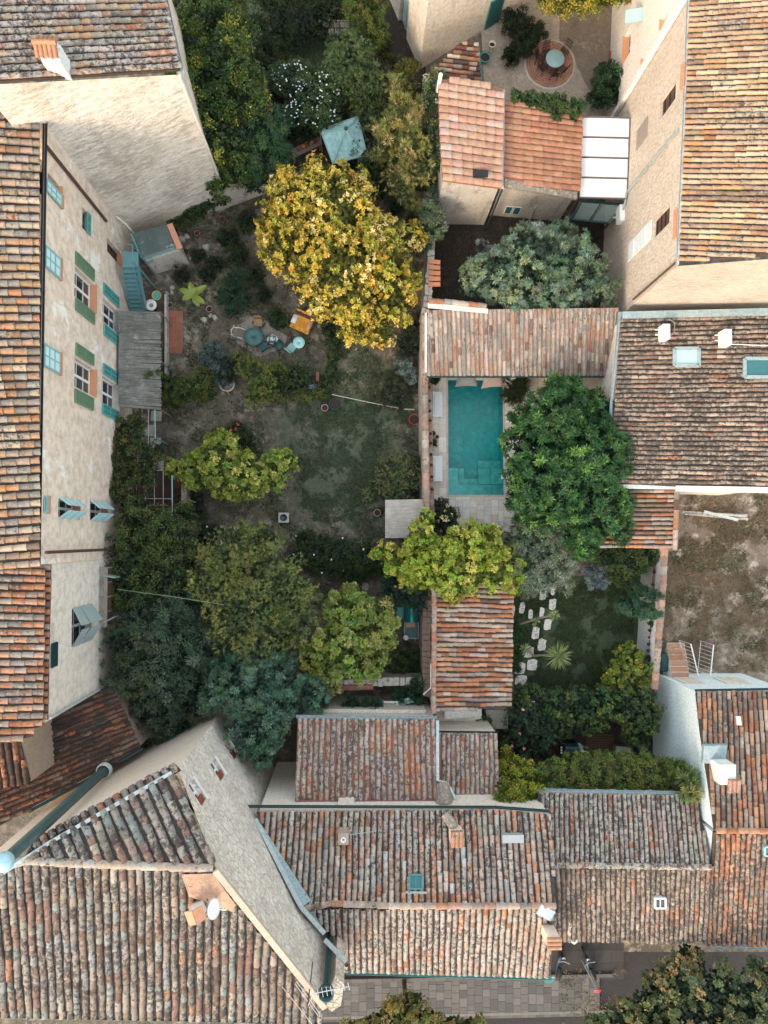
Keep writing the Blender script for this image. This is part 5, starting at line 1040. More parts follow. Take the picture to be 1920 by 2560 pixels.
def flowers(mat, n, up=.95, r0=.045, name='blossom'):
    def f(t, bl, g, r):
        mb = MB(); bp = Vector(t.location)
        for i in range(n):
            b = bl[r.randrange(len(bl))]; d = Vector((r.gauss(0, .6), r.gauss(0, .6), r.uniform(.5, 1))).normalized()
            p = Vector(b[0]) + Vector((d.x * b[1][0], d.y * b[1][1], d.z * b[1][2])) * r.uniform(.98, 1.08) + Vector((0, 0, .05))
            for k in range(5):
                a_ = k * 1.2566 + r.random(); q = Vector((math.cos(a_), math.sin(a_), .2)); s_ = Vector((-q.y, q.x, 0)); k_ = r0 * r.uniform(.8, 1.2)
                mb.add([p, p + q * k_ + s_ * k_ * .5, p + q * k_ * 1.5, p + q * k_ - s_ * k_ * .5], [(0, 1, 2, 3)])
        mb.build(name, mat, t)
    return f
tree('flowering_shrub', 'rounded green shrub covered with small white blue flowers above the canvas gazebo', 'shrub',
     [(740, 210, 50, 2.4), (790, 240, 55, 2.6), (800, 290, 45, 2.2), (750, 290, 40, 2.2), (835, 220, 35, 2.2), (700, 190, 25, 2)], base=(770, 250), trunk=.07, extra=flowers(FLOWERW, 240, r0=.034), stem='stem', crown='foliage', style='fine', k=3, leaf=(.13, .07), clump=.30, cols=((.022, .055, .022), (.085, .14, .045)))
tree('round_shrub', 'clipped round yellow green shrub beside the cream villa wall', 'shrub', [(915, 40, 52, 2.8), (930, 80, 45, 2.6), (900, -10, 45, 2.6)], base=(915, 45), trunk=.08, stem='stem', crown='foliage', style='fine', leaf=(.09, .05), clump=.25, cols=((.045, .07, .012), (.16, .19, .035)))
tree('bamboo_clump', 'soft pale green feathery bamboo clump above the flowering shrub', 'bamboo', [(880, 130, 45, 3.2), (860, 180, 50, 3.2), (910, 190, 42, 3.0), (880, 230, 35, 2.4), (840, 130, 20, 2.4)], base=(880, 170), trunk=.06, stem='stem', crown='foliage', style='spike', k=8, leaf=(.20, .03), clump=.30, cols=((.045, .085, .028), (.14, .20, .07)))
tree('dry_bamboo', 'tall golden dry bamboo clump between gazebo and ivy wall', 'bamboo', [(985, 220, 28, 4.2), (1000, 290, 42, 4.6), (1020, 360, 48, 4.8), (970, 330, 40, 4), (1040, 430, 38, 4.2), (1000, 460, 36, 3.6), (1030, 510, 22, 3), (1050, 270, 30, 3.6), (955, 390, 26, 3.2)], base=(1010, 360), trunk=.05, stem='stem', crown='foliage', style='spike', k=9, leaf=(.27, .035), clump=.34, cols=((.09, .11, .025), (.33, .30, .09)), accent=(.46, .34, .16), acc=.15)
tree('green_bamboo', 'low green feathery growth under the dry bamboo beside the gazebo', 'bamboo', [(930, 300, 40, 2.2), (925, 400, 40, 2.0), (960, 440, 40, 1.8), (1060, 360, 32, 2.2), (1060, 450, 34, 2.4), (1075, 400, 24, 2.6), (920, 250, 36, 2)], base=(950, 400), trunk=.05, stem='stem', crown='foliage', style='spike', k=7, leaf=(.22, .04), clump=.34, cols=((.025, .055, .02), (.13, .17, .05)))
tree('wall_ivy', 'variegated ivy running down the wall left of the faded salmon roof', 'ivy', [(1078, 215, 18, 4.2), (1080, 260, 20, 4.2), (1080, 310, 22, 4.1), (1085, 360, 24, 4.0), (1098, 410, 22, 3.8), (1096, 190, 12, 4.2)], base=(1085, 330), trunk=.06, stem='stem', crown='foliage', style='fine', leaf=(.11, .08), clump=.22, cols=((.04, .075, .025), (.17, .22, .09)), accent=(.45, .47, .30), acc=.15)
tree('euonymus_shrub', 'oval pale speckled shrub on the wall beside the stained white annexe', 'shrub', [(1078, 530, 30, 3.0, .9, 34), (1080, 570, 32, 3.0, .9, 36), (1066, 610, 18, 2.6), (1075, 495, 18, 2.8)], base=(1076, 555), trunk=.06, stem='stem', crown='foliage', style='fine', leaf=(.09, .06), clump=.2, cols=((.05, .085, .04), (.22, .28, .15)), accent=(.36, .40, .28), acc=.15)
tree('pergola_vine', 'olive green vine sprawling over the wire pergola by the facade', 'vine', [(325, 1080, 36, 2.7, .4), (310, 1130, 42, 2.8, .5), (350, 1140, 38, 2.7, .4), (310, 1190, 38, 2.8, .5), (360, 1180, 36, 2.6, .4), (300, 1230, 28, 3.0, .5), (345, 1060, 22, 2.6, .3), (395, 1130, 22, 2.6, .25), (330, 1255, 28, 2.7, .4)], base=(315, 1160), trunk=.05, stem='stem', crown='foliage', style='fine', leaf=(.12, .07), clump=.26, cols=((.030, .05, .018), (.12, .135, .045)), accent=(.22, .16, .06), acc=.12)
SH = dict(stem='stem', crown='foliage', trunk=.05)
tree('feathery_shrub', 'yellow green feathery shrub below the garden tables', 'shrub', [(625, 920, 32, 1.3), (655, 950, 38, 1.5), (640, 985, 30, 1.2), (600, 905, 18, 1), (690, 930, 22, 1.1), (675, 985, 22, 1.0)], base=(640, 945), style='spike', k=7, leaf=(.18, .035), clump=.26, cols=((.05, .08, .02), (.24, .27, .07)), **SH)
tree('blue_shrub', 'blue grey shrub left of the feathery yellow one near the concrete basin', 'shrub', [(535, 885, 30, .9), (545, 925, 25, .9), (520, 900, 18, .8), (560, 950, 18, .7)], base=(540, 905), style='fine', leaf=(.11, .05), clump=.22, cols=((.055, .09, .08), (.15, .22, .20)), **SH)
tree('dark_shrub', 'very dark green shrub beside the round concrete basin', 'shrub', [(575, 915, 26, .9), (565, 935, 22, .8)], base=(572, 920), style='feather', leaf=(.15, .04), clump=.22, cols=((.015, .028, .014), (.04, .06, .025)), **SH)
tree('mixed_hedge', 'loose green hedge running right from the reed mat pergola', 'hedge', [(425, 965, 30, 1.0), (465, 980, 32, 1.1), (500, 965, 30, 1.1), (440, 1000, 22, .8), (525, 985, 22, .8), (385, 945, 20, 2.4), (515, 940, 20, 1)], base=(455, 980), style='fine', leaf=(.12, .06), clump=.25, cols=((.03, .06, .016), (.14, .17, .035)), **SH)
tree('rosemary_shrub', 'dark green shrub with yellow tips behind the long trimmed edging', 'shrub', [(690, 945, 26, .8), (720, 955, 30, .9), (745, 935, 24, .8), (755, 965, 20, .6)], base=(722, 950), style='spike', k=6, leaf=(.14, .04), clump=.22, cols=((.022, .045, .018), (.09, .12, .04)), **SH)
tree('trimmed_edging', 'long narrow trimmed edging hedge leading to the flower pots', 'hedge', [(680 + 15 * i, 988 - (i % 2) * 2, 11, .45, .3) for i in range(10)], base=(750, 988), style='fine', leaf=(.08, .05), clump=.16, cols=((.05, .075, .018), (.2, .23, .06)), accent=(.4, .25, .12), acc=.08, **SH)
tree('shrub_row', 'trailing low green shrubs running up from the flower pots', 'shrub', [(820, 960, 16, .5), (828, 925, 15, .5), (835, 890, 16, .5), (830, 850, 20, .6), (822, 820, 18, .6), (812, 975, 16, .5)], base=(828, 890), style='fine', leaf=(.10, .06), clump=.2, cols=((.022, .045, .016), (.085, .12, .035)), **SH)
tree('silver_shrub', 'small silver leaved shrub near the long pool wall', 'shrub', [(1015, 925, 22, .9), (1000, 905, 14, .7), (1025, 945, 14, .7)], base=(1014, 925), style='rosette', k=6, leaf=(.13, .05), clump=.2, cols=((.08, .12, .10), (.26, .33, .29)), **SH)
tree('brown_shrub', 'dull dark shrub below the silver one at the lawn corner', 'shrub', [(985, 960, 30, .8), (970, 990, 26, .7), (1000, 1000, 20, .6)], base=(984, 975), style='fine', leaf=(.09, .04), clump=.22, cols=((.028, .04, .02), (.085, .095, .045)), **SH)
tree('buddleia_shrub', 'feathery pale olive shrub above the thatched shed', 'shrub', [(985, 1170, 36, 1.5), (1020, 1195, 34, 1.4), (965, 1215, 32, 1.2), (1000, 1235, 30, 1.1), (935, 1225, 20, .8), (1040, 1160, 20, 1)], base=(995, 1205), style='spike', k=7, leaf=(.17, .035), clump=.26, cols=((.045, .07, .03), (.22, .24, .10)), **SH)
tree('asparagus_fern', 'dark feathery fern patch right of the banana plant', 'fern', [(590, 700, 34, .8), (570, 740, 34, .8), (610, 745, 28, .7), (580, 780, 22, .6)], base=(588, 735), style='feather', k=5, leaf=(.22, .02), clump=.28, cols=((.018, .05, .024), (.05, .11, .045)), **SH)
tree('low_shrub', 'small dark green shrub between the round green table and the orange armchair', 'shrub', [(690, 795, 22, .6), (700, 812, 16, .5)], base=(693, 800), style='fine', leaf=(.09, .05), clump=.2, cols=((.022, .045, .018), (.07, .11, .035)), **SH)
tree('edge_shrub', 'dark shrubs along the garden edge under the golden tree', 'shrub', [(1030, 820, 22, .7), (1035, 870, 20, .7), (1010, 860, 18, .6), (820, 800, 20, .6)], base=(1025, 850), style='fine', leaf=(.10, .05), clump=.22, cols=((.02, .035, .018), (.06, .085, .04)), **SH)
tree('dark_hedge', 'dark green hedge with tiny white flowers at the lower edge of the lawn', 'hedge', [(790, 1370, 40, 1.4), (850, 1380, 42, 1.4), (910, 1390, 40, 1.4), (960, 1400, 36, 1.2), (820, 1410, 36, 1.2), (890, 1430, 36, 1.0), (760, 1350, 24, 1), (740, 1400, 26, 1)], base=(860, 1395), extra=flowers(FLOWERW, 12, r0=.035), style='fine', leaf=(.11, .06), clump=.28, cols=((.016, .034, .013), (.06, .095, .026)), **SH)
tree('corner_creeper', 'leafy creeper climbing at the foot of the stucco house wall', 'creeper', [(470, 545, 20, .8), (500, 525, 22, .9), (525, 510, 16, .9), (440, 560, 14, .6)], base=(495, 530), style='fine', leaf=(.10, .06), clump=.2, cols=((.025, .05, .016), (.09, .13, .035)), **SH)
tree('flower_bush', 'white flowered dark bush at the back edge of the bare bed', 'shrub', [(520, 1335, 26, 1.0), (560, 1365, 22, 1), (600, 1330, 18, .8)], base=(540, 1345), extra=flowers(FLOWERW, 16, r0=.04), style='fine', leaf=(.10, .06), clump=.22, cols=((.018, .04, .016), (.06, .10, .03)), **SH)
tree('border_shrub', 'dark spiky border plant at the foot of the retaining wall', 'shrub', [(490, 1250, 22, .5), (495, 1285, 18, .4)], base=(492, 1262), style='feather', k=5, leaf=(.26, .03), clump=.22, cols=((.02, .035, .018), (.07, .10, .06)), **SH)
# right garden
tree('lavender_shrub', 'pale silver blue lavender mound on the shaded lawn', 'shrub', [(1492, 1442, 30, .7), (1478, 1432, 18, .6), (1508, 1450, 16, .6)], base=(1492, 1442), style='fine', leaf=(.10, .035), clump=.18, cols=((.14, .18, .19), (.36, .42, .44)), **SH)
tree('viburnum_hedge', 'bright and dark green evergreen hedge along the lower lawn edge', 'hedge', [(1330, 1750, 40, 1.6), (1390, 1760, 42, 1.7), (1450, 1765, 44, 1.8), (1510, 1760, 46, 2.0), (1570, 1770, 50, 2.2), (1610, 1790, 40, 2.2), (1590, 1830, 32, 2.0), (1480, 1800, 40, 1.7), (1420, 1800, 36, 1.5), (1600, 1740, 30, 2.2)], base=(1480, 1780), style='rosette', k=5, leaf=(.13, .08), clump=.28, cols=((.018, .045, .018), (.085, .14, .035)), accent=(.2, .24, .04), acc=.12, stem='stem', crown='foliage', trunk=.08)
tree('oleander_shrub', 'dark oleander with a few pink flowers beside the outbuilding', 'shrub', [(1310, 1790, 46, 2.0), (1360, 1830, 42, 2.0), (1300, 1860, 40, 1.8), (1340, 1880, 34, 1.4), (1300, 1740, 26, 1.6)], base=(1330, 1820), extra=flowers(simple('pink petal', (.65, .25, .28), .6), 12, r0=.06), style='spike', k=8, leaf=(.22, .045), clump=.30, cols=((.016, .036, .018), (.06, .105, .045)), **SH)
tree('citrus_shrub', 'yellow tipped orange speckled citrus shrub at the corner of the lawn', 'shrub', [(1570, 1640, 30, 1.9), (1550, 1680, 30, 1.7), (1600, 1675, 32, 2.0), (1530, 1705, 18, 1.3), (1620, 1700, 18, 1.8), (1580, 1715, 28, 1.8)], base=(1575, 1680), style='rosette', k=6, leaf=(.14, .09), clump=.24, cols=((.055, .10, .018), (.24, .28, .03)), accent=(.42, .30, .03), acc=.10, **SH)
tree('corner_shrub', 'dark green spreading shrub between lean-to and white wall', 'shrub', [(1530, 1400, 38, 1.6), (1580, 1405, 34, 1.7), (1618, 1385, 26, 1.8), (1552, 1432, 26, 1.4), (1500, 1380, 30, 1.5)], base=(1560, 1410), style='fine', leaf=(.13, .07), clump=.28, cols=((.018, .045, .016), (.08, .13, .035)), **SH)
tree('leaning_cypress', 'dark slender cypress leaning over the white wall, the upper of two', 'cypress', [(1588, 1472, 19, 1.8), (1606, 1478, 17, 2.6), (1622, 1483, 14, 3.3), (1637, 1487, 10, 3.9), (1648, 1490, 5, 4.3)], base=(1572, 1462), style='feather', k=6, leaf=(.14, .035), clump=.14, cols=((.016, .045, .026), (.05, .11, .05)), trunk=.06)
tree('leaning_cypress', 'bushier green cypress leaning over the white wall, the lower of two', 'cypress', [(1562, 1512, 22, 1.4), (1586, 1520, 24, 2.2), (1608, 1526, 20, 2.9), (1626, 1531, 14, 3.5), (1641, 1535, 8, 3.9), (1650, 1537, 4, 4.2)], base=(1562, 1500), style='feather', k=6, leaf=(.15, .04), clump=.15, cols=((.025, .075, .045), (.09, .19, .10)), trunk=.06)
tree('hedge_bed', 'flat topped olive green hedge roof behind the grey tiled row house', 'hedge', [(1375 + 28 * i, 1922 + 3 * (i % 3), 30, 4.45, .4) for i in range(12)] + [(1375 + 30 * i, 1955, 26, 4.5, .4) for i in range(12)] + [(1420 + 32 * i, 1900, 22, 4.0, .6) for i in range(7)], base=(1540, 1940), style='fine', leaf=(.10, .06), clump=.24, cols=((.06, .09, .022), (.20, .23, .05)), stem='stem', crown='foliage', trunk=.08)
tree('golden_hedge', 'bright yellow green bush between the small annexe and the hedge roof', 'hedge', [(1280, 1930, 36, 3.6), (1310, 1950, 36, 4.2), (1270, 1975, 32, 5.4, .7), (1310, 1985, 36, 5.2, .7), (1335, 1975, 26, 5.0, .7), (1340, 1935, 30, 4.2), (1268, 1900, 24, 3.2), (1260, 1995, 22, 5.8, .5)], base=(1295, 1960), style='fine', leaf=(.11, .07), clump=.28, cols=((.10, .13, .012), (.36, .38, .045)), stem='stem', crown='foliage', trunk=.08)
tree('bamboo_shoots', 'pointed bamboo like shoots against the pale blue wall', 'bamboo', [(1650, 1925, 16, 2.6), (1664, 1945, 20, 3.6), (1684, 1925, 18, 4.2), (1690, 1960, 20, 4.6), (1712, 1945, 18, 5.4), (1722, 1972, 18, 5.8)], base=(1618, 1880), style='spike', k=8, leaf=(.42, .08), clump=.24, m_=5, cols=((.07, .12, .04), (.32, .38, .12)), trunk=.04, stem='stem', crown='foliage')
tree('pool_shrub', 'dark shrub at the lower left corner of the pool deck', 'shrub', [(1095, 1270, 26, 1.1), (1110, 1300, 24, 1.1), (1125, 1285, 18, .9), (1090, 1310, 20, .9)], base=(1102, 1288), extra=flowers(simple('yellow petal', (.75, .60, .30), .6), 8, r0=.08), style='fine', leaf=(.10, .05), clump=.22, cols=((.028, .045, .02), (.085, .11, .045)), **SH)
tree('potted_cycad', 'dark spiky cycad beside the beige canvas at the pool house', 'shrub', [(1290, 965, 28, .9, .5), (1280, 985, 20, .7, .4)], base=(1290, 968), style='feather', k=10, leaf=(.42, .035), clump=.26, cols=((.018, .03, .014), (.05, .075, .03)), **SH)
tree('terrace_creeper', 'dark green creeper hanging in the shut terrace behind the rubble wall', 'creeper', [(880, 1765, 24, 2.4), (930, 1765, 26, 2.4), (1010, 1735, 24, 2.0), (1045, 1740, 22, 2.0), (1040, 1710, 16, 2.4)], base=(930, 1750), style='fine', leaf=(.11, .06), clump=.24, cols=((.016, .05, .024), (.05, .12, .05)), **SH)
tree('barbecue_shrub', 'small green shrub below the teal barrel barbecue', 'shrub', [(1000, 1650, 28, 1.0), (1020, 1670, 22, .9), (1035, 1640, 18, .8)], base=(1010, 1655), style='fine', leaf=(.11, .06), clump=.24, cols=((.02, .045, .016), (.09, .14, .035)), **SH)
tree('hanging_oleander', 'dark leafy branches hanging over the teal barrel barbecue', 'shrub', [(985, 1470, 34, 2.4), (1020, 1480, 32, 2.6), (1040, 1500, 26, 2.6), (1000, 1440, 30, 2.4)], base=(1000, 1462), style='spike', k=7, leaf=(.2, .045), clump=.26, cols=((.014, .034, .022), (.05, .10, .06)), **SH)
tree('stair_shrub', 'small green shrub beside the white stepped terrace', 'shrub', [(1208, 1805, 16, 1.4), (1215, 1822, 14, 1.2)], base=(1211, 1812), style='fine', leaf=(.10, .06), clump=.2, cols=((.022, .05, .018), (.09, .14, .04)), **SH)
tree('ground_ivy', 'strip of dark ground ivy along the orange roofed outbuilding', 'ivy', [(1291, 1570, 10, .3, .2), (1291, 1595, 11, .3, .2), (1292, 1620, 12, .3, .2), (1291, 1645, 11, .3, .2), (1290, 1668, 10, .3, .2)], base=(1291, 1620), style='fine', leaf=(.08, .05), clump=.18, cols=((.02, .06, .018), (.06, .13, .03)), wood=False, crown='foliage')
# top right yard
tree('yard_shrub', 'dark green rounded shrub against the white house front', 'shrub', [(1520, 205, 40, 1.6), (1545, 240, 32, 1.5), (1500, 245, 30, 1.2), (1510, 175, 22, 1.1)], base=(1522, 220), style='fine', leaf=(.13, .08), clump=.28, cols=((.018, .045, .020), (.06, .12, .045)), **SH)
tree('yellow_shrub', 'yellow green tree crown cut by the top edge above the gravel yard', 'tree', [(1400, 5, 40, 3.0), (1450, 0, 45, 3.2), (1500, -5, 40, 3.0), (1370, -10, 36, 2.8), (1540, -20, 36, 3)], base=(1450, -10), style='fine', leaf=(.14, .09), clump=.3, cols=((.09, .11, .012), (.32, .30, .04)), accent=(.42, .34, .05), acc=.2, trunk=.1)
tree('yard_ground_ivy', 'dark ground cover left of the round brick terrace', 'ivy', [(1290, 60, 40, .5, .3), (1310, 110, 36, .5, .3), (1280, 140, 24, .4, .3), (1340, 80, 26, .4, .3)], base=(1305, 100), style='fine', leaf=(.11, .07), clump=.26, cols=((.012, .026, .012), (.04, .065, .024)), wood=False, crown='foliage')
tree('roof_vine', 'green vine spilling over the top edge of the red brown tiled roof', 'vine', [(1290, 245, 16, 4.2, .25), (1325, 250, 18, 4.2, .25), (1360, 255, 22, 4.1, .3), (1400, 262, 24, 4.0, .3), (1440, 270, 20, 3.9, .3), (1390, 285, 14, 4.0, .15), (1430, 295, 10, 3.8, .15)], base=(1370, 240), style='fine', leaf=(.11, .07), clump=.2, cols=((.02, .05, .018), (.08, .14, .04)), wood=False, crown='foliage')
tree('orchard_shrub', 'dark shrubs on the shaded upper lawn', 'shrub', [(700, 45, 36, 1.2), (760, 60, 40, 1.4), (800, 30, 36, 1.3), (740, 100, 30, 1), (640, 60, 30, 1.1), (800, 80, 26, 1), (660, 120, 26, .9)], base=(740, 60), style='spike', k=6, leaf=(.17, .05), clump=.3, cols=((.018, .032, .016), (.055, .08, .03)), **SH)
tree('undergrowth', 'brownish undergrowth between flowering shrub and bamboo', 'shrub', [(880, 260, 30, 1.2), (920, 225, 34, 1.4), (850, 300, 26, 1), (960, 200, 28, 1.4), (900, 300, 22, .8)], base=(890, 265), style='fine', leaf=(.11, .06), clump=.28, cols=((.03, .04, .018), (.11, .12, .04)), accent=(.18, .12, .05), acc=.15, **SH)
tree('villa_shrub', 'olive yellow shrub at the sharp corner of the cream villa', 'shrub', [(1010, 175, 22, 1.6), (990, 195, 20, 1.4), (1035, 165, 14, 1.6)], base=(1010, 180), style='fine', leaf=(.10, .06), clump=.22, cols=((.07, .075, .012), (.22, .20, .035)), **SH)
# street trees
tree('street_tree', 'large plane like street tree with brown tinged leaves at the bottom right', 'tree',
     [(1780, 2480, 75, 6.0), (1700, 2440, 60, 5.6), (1860, 2500, 80, 6.0), (1620, 2520, 60, 5.2), (1740, 2550, 80, 6.0), (1560, 2550, 50, 4.8), (1850, 2580, 80, 6), (1720, 2390, 36, 5), (1650, 2460, 40, 5), (1900, 2440, 50, 5.4), (1640, 2600, 70, 5.4), (1500, 2580, 40, 4.6)], base=(1730, 2480), trunk=.28, limbs=9, style='rosette', k=6, leaf=(.17, .10), clump=.33, cols=((.022, .045, .022), (.15, .17, .065)), accent=(.34, .22, .09), acc=.16, bark=BARKD)
tree('street_tree', 'street tree with a dark slanting trunk at the bottom centre', 'tree',
     [(1000, 2545, 50, 5.0), (1060, 2562, 50, 5.0), (945, 2570, 48, 5.0), (1130, 2580, 45, 5), (1035, 2500, 24, 4.8), (890, 2585, 40, 4.6), (1180, 2570, 28, 4.6)], base=(1010, 2450), trunk=.12, limbs=3, style='rosette', k=6, leaf=(.16, .10), clump=.30, cols=((.05, .07, .016), (.26, .24, .07)), accent=(.40, .30, .08), acc=.15, bark=BARKD)

# ================================================================== GRASS AND WEEDS (stuff)
def ground_cover(name, label, pts, n, cols, leaf=(.09, .03), seed=1, thr=0, tall=.5, z=.005, sc=.8, cat='grass'):
    g = np.random.default_rng(seed); poly = [(P(*q).x, P(*q).y) for q in pts]
    xs = [p[0] for p in poly]; ys = [p[1] for p in poly]; px = g.uniform(min(xs), max(xs), n); py = g.uniform(min(ys), max(ys), n)
    keep = np.zeros(n, bool)
    for i in range(len(poly)):
        (x1, y1), (x2, y2) = poly[i], poly[(i + 1) % len(poly)]
        c_ = ((y1 > py) != (y2 > py)); keep ^= c_ & (px < (x2 - x1) * (py - y1) / ((y2 - y1) + 1e-9) + x1)
    px, py = px[keep], py[keep]; nz = np.array([mnoise.fractal((x * sc, y * sc, seed), .6, 2.1, 4) for x, y in zip(px, py)]); k = nz > thr + g.normal(0, .08, len(nz))
    px, py, nz = px[k], py[k], nz[k]; m = len(px); p = np.stack([px, py, np.full(m, z)], 1)
    ax = g.normal(size=(m, 3)); ax[:, 2] = np.abs(ax[:, 2]) * tall + .15; nr = g.normal(size=(m, 3)) * .4 + np.array([0, 0, 1.])
    t_ = np.clip(g.random(m) * .7 + nz * .5, 0, 1)[:, None]; cols = np.array(cols); col = cols[0] * (1 - t_) + cols[1] * t_
    o_ = fast_mesh(name, leafquads(p, ax, nr, leaf[0] * g.uniform(.6, 1.4, m), leaf[1] * g.uniform(.7, 1.3, m)), col, LEAF, None)
    return tag(o_, label, cat, kind='stuff')
GARD = [(330, 600), (560, 530), (700, 430), (1045, 480), (1050, 1340), (1060, 1700), (500, 1700), (470, 1300), (410, 1290), (405, 1020), (415, 700)]
ground_cover('grass', 'thin patchy grass over the bare garden soil', GARD, 150000, ((.034, .046, .02), (.12, .125, .06)), (.12, .04), 3, .12, .35)
ground_cover('grass', 'thicker green grass on the open lawn patch', [(760, 940), (1030, 920), (1045, 1250), (960, 1310), (760, 1300), (720, 1120)], 60000, ((.030, .056, .028), (.085, .12, .06)), (.10, .035), 5, .06, .3)
ground_cover('grass', 'short shaded grass of the stepping stone lawn', [(1285, 1450), (1580, 1450), (1590, 1725), (1290, 1725)], 60000, ((.026, .048, .02), (.080, .11, .042)), (.10, .035), 6, -.1, .3)
ground_cover('dry_weeds', 'dry brown weeds scattered over the vacant lot', [(1690, 1235), (1950, 1235), (1950, 1680), (1650, 1680), (1660, 1380), (1690, 1370)], 52000, ((.14, .095, .06), (.42, .32, .20)), (.16, .025), 7, .02, .9, cat='weeds', sc=.6)
ground_cover('green_weeds', 'dark green weeds among the dry growth of the vacant lot', [(1690, 1235), (1950, 1235), (1950, 1680), (1650, 1680), (1660, 1380), (1690, 1370)], 24000, ((.05, .06, .028), (.15, .15, .06)), (.13, .045), 17, .22, .7, cat='weeds', sc=.5)
ground_cover('grass', 'dark grass of the upper shaded lawn', [(600, -20), (860, -20), (910, 200), (850, 300), (620, 260)], 16000, ((.016, .034, .014), (.045, .07, .024)), (.12, .03), 8, -.1, .5)
ground_cover('fallen_leaves', 'fallen leaves and low growth in the dark yard', [(1095, 560), (1540, 560), (1540, 770), (1080, 770)], 7000, ((.04, .025, .016), (.12, .085, .055)), (.10, .06), 9, 0, .2, cat='leaves')
ground_cover('fallen_leaves', 'fallen leaves on the street edge paving', [(1400, 2420), (1560, 2420), (1560, 2560), (1400, 2560)], 700, ((.08, .05, .03), (.25, .18, .08)), (.10, .07), 10, 0, .2, z=.13, cat='leaves')

# ================================================================== OBJECTS
V3 = Vector
def copy_tree(o, loc=None, rz=None, label=None, group=None, parent=None):
    c = o.copy(); C.objects.link(c)
    if parent is not None: c.parent = parent
    if loc is not None: c.location = loc
    if rz is not None: c.rotation_euler = (0, 0, rz)
    if label: c['label'] = label
    if group: c['group'] = group
    for ch in [x for x in bpy.data.objects if x.parent == o]: copy_tree(ch, parent=c)
    return c
# ---- metal staircase
t = thing('metal_staircase', 'steep turquoise blue metal staircase with landing against the pink facade', 'staircase', P(335, 700, 1.5))
top = [P(306, 628, 3.3), P(345, 630, 3.3), P(346, 668, 3.3), P(307, 668, 3.3)]
MB().prism([(v.x, v.y) for v in top], 3.22, 3.3).build('landing', STAIRB, t)
A1, A2, B1_, B2_ = P(307, 669, 3.25), P(345, 669, 3.25), P(328, 776, .7), P(366, 776, .7); A1.z = A2.z = 3.22
st = MB(); NS = 10
for k in range(NS):
    f = (k + .6) / NS; a_, b_ = A1.lerp(B1_, f), A2.lerp(B2_, f); st.bar(a_, b_, .24, .04)
st.build('tread', STAIRB, t)
for a_, b_ in ((A1, B1_), (A2, B2_)): MB().bar(a_, b_, .06, .24).build('stringer', STAIRB, t)
mb = MB(); up = V3((0, 0, .95))
for a_, b_ in ((A2, B2_),):
    mb.tube([a_ + up, b_ + up], .022, 6); mb.tube([a_ + up * .5, b_ + up * .5], .015, 6)
    for f in (0, .33, .66, 1): p = a_.lerp(b_, f); mb.tube([p, p + up], .02, 6)
for i in (0, 1): mb.tube([top[i] + up, top[(i + 1) % 4] + up], .022, 6); mb.tube([top[i], top[i] + up], .02, 6)
mb.build('handrail', STAIRB, t)
tk = P(337, 600, 0); mb = MB()
for x, y in ((306, 628), (345, 630), (346, 668)): q = P(x, y, 3.2); mb.box((q.x, q.y, 1.6), (.07, .07, 3.2))
mb.build('support_post', STAIRB, t)
# ---- shed with translucent roof
t = thing('garden_shed', 'little masonry shed with corrugated translucent roof in the corner by the stairs', 'shed', P(385, 610, 0))
plS = plane3((330, 582, 2.5), (352, 645, 2.1), (440, 615, 2.2)); gS = [(326, 582), (410, 555), (426, 562), (455, 625), (360, 655)]
w_ = [(on(plS, *q).x, on(plS, *q).y) for q in [(330, 584), (428, 560), (452, 622), (358, 652)]]; MB().prism(shrink(w_, .97), 0, lambda p: zon(plS, *p) - .2).build('wall', PL_GREY, t)
mb = MB(); A_, B_, C_, D_ = [on(plS, *q) for q in ((332, 584), (415, 561), (438, 616), (355, 642))]; n_ = 26
for k in range(n_):
    f0, f1_ = k / n_, (k + 1) / n_; u_ = V3((0, 0, .04 if k % 2 else -.0))
    mb.add([A_.lerp(B_, f0), A_.lerp(B_, (f0 + f1_) / 2) + V3((0, 0, .04)), D_.lerp(C_, (f0 + f1_) / 2) + V3((0, 0, .04)), D_.lerp(C_, f0)], [(0, 1, 2, 3)])
    mb.add([A_.lerp(B_, (f0 + f1_) / 2) + V3((0, 0, .04)), A_.lerp(B_, f1_), D_.lerp(C_, f1_), D_.lerp(C_, (f0 + f1_) / 2) + V3((0, 0, .04))], [(0, 1, 2, 3)])
mb.build('roof_sheet', plaster('grimy corrugated sheet', (.17, .22, .21), (.08, .10, .10), (.42, .50, .48), 1.2, .2, t3=(.55, .66), rough=.5), t)
mb = MB(); mb.bar(on(plS, 424, 560), on(plS, 450, 622), .30, .14); mb.build('wall_coping', BRICKP, t)
mb = MB(); mb.bar(on(plS, 357, 650), on(plS, 438, 620), .05, .08); mb.bar(on(plS, 328, 584), on(plS, 354, 646), .08, .08); mb.build('roof_edge', TEAL, t)
# ---- reed mat pergola
t = thing('reed_pergola', 'pergola shaded by a grey reed mat against the pink facade', 'pergola', P(350, 900, 0))
plR = plane3((297, 778, 2.85), (297, 1018, 2.85), (403, 900, 2.6)); c4 = [on(plR, *q) for q in ((297, 778), (402, 780), (402, 1023), (296, 1016))]
mb = MB(); n_ = 90; r = random.Random(4)
for k in range(n_):
    f = (k + .5) / n_; a_, b_ = c4[0].lerp(c4[3], f), c4[1].lerp(c4[2], f); e = r.uniform(-.05, .06)
    mb.bar(a_ + V3((0, 0, r.uniform(-.01, .02))), b_ + V3((e, r.uniform(-.03, .03), r.uniform(-.01, .02))), .056, .02, col=(1, 1, 1))
mb.build('reed_mat', REED, t)
mb = MB()
for f in (0, .25, .5, .75, 1): mb.bar(c4[0].lerp(c4[3], f) - V3((0, 0, .07)), c4[1].lerp(c4[2], f) - V3((0, 0, .07)), .05, .07)
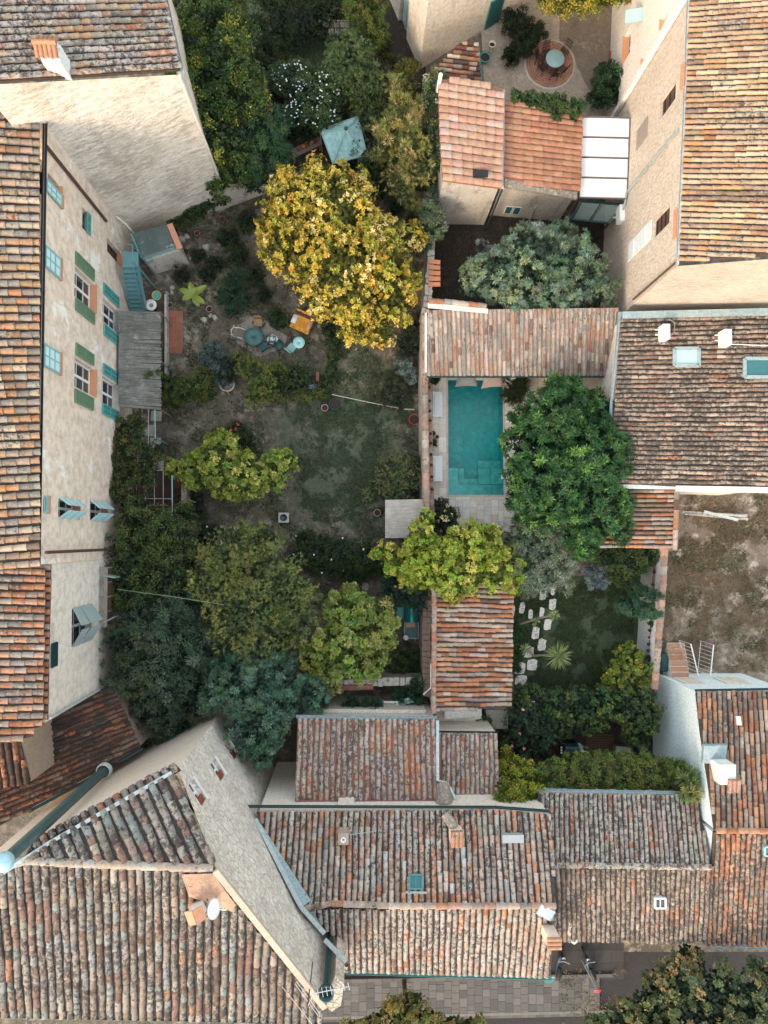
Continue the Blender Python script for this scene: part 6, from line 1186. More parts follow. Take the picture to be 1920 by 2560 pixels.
for v in (c4[1], c4[2], c4[1].lerp(c4[2], .5)): mb.box((v.x - .05, v.y, 1.28), (.045, .045, 2.56))
mb.build('frame', WOOD, t)
# ---- wire pergola
t = thing('wire_pergola', 'thin grey metal pergola frame without covering, partly overgrown by vine', 'pergola', P(350, 1150, 0))
mb = MB()
for x in (323, 339, 355, 371, 387): mb.tube([P(x, 1024, 2.6), P(x, 1180, 2.6)], .018, 5)
for x in (321, 341, 363, 386, 408): mb.tube([P(x, 1178, 2.5), P(x, 1290, 2.5)], .018, 5)
for y in (1089, 1176): mb.tube([P(305, y, 2.6), P(408 if y > 1100 else 386, y, 2.6)], .018, 5)
mb.tube([P(330, 1246, 2.5), P(430, 1247, 2.5)], .018, 5); mb.build('wire_grid', GREYP, t)
mb = MB(); mb.tube([P(430, 1190, 2.5), P(431, 1285, 2.5)], .03, 6); mb.tube([P(387, 1024, 2.6), P(388, 1095, 2.6)], .028, 6)
for x, y in ((430, 1190), (431, 1285), (388, 1095)): q = P(x, y, 2.5); mb.tube([(q.x, q.y, 0), q], .03, 6)
mb.build('edge_rail', CYAND, t)
struct(MB().poly([P(*q, .006) for q in ((335, 1175), (452, 1178), (456, 1320), (335, 1330))]).build('clay_patio', simple('dark clay tiles', (.10, .05, .038), .9, scale=3)))
# ---- square flagstones
fs = None
for i, (x, y) in enumerate([(391, 1040), (371, 1075), (389, 1107), (367, 1140), (396, 1165)]):
    q = P(x, y, 0); lab = ['square pale flagstone at the end of the reed mat', 'square pale flagstone under the turquoise pergola rail', 'square pinkish flagstone half crossed by vine tips', 'square flagstone mostly hidden under the pergola vine', 'square pale flagstone touched by the fig tree branch'][i]
    if fs is None:
        mb = MB().box((0, 0, .025), (.57, .55, .05)); fs = mb.build('flagstone', STONEP); o = fs
    else: o = fs.copy(); C.objects.link(o)
    o.location = q; o.rotation_euler = (0, 0, .02 * (i - 2)); tag(o, lab, 'flagstone', 'square flagstones beside the pergola')
# ---- terracotta tile bed
a_, b_ = P(414, 776, .1), P(455, 883, .1); mb = MB(); r = random.Random(8); nx, ny = 3, 7; mb2 = MB()
for i in range(nx):
    for j in range(ny):
        w_ = (b_.x - a_.x) / nx; h_ = (a_.y - b_.y) / ny
        k = r.uniform(.8, 1.1); mb.box((a_.x + w_ * (i + .5), b_.y + h_ * (j + .5), .09), (w_ - .015, h_ - .015, .02), col=(.34 * k, .125 * k, .08 * k))
t = thing('tiled_platform', 'small platform of red terracotta tiles beside the reed pergola', 'platform', ((a_ + b_) / 2).to_tuple()[:2] + (0,))
MB().box(((a_.x + b_.x) / 2, (a_.y + b_.y) / 2, .04), (b_.x - a_.x, a_.y - b_.y, .08)).build('base', MORTAR, t); mb.build('tiles', colpave('terracotta tiles'), t)
# ---- pots
def pot(name, label, px, py, rp, h, mat, z=0, soil=SOIL, plant=None, cat='pot', group=None, rim=.12, seed=1):
    q = P(px, py, z + h); q.z = z; r_ = rp / pxm(z + h); t = thing(name, label, cat, q, group)
    MB().lathe(q, [(r_ * .62, 0), (r_ * .93, h * .85), (r_, h * .86), (r_, h), (r_ * (1 - rim), h), (r_ * (1 - rim) * .95, h * .8)], 20).build('pot_body', mat, t)
    MB().lathe(q + V3((0, 0, h * .82)), [(0, .01), (r_ * .85, 0)], 16).build('soil', soil, t)
    if plant:
        g = np.random.default_rng(seed); V, col = crown_arrays([((q.x, q.y, z + h + r_ * .25), (r_ * .75, r_ * .75, r_ * .6))], g, style='fine', leaf=(.08, .04), clump=.12, cols=plant)
        fast_mesh('plant', V - np.array(q), col, LEAF, t)
    return t
GRN = ((.02, .05, .018), (.09, .15, .04))
pot('flower_pot', 'pale pink rimmed pot holding bare soil next to the dark tub', 812, 1019, 9, .25, PINK)
pot('flower_pot', 'larger pink rimmed pot at the left of the thatched shed', 943, 1282, 9, .25, PINK)
pot('water_tub', 'wide dark green tub at the end of the trimmed edging', 837, 1009, 15, .4, DARKG, cat='tub')
pot('flower_pot', 'big dark red pot at the foot of the pool wall', 1036, 1048, 14, .4, RED)
pot('bucket', 'turquoise bucket by the low concrete wall', 418, 920, 8, .3, TEAL, cat='bucket')
pot('washing_tub', 'round yellow and turquoise tub on the wall end by the stairs', 391, 738, 12, .3, YEL, z=.6, soil=TEAL, cat='tub')
pot('flower_pot', 'tipped brown clay pot in the upper garden below the conifer', 556, 547, 8, .25, TERRAD)
pot('flower_pot', 'orange clay pot among stones near the shed corner', 492, 582, 7, .22, TERRA)
pot('flower_pot', 'dark red plant pot at the lower corner of the shed', 458, 632, 12, .3, RED, plant=GRN)
pot('flower_pot', 'pale ringed clay pot beside the banana plant', 523, 772, 8, .25, PINK)
pot('flower_pot', 'old pale pot with ash left of the banana plant', 425, 762, 7, .22, MORTAR)
pot('flower_pot', 'large bowl shaped clay pot with green plant at the pool house corner', 1087, 950, 12, .45, TERRA, plant=GRN)
pot('flower_pot', 'upper terracotta pot of the cluster between the two white benches', 1083, 1083, 7, .32, TERRA)
pot('flower_pot', 'smallest terracotta pot of the cluster between the two white benches', 1093, 1092, 5, .26, TERRA)
pot('flower_pot', 'largest terracotta pot of the cluster between the two white benches', 1084, 1107, 9, .38, TERRA, plant=GRN)
pot('clay_jar', 'tall cream clay jar beside the teal garden gate', 1231, 109, 9, .8, PL_CREAM, cat='jar')
for i, (y, c_) in enumerate([(948, 0), (968, 1), (1002, 1), (1027, 1), (1051, 0), (1084, 1), (1108, 1), (1136, 1), (1162, 0), (1192, 1), (1223, 1)]):
    lab = ['beside the pool house', 'just below the pool house', 'level with the top of the upper bench', 'level with the lower end of the upper bench', 'in a pale pot under the upper bench', 'opposite the terracotta cluster top', 'opposite the largest terracotta pot', 'between cluster and lower bench', 'at the top of the lower bench', 'level with the foot of the lower bench', 'nearest the pool shrub'][i]
    pot('small_pot', 'tiny pot on the clay tile ledge ' + lab, 1072 + i * .8, y, 4.5, .16, TERRA if c_ == 0 else TERRAD, z=1.62, cat='small pot', group='tiny pots along the pool side ledge')
for i, y in enumerate((1430, 1462, 1512, 1560, 1576, 1594, 1611, 1627, 1645)):
    lab = ['topmost, near the corner shrub', 'just above the upper cypress', 'between the two cypresses', 'first below the lower cypress', 'second below the lower cypress', 'pale ringed, third below the lower cypress', 'fourth below the lower cypress', 'just above the citrus shrub', 'beside the citrus shrub'][i]
    pot('small_pot', 'small dark pot on the terracotta ledge, ' + lab, 1635.5 - (y - 1430) * .075, y, 4.5, .16, DARKG if i != 5 else PINK, z=1.78, cat='small pot', group='small dark pots on the white wall ledge', plant=((.02, .03, .015), (.05, .07, .03)) if i in (2, 3, 8) else None)
# ---- plates drum by the stairs
q = P(377, 762, 1.0); t = thing('barbecue_drum', 'white enamel bowl barbecue with ash in its middle at the foot of the stairs', 'barbecue', (q.x, q.y, 0))
MB().lathe((q.x, q.y, 0), [(.2, .7), (.30, .95), (.31, 1.0), (.12, .92), (0, .9)], 24).build('bowl', WHITE, t); MB().tube([(q.x, q.y, 0), (q.x, q.y, .8)], .05, 8).build('leg', BLACKM, t); MB().lathe((q.x, q.y, .915), [(0, .03), (.1, .02), (.12, 0)], 12).build('ash', STONE, t)
q = P(360, 750, .5); solo(MB().box((q.x, q.y, .3), (.3, .55, .6), rz=.35), 'red_crate', RED, (q.x, q.y, 0), 'red upright crate leaning by the foot of the stairs', 'crate')
# rocks and stones
def rock(label, px, py, rp, seed, mat=ROCK, h=.25, group=None):
    r = random.Random(seed); q = P(px, py, 0); r_ = rp / 45; mb = MB(); pts = [(r_ * r.uniform(.7, 1.15), a_) for a_ in [k * math.pi / 4 for k in range(8)]]
    ring0 = [q + V3((p * math.cos(a_), p * math.sin(a_), 0)) for p, a_ in pts]; ring1 = [q + V3((p * .9 * math.cos(a_), p * .85 * math.sin(a_), h * r.uniform(.6, 1))) for p, a_ in pts]; ring2 = [q + V3((p * .45 * math.cos(a_), p * .45 * math.sin(a_), h * r.uniform(.9, 1.2))) for p, a_ in pts]
    mb.add(ring0 + ring1 + ring2, [(i, (i + 1) % 8, (i + 1) % 8 + 8, i + 8) for i in range(8)] + [(i + 8, (i + 1) % 8 + 8, (i + 1) % 8 + 16, i + 16) for i in range(8)] + [tuple(range(16, 24))])
    return solo(mb, 'stone', mat, q, label, 'stone', group)
for i, a_ in enumerate([('pale stone above the wall end near the stairs', 432, 720, 8), ('grey stone just below the pale one near the stairs', 431, 732, 6), ('small pinkish stone left of the grey one near the stairs', 419, 735, 5), ('grey rock below the shed corner pots', 456, 598, 9), ('smaller rock leaning on the grey rock near the shed', 468, 593, 7), ('angular white stone slab in the upper garden soil', 517, 622, 10), ('small white stone beside the shed hose', 477, 647, 5),
        ('white rock below the banana plant', 512, 800, 9), ('pale turquoise tinted rock by the banana plant', 539, 797, 8), ('small rock between the two rocks under the banana plant', 527, 790, 6), ('large boulder beside the dark hedge end', 912, 1465, 12), ('low angular slab left of the boulder', 830, 1482, 11)]): rock(*a_, seed=50 + i, h=.12 + .1 * (i % 3))
# ---- banana plant
q = P(492, 753, 0); t = thing('banana_plant', 'banana plant with six broad yellow green leaves', 'plant', q); mb = MB(); mb.tube([q, q + V3((0, 0, .9))], [.09, .06], 8); mb.build('stem', simple('banana stem', (.12, .14, .05), .6), t)
for ang, L in ((100, .75), (35, .95), (60, .5), (155, .8), (205, .62), (300, .7), (325, .8)):
    a_ = R(ang); d = V3((math.cos(a_), math.sin(a_), 0)); s_ = V3((-d.y, d.x, 0)); mb = MB(); n_ = 7; vs = []
    for k in range(n_):
        f = k / (n_ - 1); w_ = .17 * math.sin(math.pi * min(1, f * .92 + .06)) ** .7; c_ = q + V3((0, 0, .9)) + d * (L * f) + V3((0, 0, .25 * math.sin(f * 2.2) - .15 * f)); vs += [c_ - s_ * w_ + V3((0, 0, .04)), c_, c_ + s_ * w_ + V3((0, 0, .04))]
    for k in range(n_ - 1): mb.add([vs[3 * k], vs[3 * k + 1], vs[3 * k + 4], vs[3 * k + 3]], [(0, 1, 2, 3)], (.22, .30, .06)); mb.add([vs[3 * k + 1], vs[3 * k + 2], vs[3 * k + 5], vs[3 * k + 4]], [(0, 1, 2, 3)], (.26, .34, .07))
    mb.build('leaf', LEAFG, t)
# ---- gravel seating patch, furniture
struct(MB().poly([P(x, y, .008) for x, y in blobpoly([(580, 832), (620, 795), (655, 792), (690, 820), (718, 845), (700, 868), (665, 886), (640, 890), (600, 862)], .05, 31)]).build('gravel_patch', plaster('fine gravel', (.36, .31, .27), (.44, .39, .33), scale=6, b=1, fine=18)))
def table(label, px, py, rp, h, mat, legmat):
    q = P(px, py, h); r_ = rp / pxm(h); q.z = 0; t = thing('round_table', label, 'table', q)
    MB().lathe(q, [(r_ * .98, h - .03), (r_, h - .015), (r_ * .985, h), (.03, h - .004), (.025, h - .03)], 32).build('tabletop', mat, t)
    for k in range(3):
        a_ = k * 2.094 + .4; MB().tube([q + V3((r_ * .8 * math.cos(a_), r_ * .8 * math.sin(a_), 0)), q + V3((-r_ * .2 * math.cos(a_), -r_ * .2 * math.sin(a_), h - .03))], .014, 6).build('leg', legmat, t)
    return t
table('large round dark green garden table on the gravel patch', 634, 841, 23, .74, simple('bottle green paint', (.035, .12, .12), .45, var=.08), DARKG)
table('small round pale turquoise table beside the slatted folding chair', 747, 856, 15, .65, simple('pale aqua paint', (.35, .62, .62), .4, var=.06), CYAND)
def chair(label, px, py, rz, seatmat, framemat, slats=6, w=.42, d=.42, round_=False, open_arc=False, name='garden_chair'):
    q = P(px, py, .45); q.z = 0; t = thing(name, label, 'chair', q, None, rz); m_ = MB()
    L_ = lambda mb, nm, mat, par=t: mb.build(nm, mat, par, local=True)
    if slats:
        for k in range(slats): m_.box((0, -d / 2 + d * (k + .5) / slats, .45), (w, d / slats * .72, .018))
    else: m_.box((0, 0, .45), (w, d, .03))
    L_(m_, 'seat', seatmat); m_ = MB()
    if slats:
        for k in range(3): m_.box((0, d / 2 + .06 + k * .035, .56 + k * .12), (w, .02, .075))
    elif open_arc:
        pass
    else: m_.box((0, d / 2 + .05, .66), (w, .03, .3))
    if not open_arc: L_(m_, 'backrest', seatmat)
    m_ = MB()
    if open_arc:
        m_.tube([(-w / 2, -d / 2, .68), (-w / 2 - .03, 0, .7), (-w / 2 * .8, d / 2 + .1, .78), (0, d / 2 + .2, .82), (w / 2 * .8, d / 2 + .1, .78), (w / 2 + .03, 0, .7), (w / 2, -d / 2, .68)], .018, 7)
    for sx in (-1, 1): m_.tube([(sx * w / 2, d / 2, .45), (sx * w / 2, d / 2 + .14, .86)], .014, 6)
    L_(m_, 'back_frame', framemat)
    for sx in (-1, 1):
        for sy in (-1, 1): L_(MB().tube([(sx * w / 2, sy * d * .5, 0), (sx * w / 2, -sy * d * .1 if slats else sy * d * .42, .45)], .013, 6), 'leg', framemat)
    return t
chair('pale turquoise slatted folding chair at the small aqua table', 729, 869, R(140), simple('pale aqua slat', (.32, .58, .56), .5), CYAND)
chair('grey wicker chair with white tube frame left of the round green table', 600, 835, R(75), plaster('grey wicker', (.16, .15, .13), (.2, .18, .16), scale=4, b=.8, fine=20), WHITE, 0, .5, .5, open_arc=True)
chair('tan wicker chair above the round green table', 645, 806, R(0), plaster('tan wicker', (.42, .25, .14), (.36, .21, .12), scale=4, b=.8, fine=20), WOODD, 0, .42, .42)
chair('dark green chair tucked under the round green table', 657, 866, R(215), simple('bottle green fabric', (.02, .09, .09), .6), BLACKM, 0, .44, .44)
q = P(697, 862, .42); t = thing('stool', 'round dark green stool beside the white cloth', 'stool', (q.x, q.y, 0)); MB().lathe((q.x, q.y, 0), [(.27, .39), (.28, .41), (.27, .43), (0, .432)], 24).build('seat', simple('deep green paint', (.015, .06, .06), .5), t)
for k in range(3): MB().tube([(q.x + .2 * math.cos(k * 2.1), q.y + .2 * math.sin(k * 2.1), 0), (q.x + .14 * math.cos(k * 2.1), q.y + .14 * math.sin(k * 2.1), .4)], .014, 6).build('leg', BLACKM, t)
def sheepskin(px, py, rp, z):
    r = random.Random(3); q = P(px, py, z); r_ = rp / pxm(z); mb = MB(); n = 36; ring = []
    for rr, zz in ((1, 0), (.8, .05), (.4, .07)):
        ring += [q + V3((r_ * rr * (1 + (r.uniform(-.16, .12) if rr == 1 else 0)) * math.cos(k * 2 * math.pi / n), r_ * .85 * rr * (1 + (r.uniform(-.16, .12) if rr == 1 else 0)) * math.sin(k * 2 * math.pi / n), zz + r.uniform(-.01, .01))) for k in range(n)]
    mb.add(ring, [(j * n + i, j * n + (i + 1) % n, (j + 1) * n + (i + 1) % n, (j + 1) * n + i) for j in range(2) for i in range(n)] + [tuple(range(2 * n, 3 * n))], smooth=False)
    return mb, q
mb, q = sheepskin(682, 848, 14, .40); solo(mb, 'white_fleece', CLOTHW, q, 'ragged white fleece thrown over a chair between green table and stool', 'fleece')
q = P(680, 846, .38); t = chair('low chair hidden under the white fleece', 681, 847, R(180), simple('dull green seat', (.05, .12, .12), .6), BLACKM, 0, .4, .36)
# armchair
q = P(755, 806, .45); q.z = 0; t = thing('armchair', 'low armchair under a mustard orange throw beneath the golden tree', 'armchair', q, None, R(-24))
L_ = lambda mb, nm, mat, par=t: mb.build(nm, mat, par, local=True)
L_(MB().box((0, -.05, .25), (.95, .75, .34)), 'base', WOODD); L_(MB().box((0, .36, .45), (1.05, .18, .55), M=Matrix.Rotation(-.15, 3, 'X')), 'backrest', WOODD)
mb = MB(); nx, ny = 12, 8; r = random.Random(2)
for j in range(ny + 1):
    for i in range(nx + 1):
        x = -.56 + 1.12 * i / nx; y = -.48 + 1.0 * j / ny; z = .46 + (.3 * max(0, (y - .2) / .3) if y > .2 else 0) + .02 * math.sin(x * 17 + y * 5) + r.uniform(-.01, .01)
        if abs(x) > .5 or y < -.42: z -= .08
        mb.v.append((x + r.uniform(-.01, .01), y + r.uniform(-.01, .01), z))
for j in range(ny):
    for i in range(nx): a_ = j * (nx + 1) + i; mb.f.append((a_, a_ + 1, a_ + nx + 2, a_ + nx + 1)); mb.c.append((1, 1, 1)); mb.sm.append(True)
L_(mb, 'throw', MUSTARD)
mb = MB()
for sx, w_ in ((-1, .26), (1, .15)):
    c_ = V3((sx * .44, -.02, .55)); ang = R(90) if sx > 0 else R(80)
    prof = [(0, .06)]
    for k in range(1): pass
    vs = []; n_ = 10
    for j in range(7):
        for i in range(7):
            u_, v_ = i / 6 * 2 - 1, j / 6 * 2 - 1; b_ = (1 - u_ ** 4) * (1 - v_ ** 4); vs.append(c_ + V3((u_ * w_ * .55 * (1 - .1 * v_ * v_), v_ * .24, .05 * b_)))
    mb.add(vs, [(j * 7 + i, j * 7 + i + 1, (j + 1) * 7 + i + 1, (j + 1) * 7 + i) for j in range(6) for i in range(6)], smooth=True)
for i, part_ in enumerate((0, 1)):
    m2 = MB(); m2.add(mb.v[49 * i:49 * i + 49], [tuple(x - 49 * i for x in f) for f in mb.f[36 * i:36 * i + 36]], smooth=True); L_(m2, 'cushion', CLOTHW if i == 0 else PINK)
# ---- concrete basin with tap
q = P(567, 959, .55); q.z = 0; t = thing('garden_basin', 'round pale concrete basin with inner ring and small tap', 'basin', q)
MB().lathe(q, [(.34, 0), (.42, .45), (.44, .55), (.37, .55), (.35, .2), (0, .18)], 26).build('bowl', STONEP, t); MB().lathe(q + V3((.08, .02, .19)), [(.14, 0), (.16, .05), (.13, .05), (.12, 0)], 18).build('inner_ring', STONEP, t)
MB().tube([q + V3((.05, -.5, 0)), q + V3((.05, -.48, .5)), q + V3((.05, -.4, .52))], .03, 7).build('tap', YEL, t)
# ---- camping stove boxes
q = P(787, 970, .4); t = thing('gas_stove', 'dark two ring cooking stove standing beside the trimmed edging', 'stove', (q.x, q.y, 0)); MB().box((q.x, q.y, .2), (1.0, .45, .4)).build('body', NAVY, t)
for dx, dy in ((-.32, .08), (-.14, .08), (-.22, -.1)): MB().lathe((q.x + dx, q.y + dy, .4), [(.06, 0), (.075, .02), (.09, .02), (.095, 0)], 16).build('burner', GREYP, t)
MB().box((q.x + .28, q.y, .42), (.36, .36, .04)).build('lid', DARKG, t)
q = P(794, 942, .1); solo(MB().box((q.x, q.y, .08), (.18, .55, .16)), 'planter_box', TERRAD, (q.x, q.y, 0), 'narrow red brown planter box above the cooking stove', 'planter')
# ---- rope line
mb = MB(); a_, b_ = P(830, 986, .7), P(1000, 1021, .5); mb.tube([a_, a_.lerp(b_, .5) - V3((0, 0, .08)), b_], .022, 6); solo(mb, 'bamboo_pole', simple('bleached cane', (.52, .46, .36), .7), a_.lerp(b_, .5), 'long pale cane lying from the dark tub towards the pool wall', 'cane')
mb = MB().bar(P(1010, 1023, .06), P(1036, 1024, .06), .07, .05); solo(mb, 'short_board', STONEP, P(1023, 1023, 0), 'short pale board at the end of the long cane', 'board')
# vent block
q = P(709, 1294, .3); t = thing('vent_block', 'square concrete vent block with a round dark opening on the bare soil', 'vent', (q.x, q.y, 0)); MB().box((q.x, q.y, .15), (.56, .54, .3)).build('block', STONEP, t); MB().lathe((q.x, q.y, .3), [(.2, .0), (.2, .04), (.16, .04), (.15, -.0), (0, .005)], 20).build('cover', DARKG, t)
# ---- thatched shed
t = thing('thatched_shed', 'small square shed roofed with pale grey reed thatch against the pool wall', 'shed', P(1012, 1300, 0))
plT = plane3((964, 1250, 2.1), (1060, 1250, 2.3), (964, 1344, 2.0)); c4 = [on(plT, *q) for q in ((963, 1250), (1060, 1248), (1064, 1345), (963, 1345))]; mb = MB(); n_ = 42; r = random.Random(6)
for k in range(n_):
    f = (k + .5) / n_; mb.bar(c4[0].lerp(c4[3], f) + V3((0, 0, r.uniform(-.015, .015))), c4[1].lerp(c4[2], f) + V3((r.uniform(-.04, .04), 0, r.uniform(-.015, .015))), .055, .04)
mb.build('thatch', REEDL, t); w_ = shrink([(v.x, v.y) for v in c4], .92); MB().prism(w_, 0, 1.85).build('wall', WOOD, t)
# ---- barbecue and bench under oleander
q = P(1029, 1535, .9); t = thing('barrel_barbecue', 'teal barrel barbecue with metal shelf frame in the shady corner', 'barbecue', (q.x, q.y, 0)); mb = MB()
mb.tube([(q.x, q.y + .75, .85), (q.x, q.y - .42, .85)], .38, 22); mb.build('barrel', simple('glossy teal enamel', (.02, .20, .19), .22, .4, var=.05), t)
mb = MB(); q2 = P(1029, 1575, .7)
for sx in (-1, 1): mb.bar((q.x + sx * .38, q.y - .42, .7), (q.x + sx * .38, q2.y - .45, .7), .04, .04); mb.box((q.x + sx * .38, q2.y - .42, .35), (.04, .04, .7)); mb.box((q.x + sx * .3, q.y + .6, .25), (.04, .04, .5))
mb.bar((q.x - .38, q2.y - .45, .7), (q.x + .38, q2.y - .45, .7), .04, .04); mb.build('frame', GREYP, t); MB().box((q.x, q2.y - .02, .66), (.7, .85, .02)).build('shelf', DARKG, t); MB().box((q.x - .05, q2.y + .28, .70), (.5, .26, .05)).build('chopping_board', WOODT, t)
q = P(1001, 1532, .5); solo(MB().box((q.x, q.y, .45), (.34, .58, .05)).box((q.x, q.y, .22), (.26, .48, .42)), 'side_table', simple('teal plastic', (.03, .22, .2), .5), (q.x, q.y, 0), 'teal plastic side table left of the barrel barbecue', 'table')
q = P(1015, 1594, .75); solo(MB().lathe((q.x, q.y, .7), [(0, 0), (.13, .02), (.16, .1), (.1, .2), (0, .22)], 9), 'crumpled_cloth', CLOTHW, (q.x, q.y, .7), 'crumpled pale blue cloth hanging on the barbecue frame corner', 'cloth')
q = P(966, 1520, .4); solo(MB().tube([(q.x - .03, q.y + .4, .15), (q.x + .03, q.y - .35, .15)], .2, 14), 'watering_can', simple('pale teal zinc', (.2, .4, .4), .5), (q.x, q.y, 0), 'pale teal zinc cylinder lying beside the loquat tree', 'watering can')
# ---- pool furniture
def bench(label, px, py, w=.62, L=1.35):
    q = P(px, py, .45); q.z = 0; t = thing('garden_bench', label, 'bench', q, 'white slatted benches beside the pool'); L_ = lambda mb, nm, par=t: mb.build(nm, WHITEM, par, local=True)
    m_ = MB()
    for k in range(6): m_.box((-.05 + k * .075, 0, .44), (.062, L, .02))
    L_(m_, 'seat'); m_ = MB()
    for k in range(3): m_.box((-.14 - k * .025, 0, .54 + k * .13), (.02, L, .09))
    L_(m_, 'backrest')
    for sx in (-1, 1):
        for sy in (-1, 1): L_(MB().box((.10 + sx * .2, sy * (L / 2 - .05), .22), (.045, .045, .44)), 'leg')
    for sy in (-1, 1): L_(MB().box((.05, sy * (L / 2 - .01), .62), (.5, .045, .03)).box((-.2, sy * (L / 2 - .01), .6), (.04, .045, .6)), 'armrest')
    return t
bn = bench('white slatted bench by the pool nearer to the pool house', 1090, 1012)
copy_tree(bn, P(1090, 1172, .45) * 1, 0, 'white slatted bench by the pool nearer to the pool steps', 'white slatted benches beside the pool').location.z = 0
q = P(1493, 988, .4); t = thing('sun_lounger', 'white slatted sun lounger beside the skylight house wall', 'lounger', (q.x, q.y, 0)); mb = MB()
for k in range(8): mb.box((q.x - .32 + k * .092, q.y, .36), (.075, 1.25, .025))
mb.build('bed', WHITEM, t); mb = MB().box((q.x - .4, q.y, .33), (.04, 1.3, .06)).box((q.x + .4, q.y, .33), (.04, 1.3, .06)); mb.build('frame', WHITEM, t)
for sx in (-1, 1):
    for sy in (-1, 1): MB().box((q.x + sx * .36, q.y + sy * .55, .15), (.04, .04, .3)).build('leg', WHITEM, t)
def floater(label, cpts, mat, name='pool_cushion', cat='cushion'):
    n_ = 8; c = [P(*p, .12) for p in cpts]; ctr = sum(c, V3()) / 4; mb = MB(); vs = []
    for j in range(n_ + 1):
        for i in range(n_ + 1):
            u_, v_ = i / n_, j / n_; p = c[0].lerp(c[1], u_).lerp(c[3].lerp(c[2], u_), v_); a_, b_ = u_ * 2 - 1, v_ * 2 - 1
            pin = 1 - .09 * ((1 - a_ * a_) * abs(b_) ** 2 + (1 - b_ * b_) * abs(a_) ** 2); p = ctr + (p - ctr) * pin; p.z = .06 + .20 * (1 - a_ ** 4) * (1 - b_ ** 4); vs.append(p)
    f = [(j * (n_ + 1) + i, (j + 1) * (n_ + 1) + i, (j + 1) * (n_ + 1) + i + 1, j * (n_ + 1) + i + 1) for j in range(n_) for i in range(n_)]
    mb.add(vs, f, smooth=True); mb.add([V3((v.x, v.y, -.02 + (.14 - v.z) * .3)) for v in vs], [x[::-1] for x in f], smooth=True); return solo(mb, name, mat, (ctr.x, ctr.y, 0), label, cat)
floater('grey pool cushion lying over the far pool edge', [(1144, 922), (1193, 922), (1193, 965), (1138, 967)], GREYC)
floater('beige pool cushion lying over the far pool edge', [(1213, 920), (1260, 920), (1265, 966), (1203, 971)], BEIGEC)
q = P(1261, 1192, .04); solo(MB().box((q.x, q.y, .05), (.36, .26, .03)).lathe((q.x - .02, q.y, .065), [(0, .006), (.03, .004), (.03, 0)], 10), 'skimmer_lid', PL_WHITE, (q.x, q.y, .03), 'pale square skimmer lid on the pool edge under the maple leaved tree', 'pool skimmer lid')
q = P(1128, 1318, .4); t = thing('covered_lounger', 'garden lounger under a dark blue cover at the lower corner of the deck', 'lounger', (q.x, q.y, 0)); mb = MB().lathe((q.x, q.y, 0), [(.5, .0), (.48, .3), (.36, .48), (0, .5)], 14); mb.build('cover', NAVY, t)
# ---- gazebo
t = thing('gazebo', 'square pale turquoise canvas gazebo with a dark peak among the shrubs', 'gazebo', P(862, 355, 0))
C4 = [P(800, 325, 2.2), P(895, 290, 2.2), P(918, 388, 2.2), P(832, 410, 2.2)]; pk = P(865, 322, 3.0)
for i in range(4):
    a_, b_ = C4[i], C4[(i + 1) % 4]; mb = MB(); n_ = 6; vs = []
    for j in range(n_ + 1):
        for k in range(n_ + 1):
            f = j / n_; p = pk.lerp(a_.lerp(b_, k / n_), f); p.z -= .22 * math.sin(math.pi * f) * .7 + .05 * math.sin(k / n_ * math.pi) * f; vs.append(p)
    mb.add(vs, [(j * (n_ + 1) + k, (j + 1) * (n_ + 1) + k, (j + 1) * (n_ + 1) + k + 1, j * (n_ + 1) + k + 1) for j in range(n_) for k in range(n_)], smooth=True); mb.build('canvas_panel', CANOPY, t)
mb = MB()
for v in C4: mb.tube([(v.x, v.y, 0), v], .03, 6)
for i in range(4): mb.tube([C4[i], C4[(i + 1) % 4]], .025, 6)
mb.build('frame', GREYP, t); mb = MB()
for v in C4:
    m_ = pk.lerp(v, .5) - V3((0, 0, .13)); mb.tube([pk + V3((0, 0, .03)), m_, v + V3((0, 0, .03))], .03, 5)
mb.build('seam', CYAND, t)
MB().lathe(pk, [(.09, 0), (.09, .1), (.05, .13), (0, .13)], 12).build('finial', DARKG, t)
# plank shelf with red flower pots below the gazebo
t = thing('potting_shelf', 'wooden potting shelf with red clay pots left of the gazebo', 'shelf', P(760, 378, 0)); a_, b_ = P(730, 385, .7), P(802, 350, .7)
MB().bar(a_, b_, .5, .05).build('board', WOOD, t)
for f in (.05, .95): v = a_.lerp(b_, f); MB().box((v.x, v.y, .33), (.08, .4, .66)).build('leg', WOOD, t)
for i, f in enumerate((.25, .4, .52, .68, .8)):
    v = a_.lerp(b_, f); pt = thing('flower_pot', ['red clay pot at the left end of the potting shelf', 'second red clay pot from the left on the potting shelf', 'middle red clay pot on the potting shelf', 'fourth clay pot along the potting shelf', 'clay pot nearest the gazebo on the potting shelf'][i], 'pot', v + V3((0, 0, .03)), 'clay pots on the potting shelf')
    MB().lathe(v + V3((0, 0, .03)), [(.07, 0), (.1, .17), (.11, .2), (.085, .2), (.08, .15), (0, .15)], 12).build('pot_body', TERRA if i % 2 else TERRAD, pt)
# stone path pieces in the upper garden
paving('garden_path', 792, 48, 875, 90, [(.42, .38, .34), (.50, .46, .40), (.38, .34, .30)], .02, JOINTD, (.5, .45), 41, 'x', mat=PAVE, gap=.05)
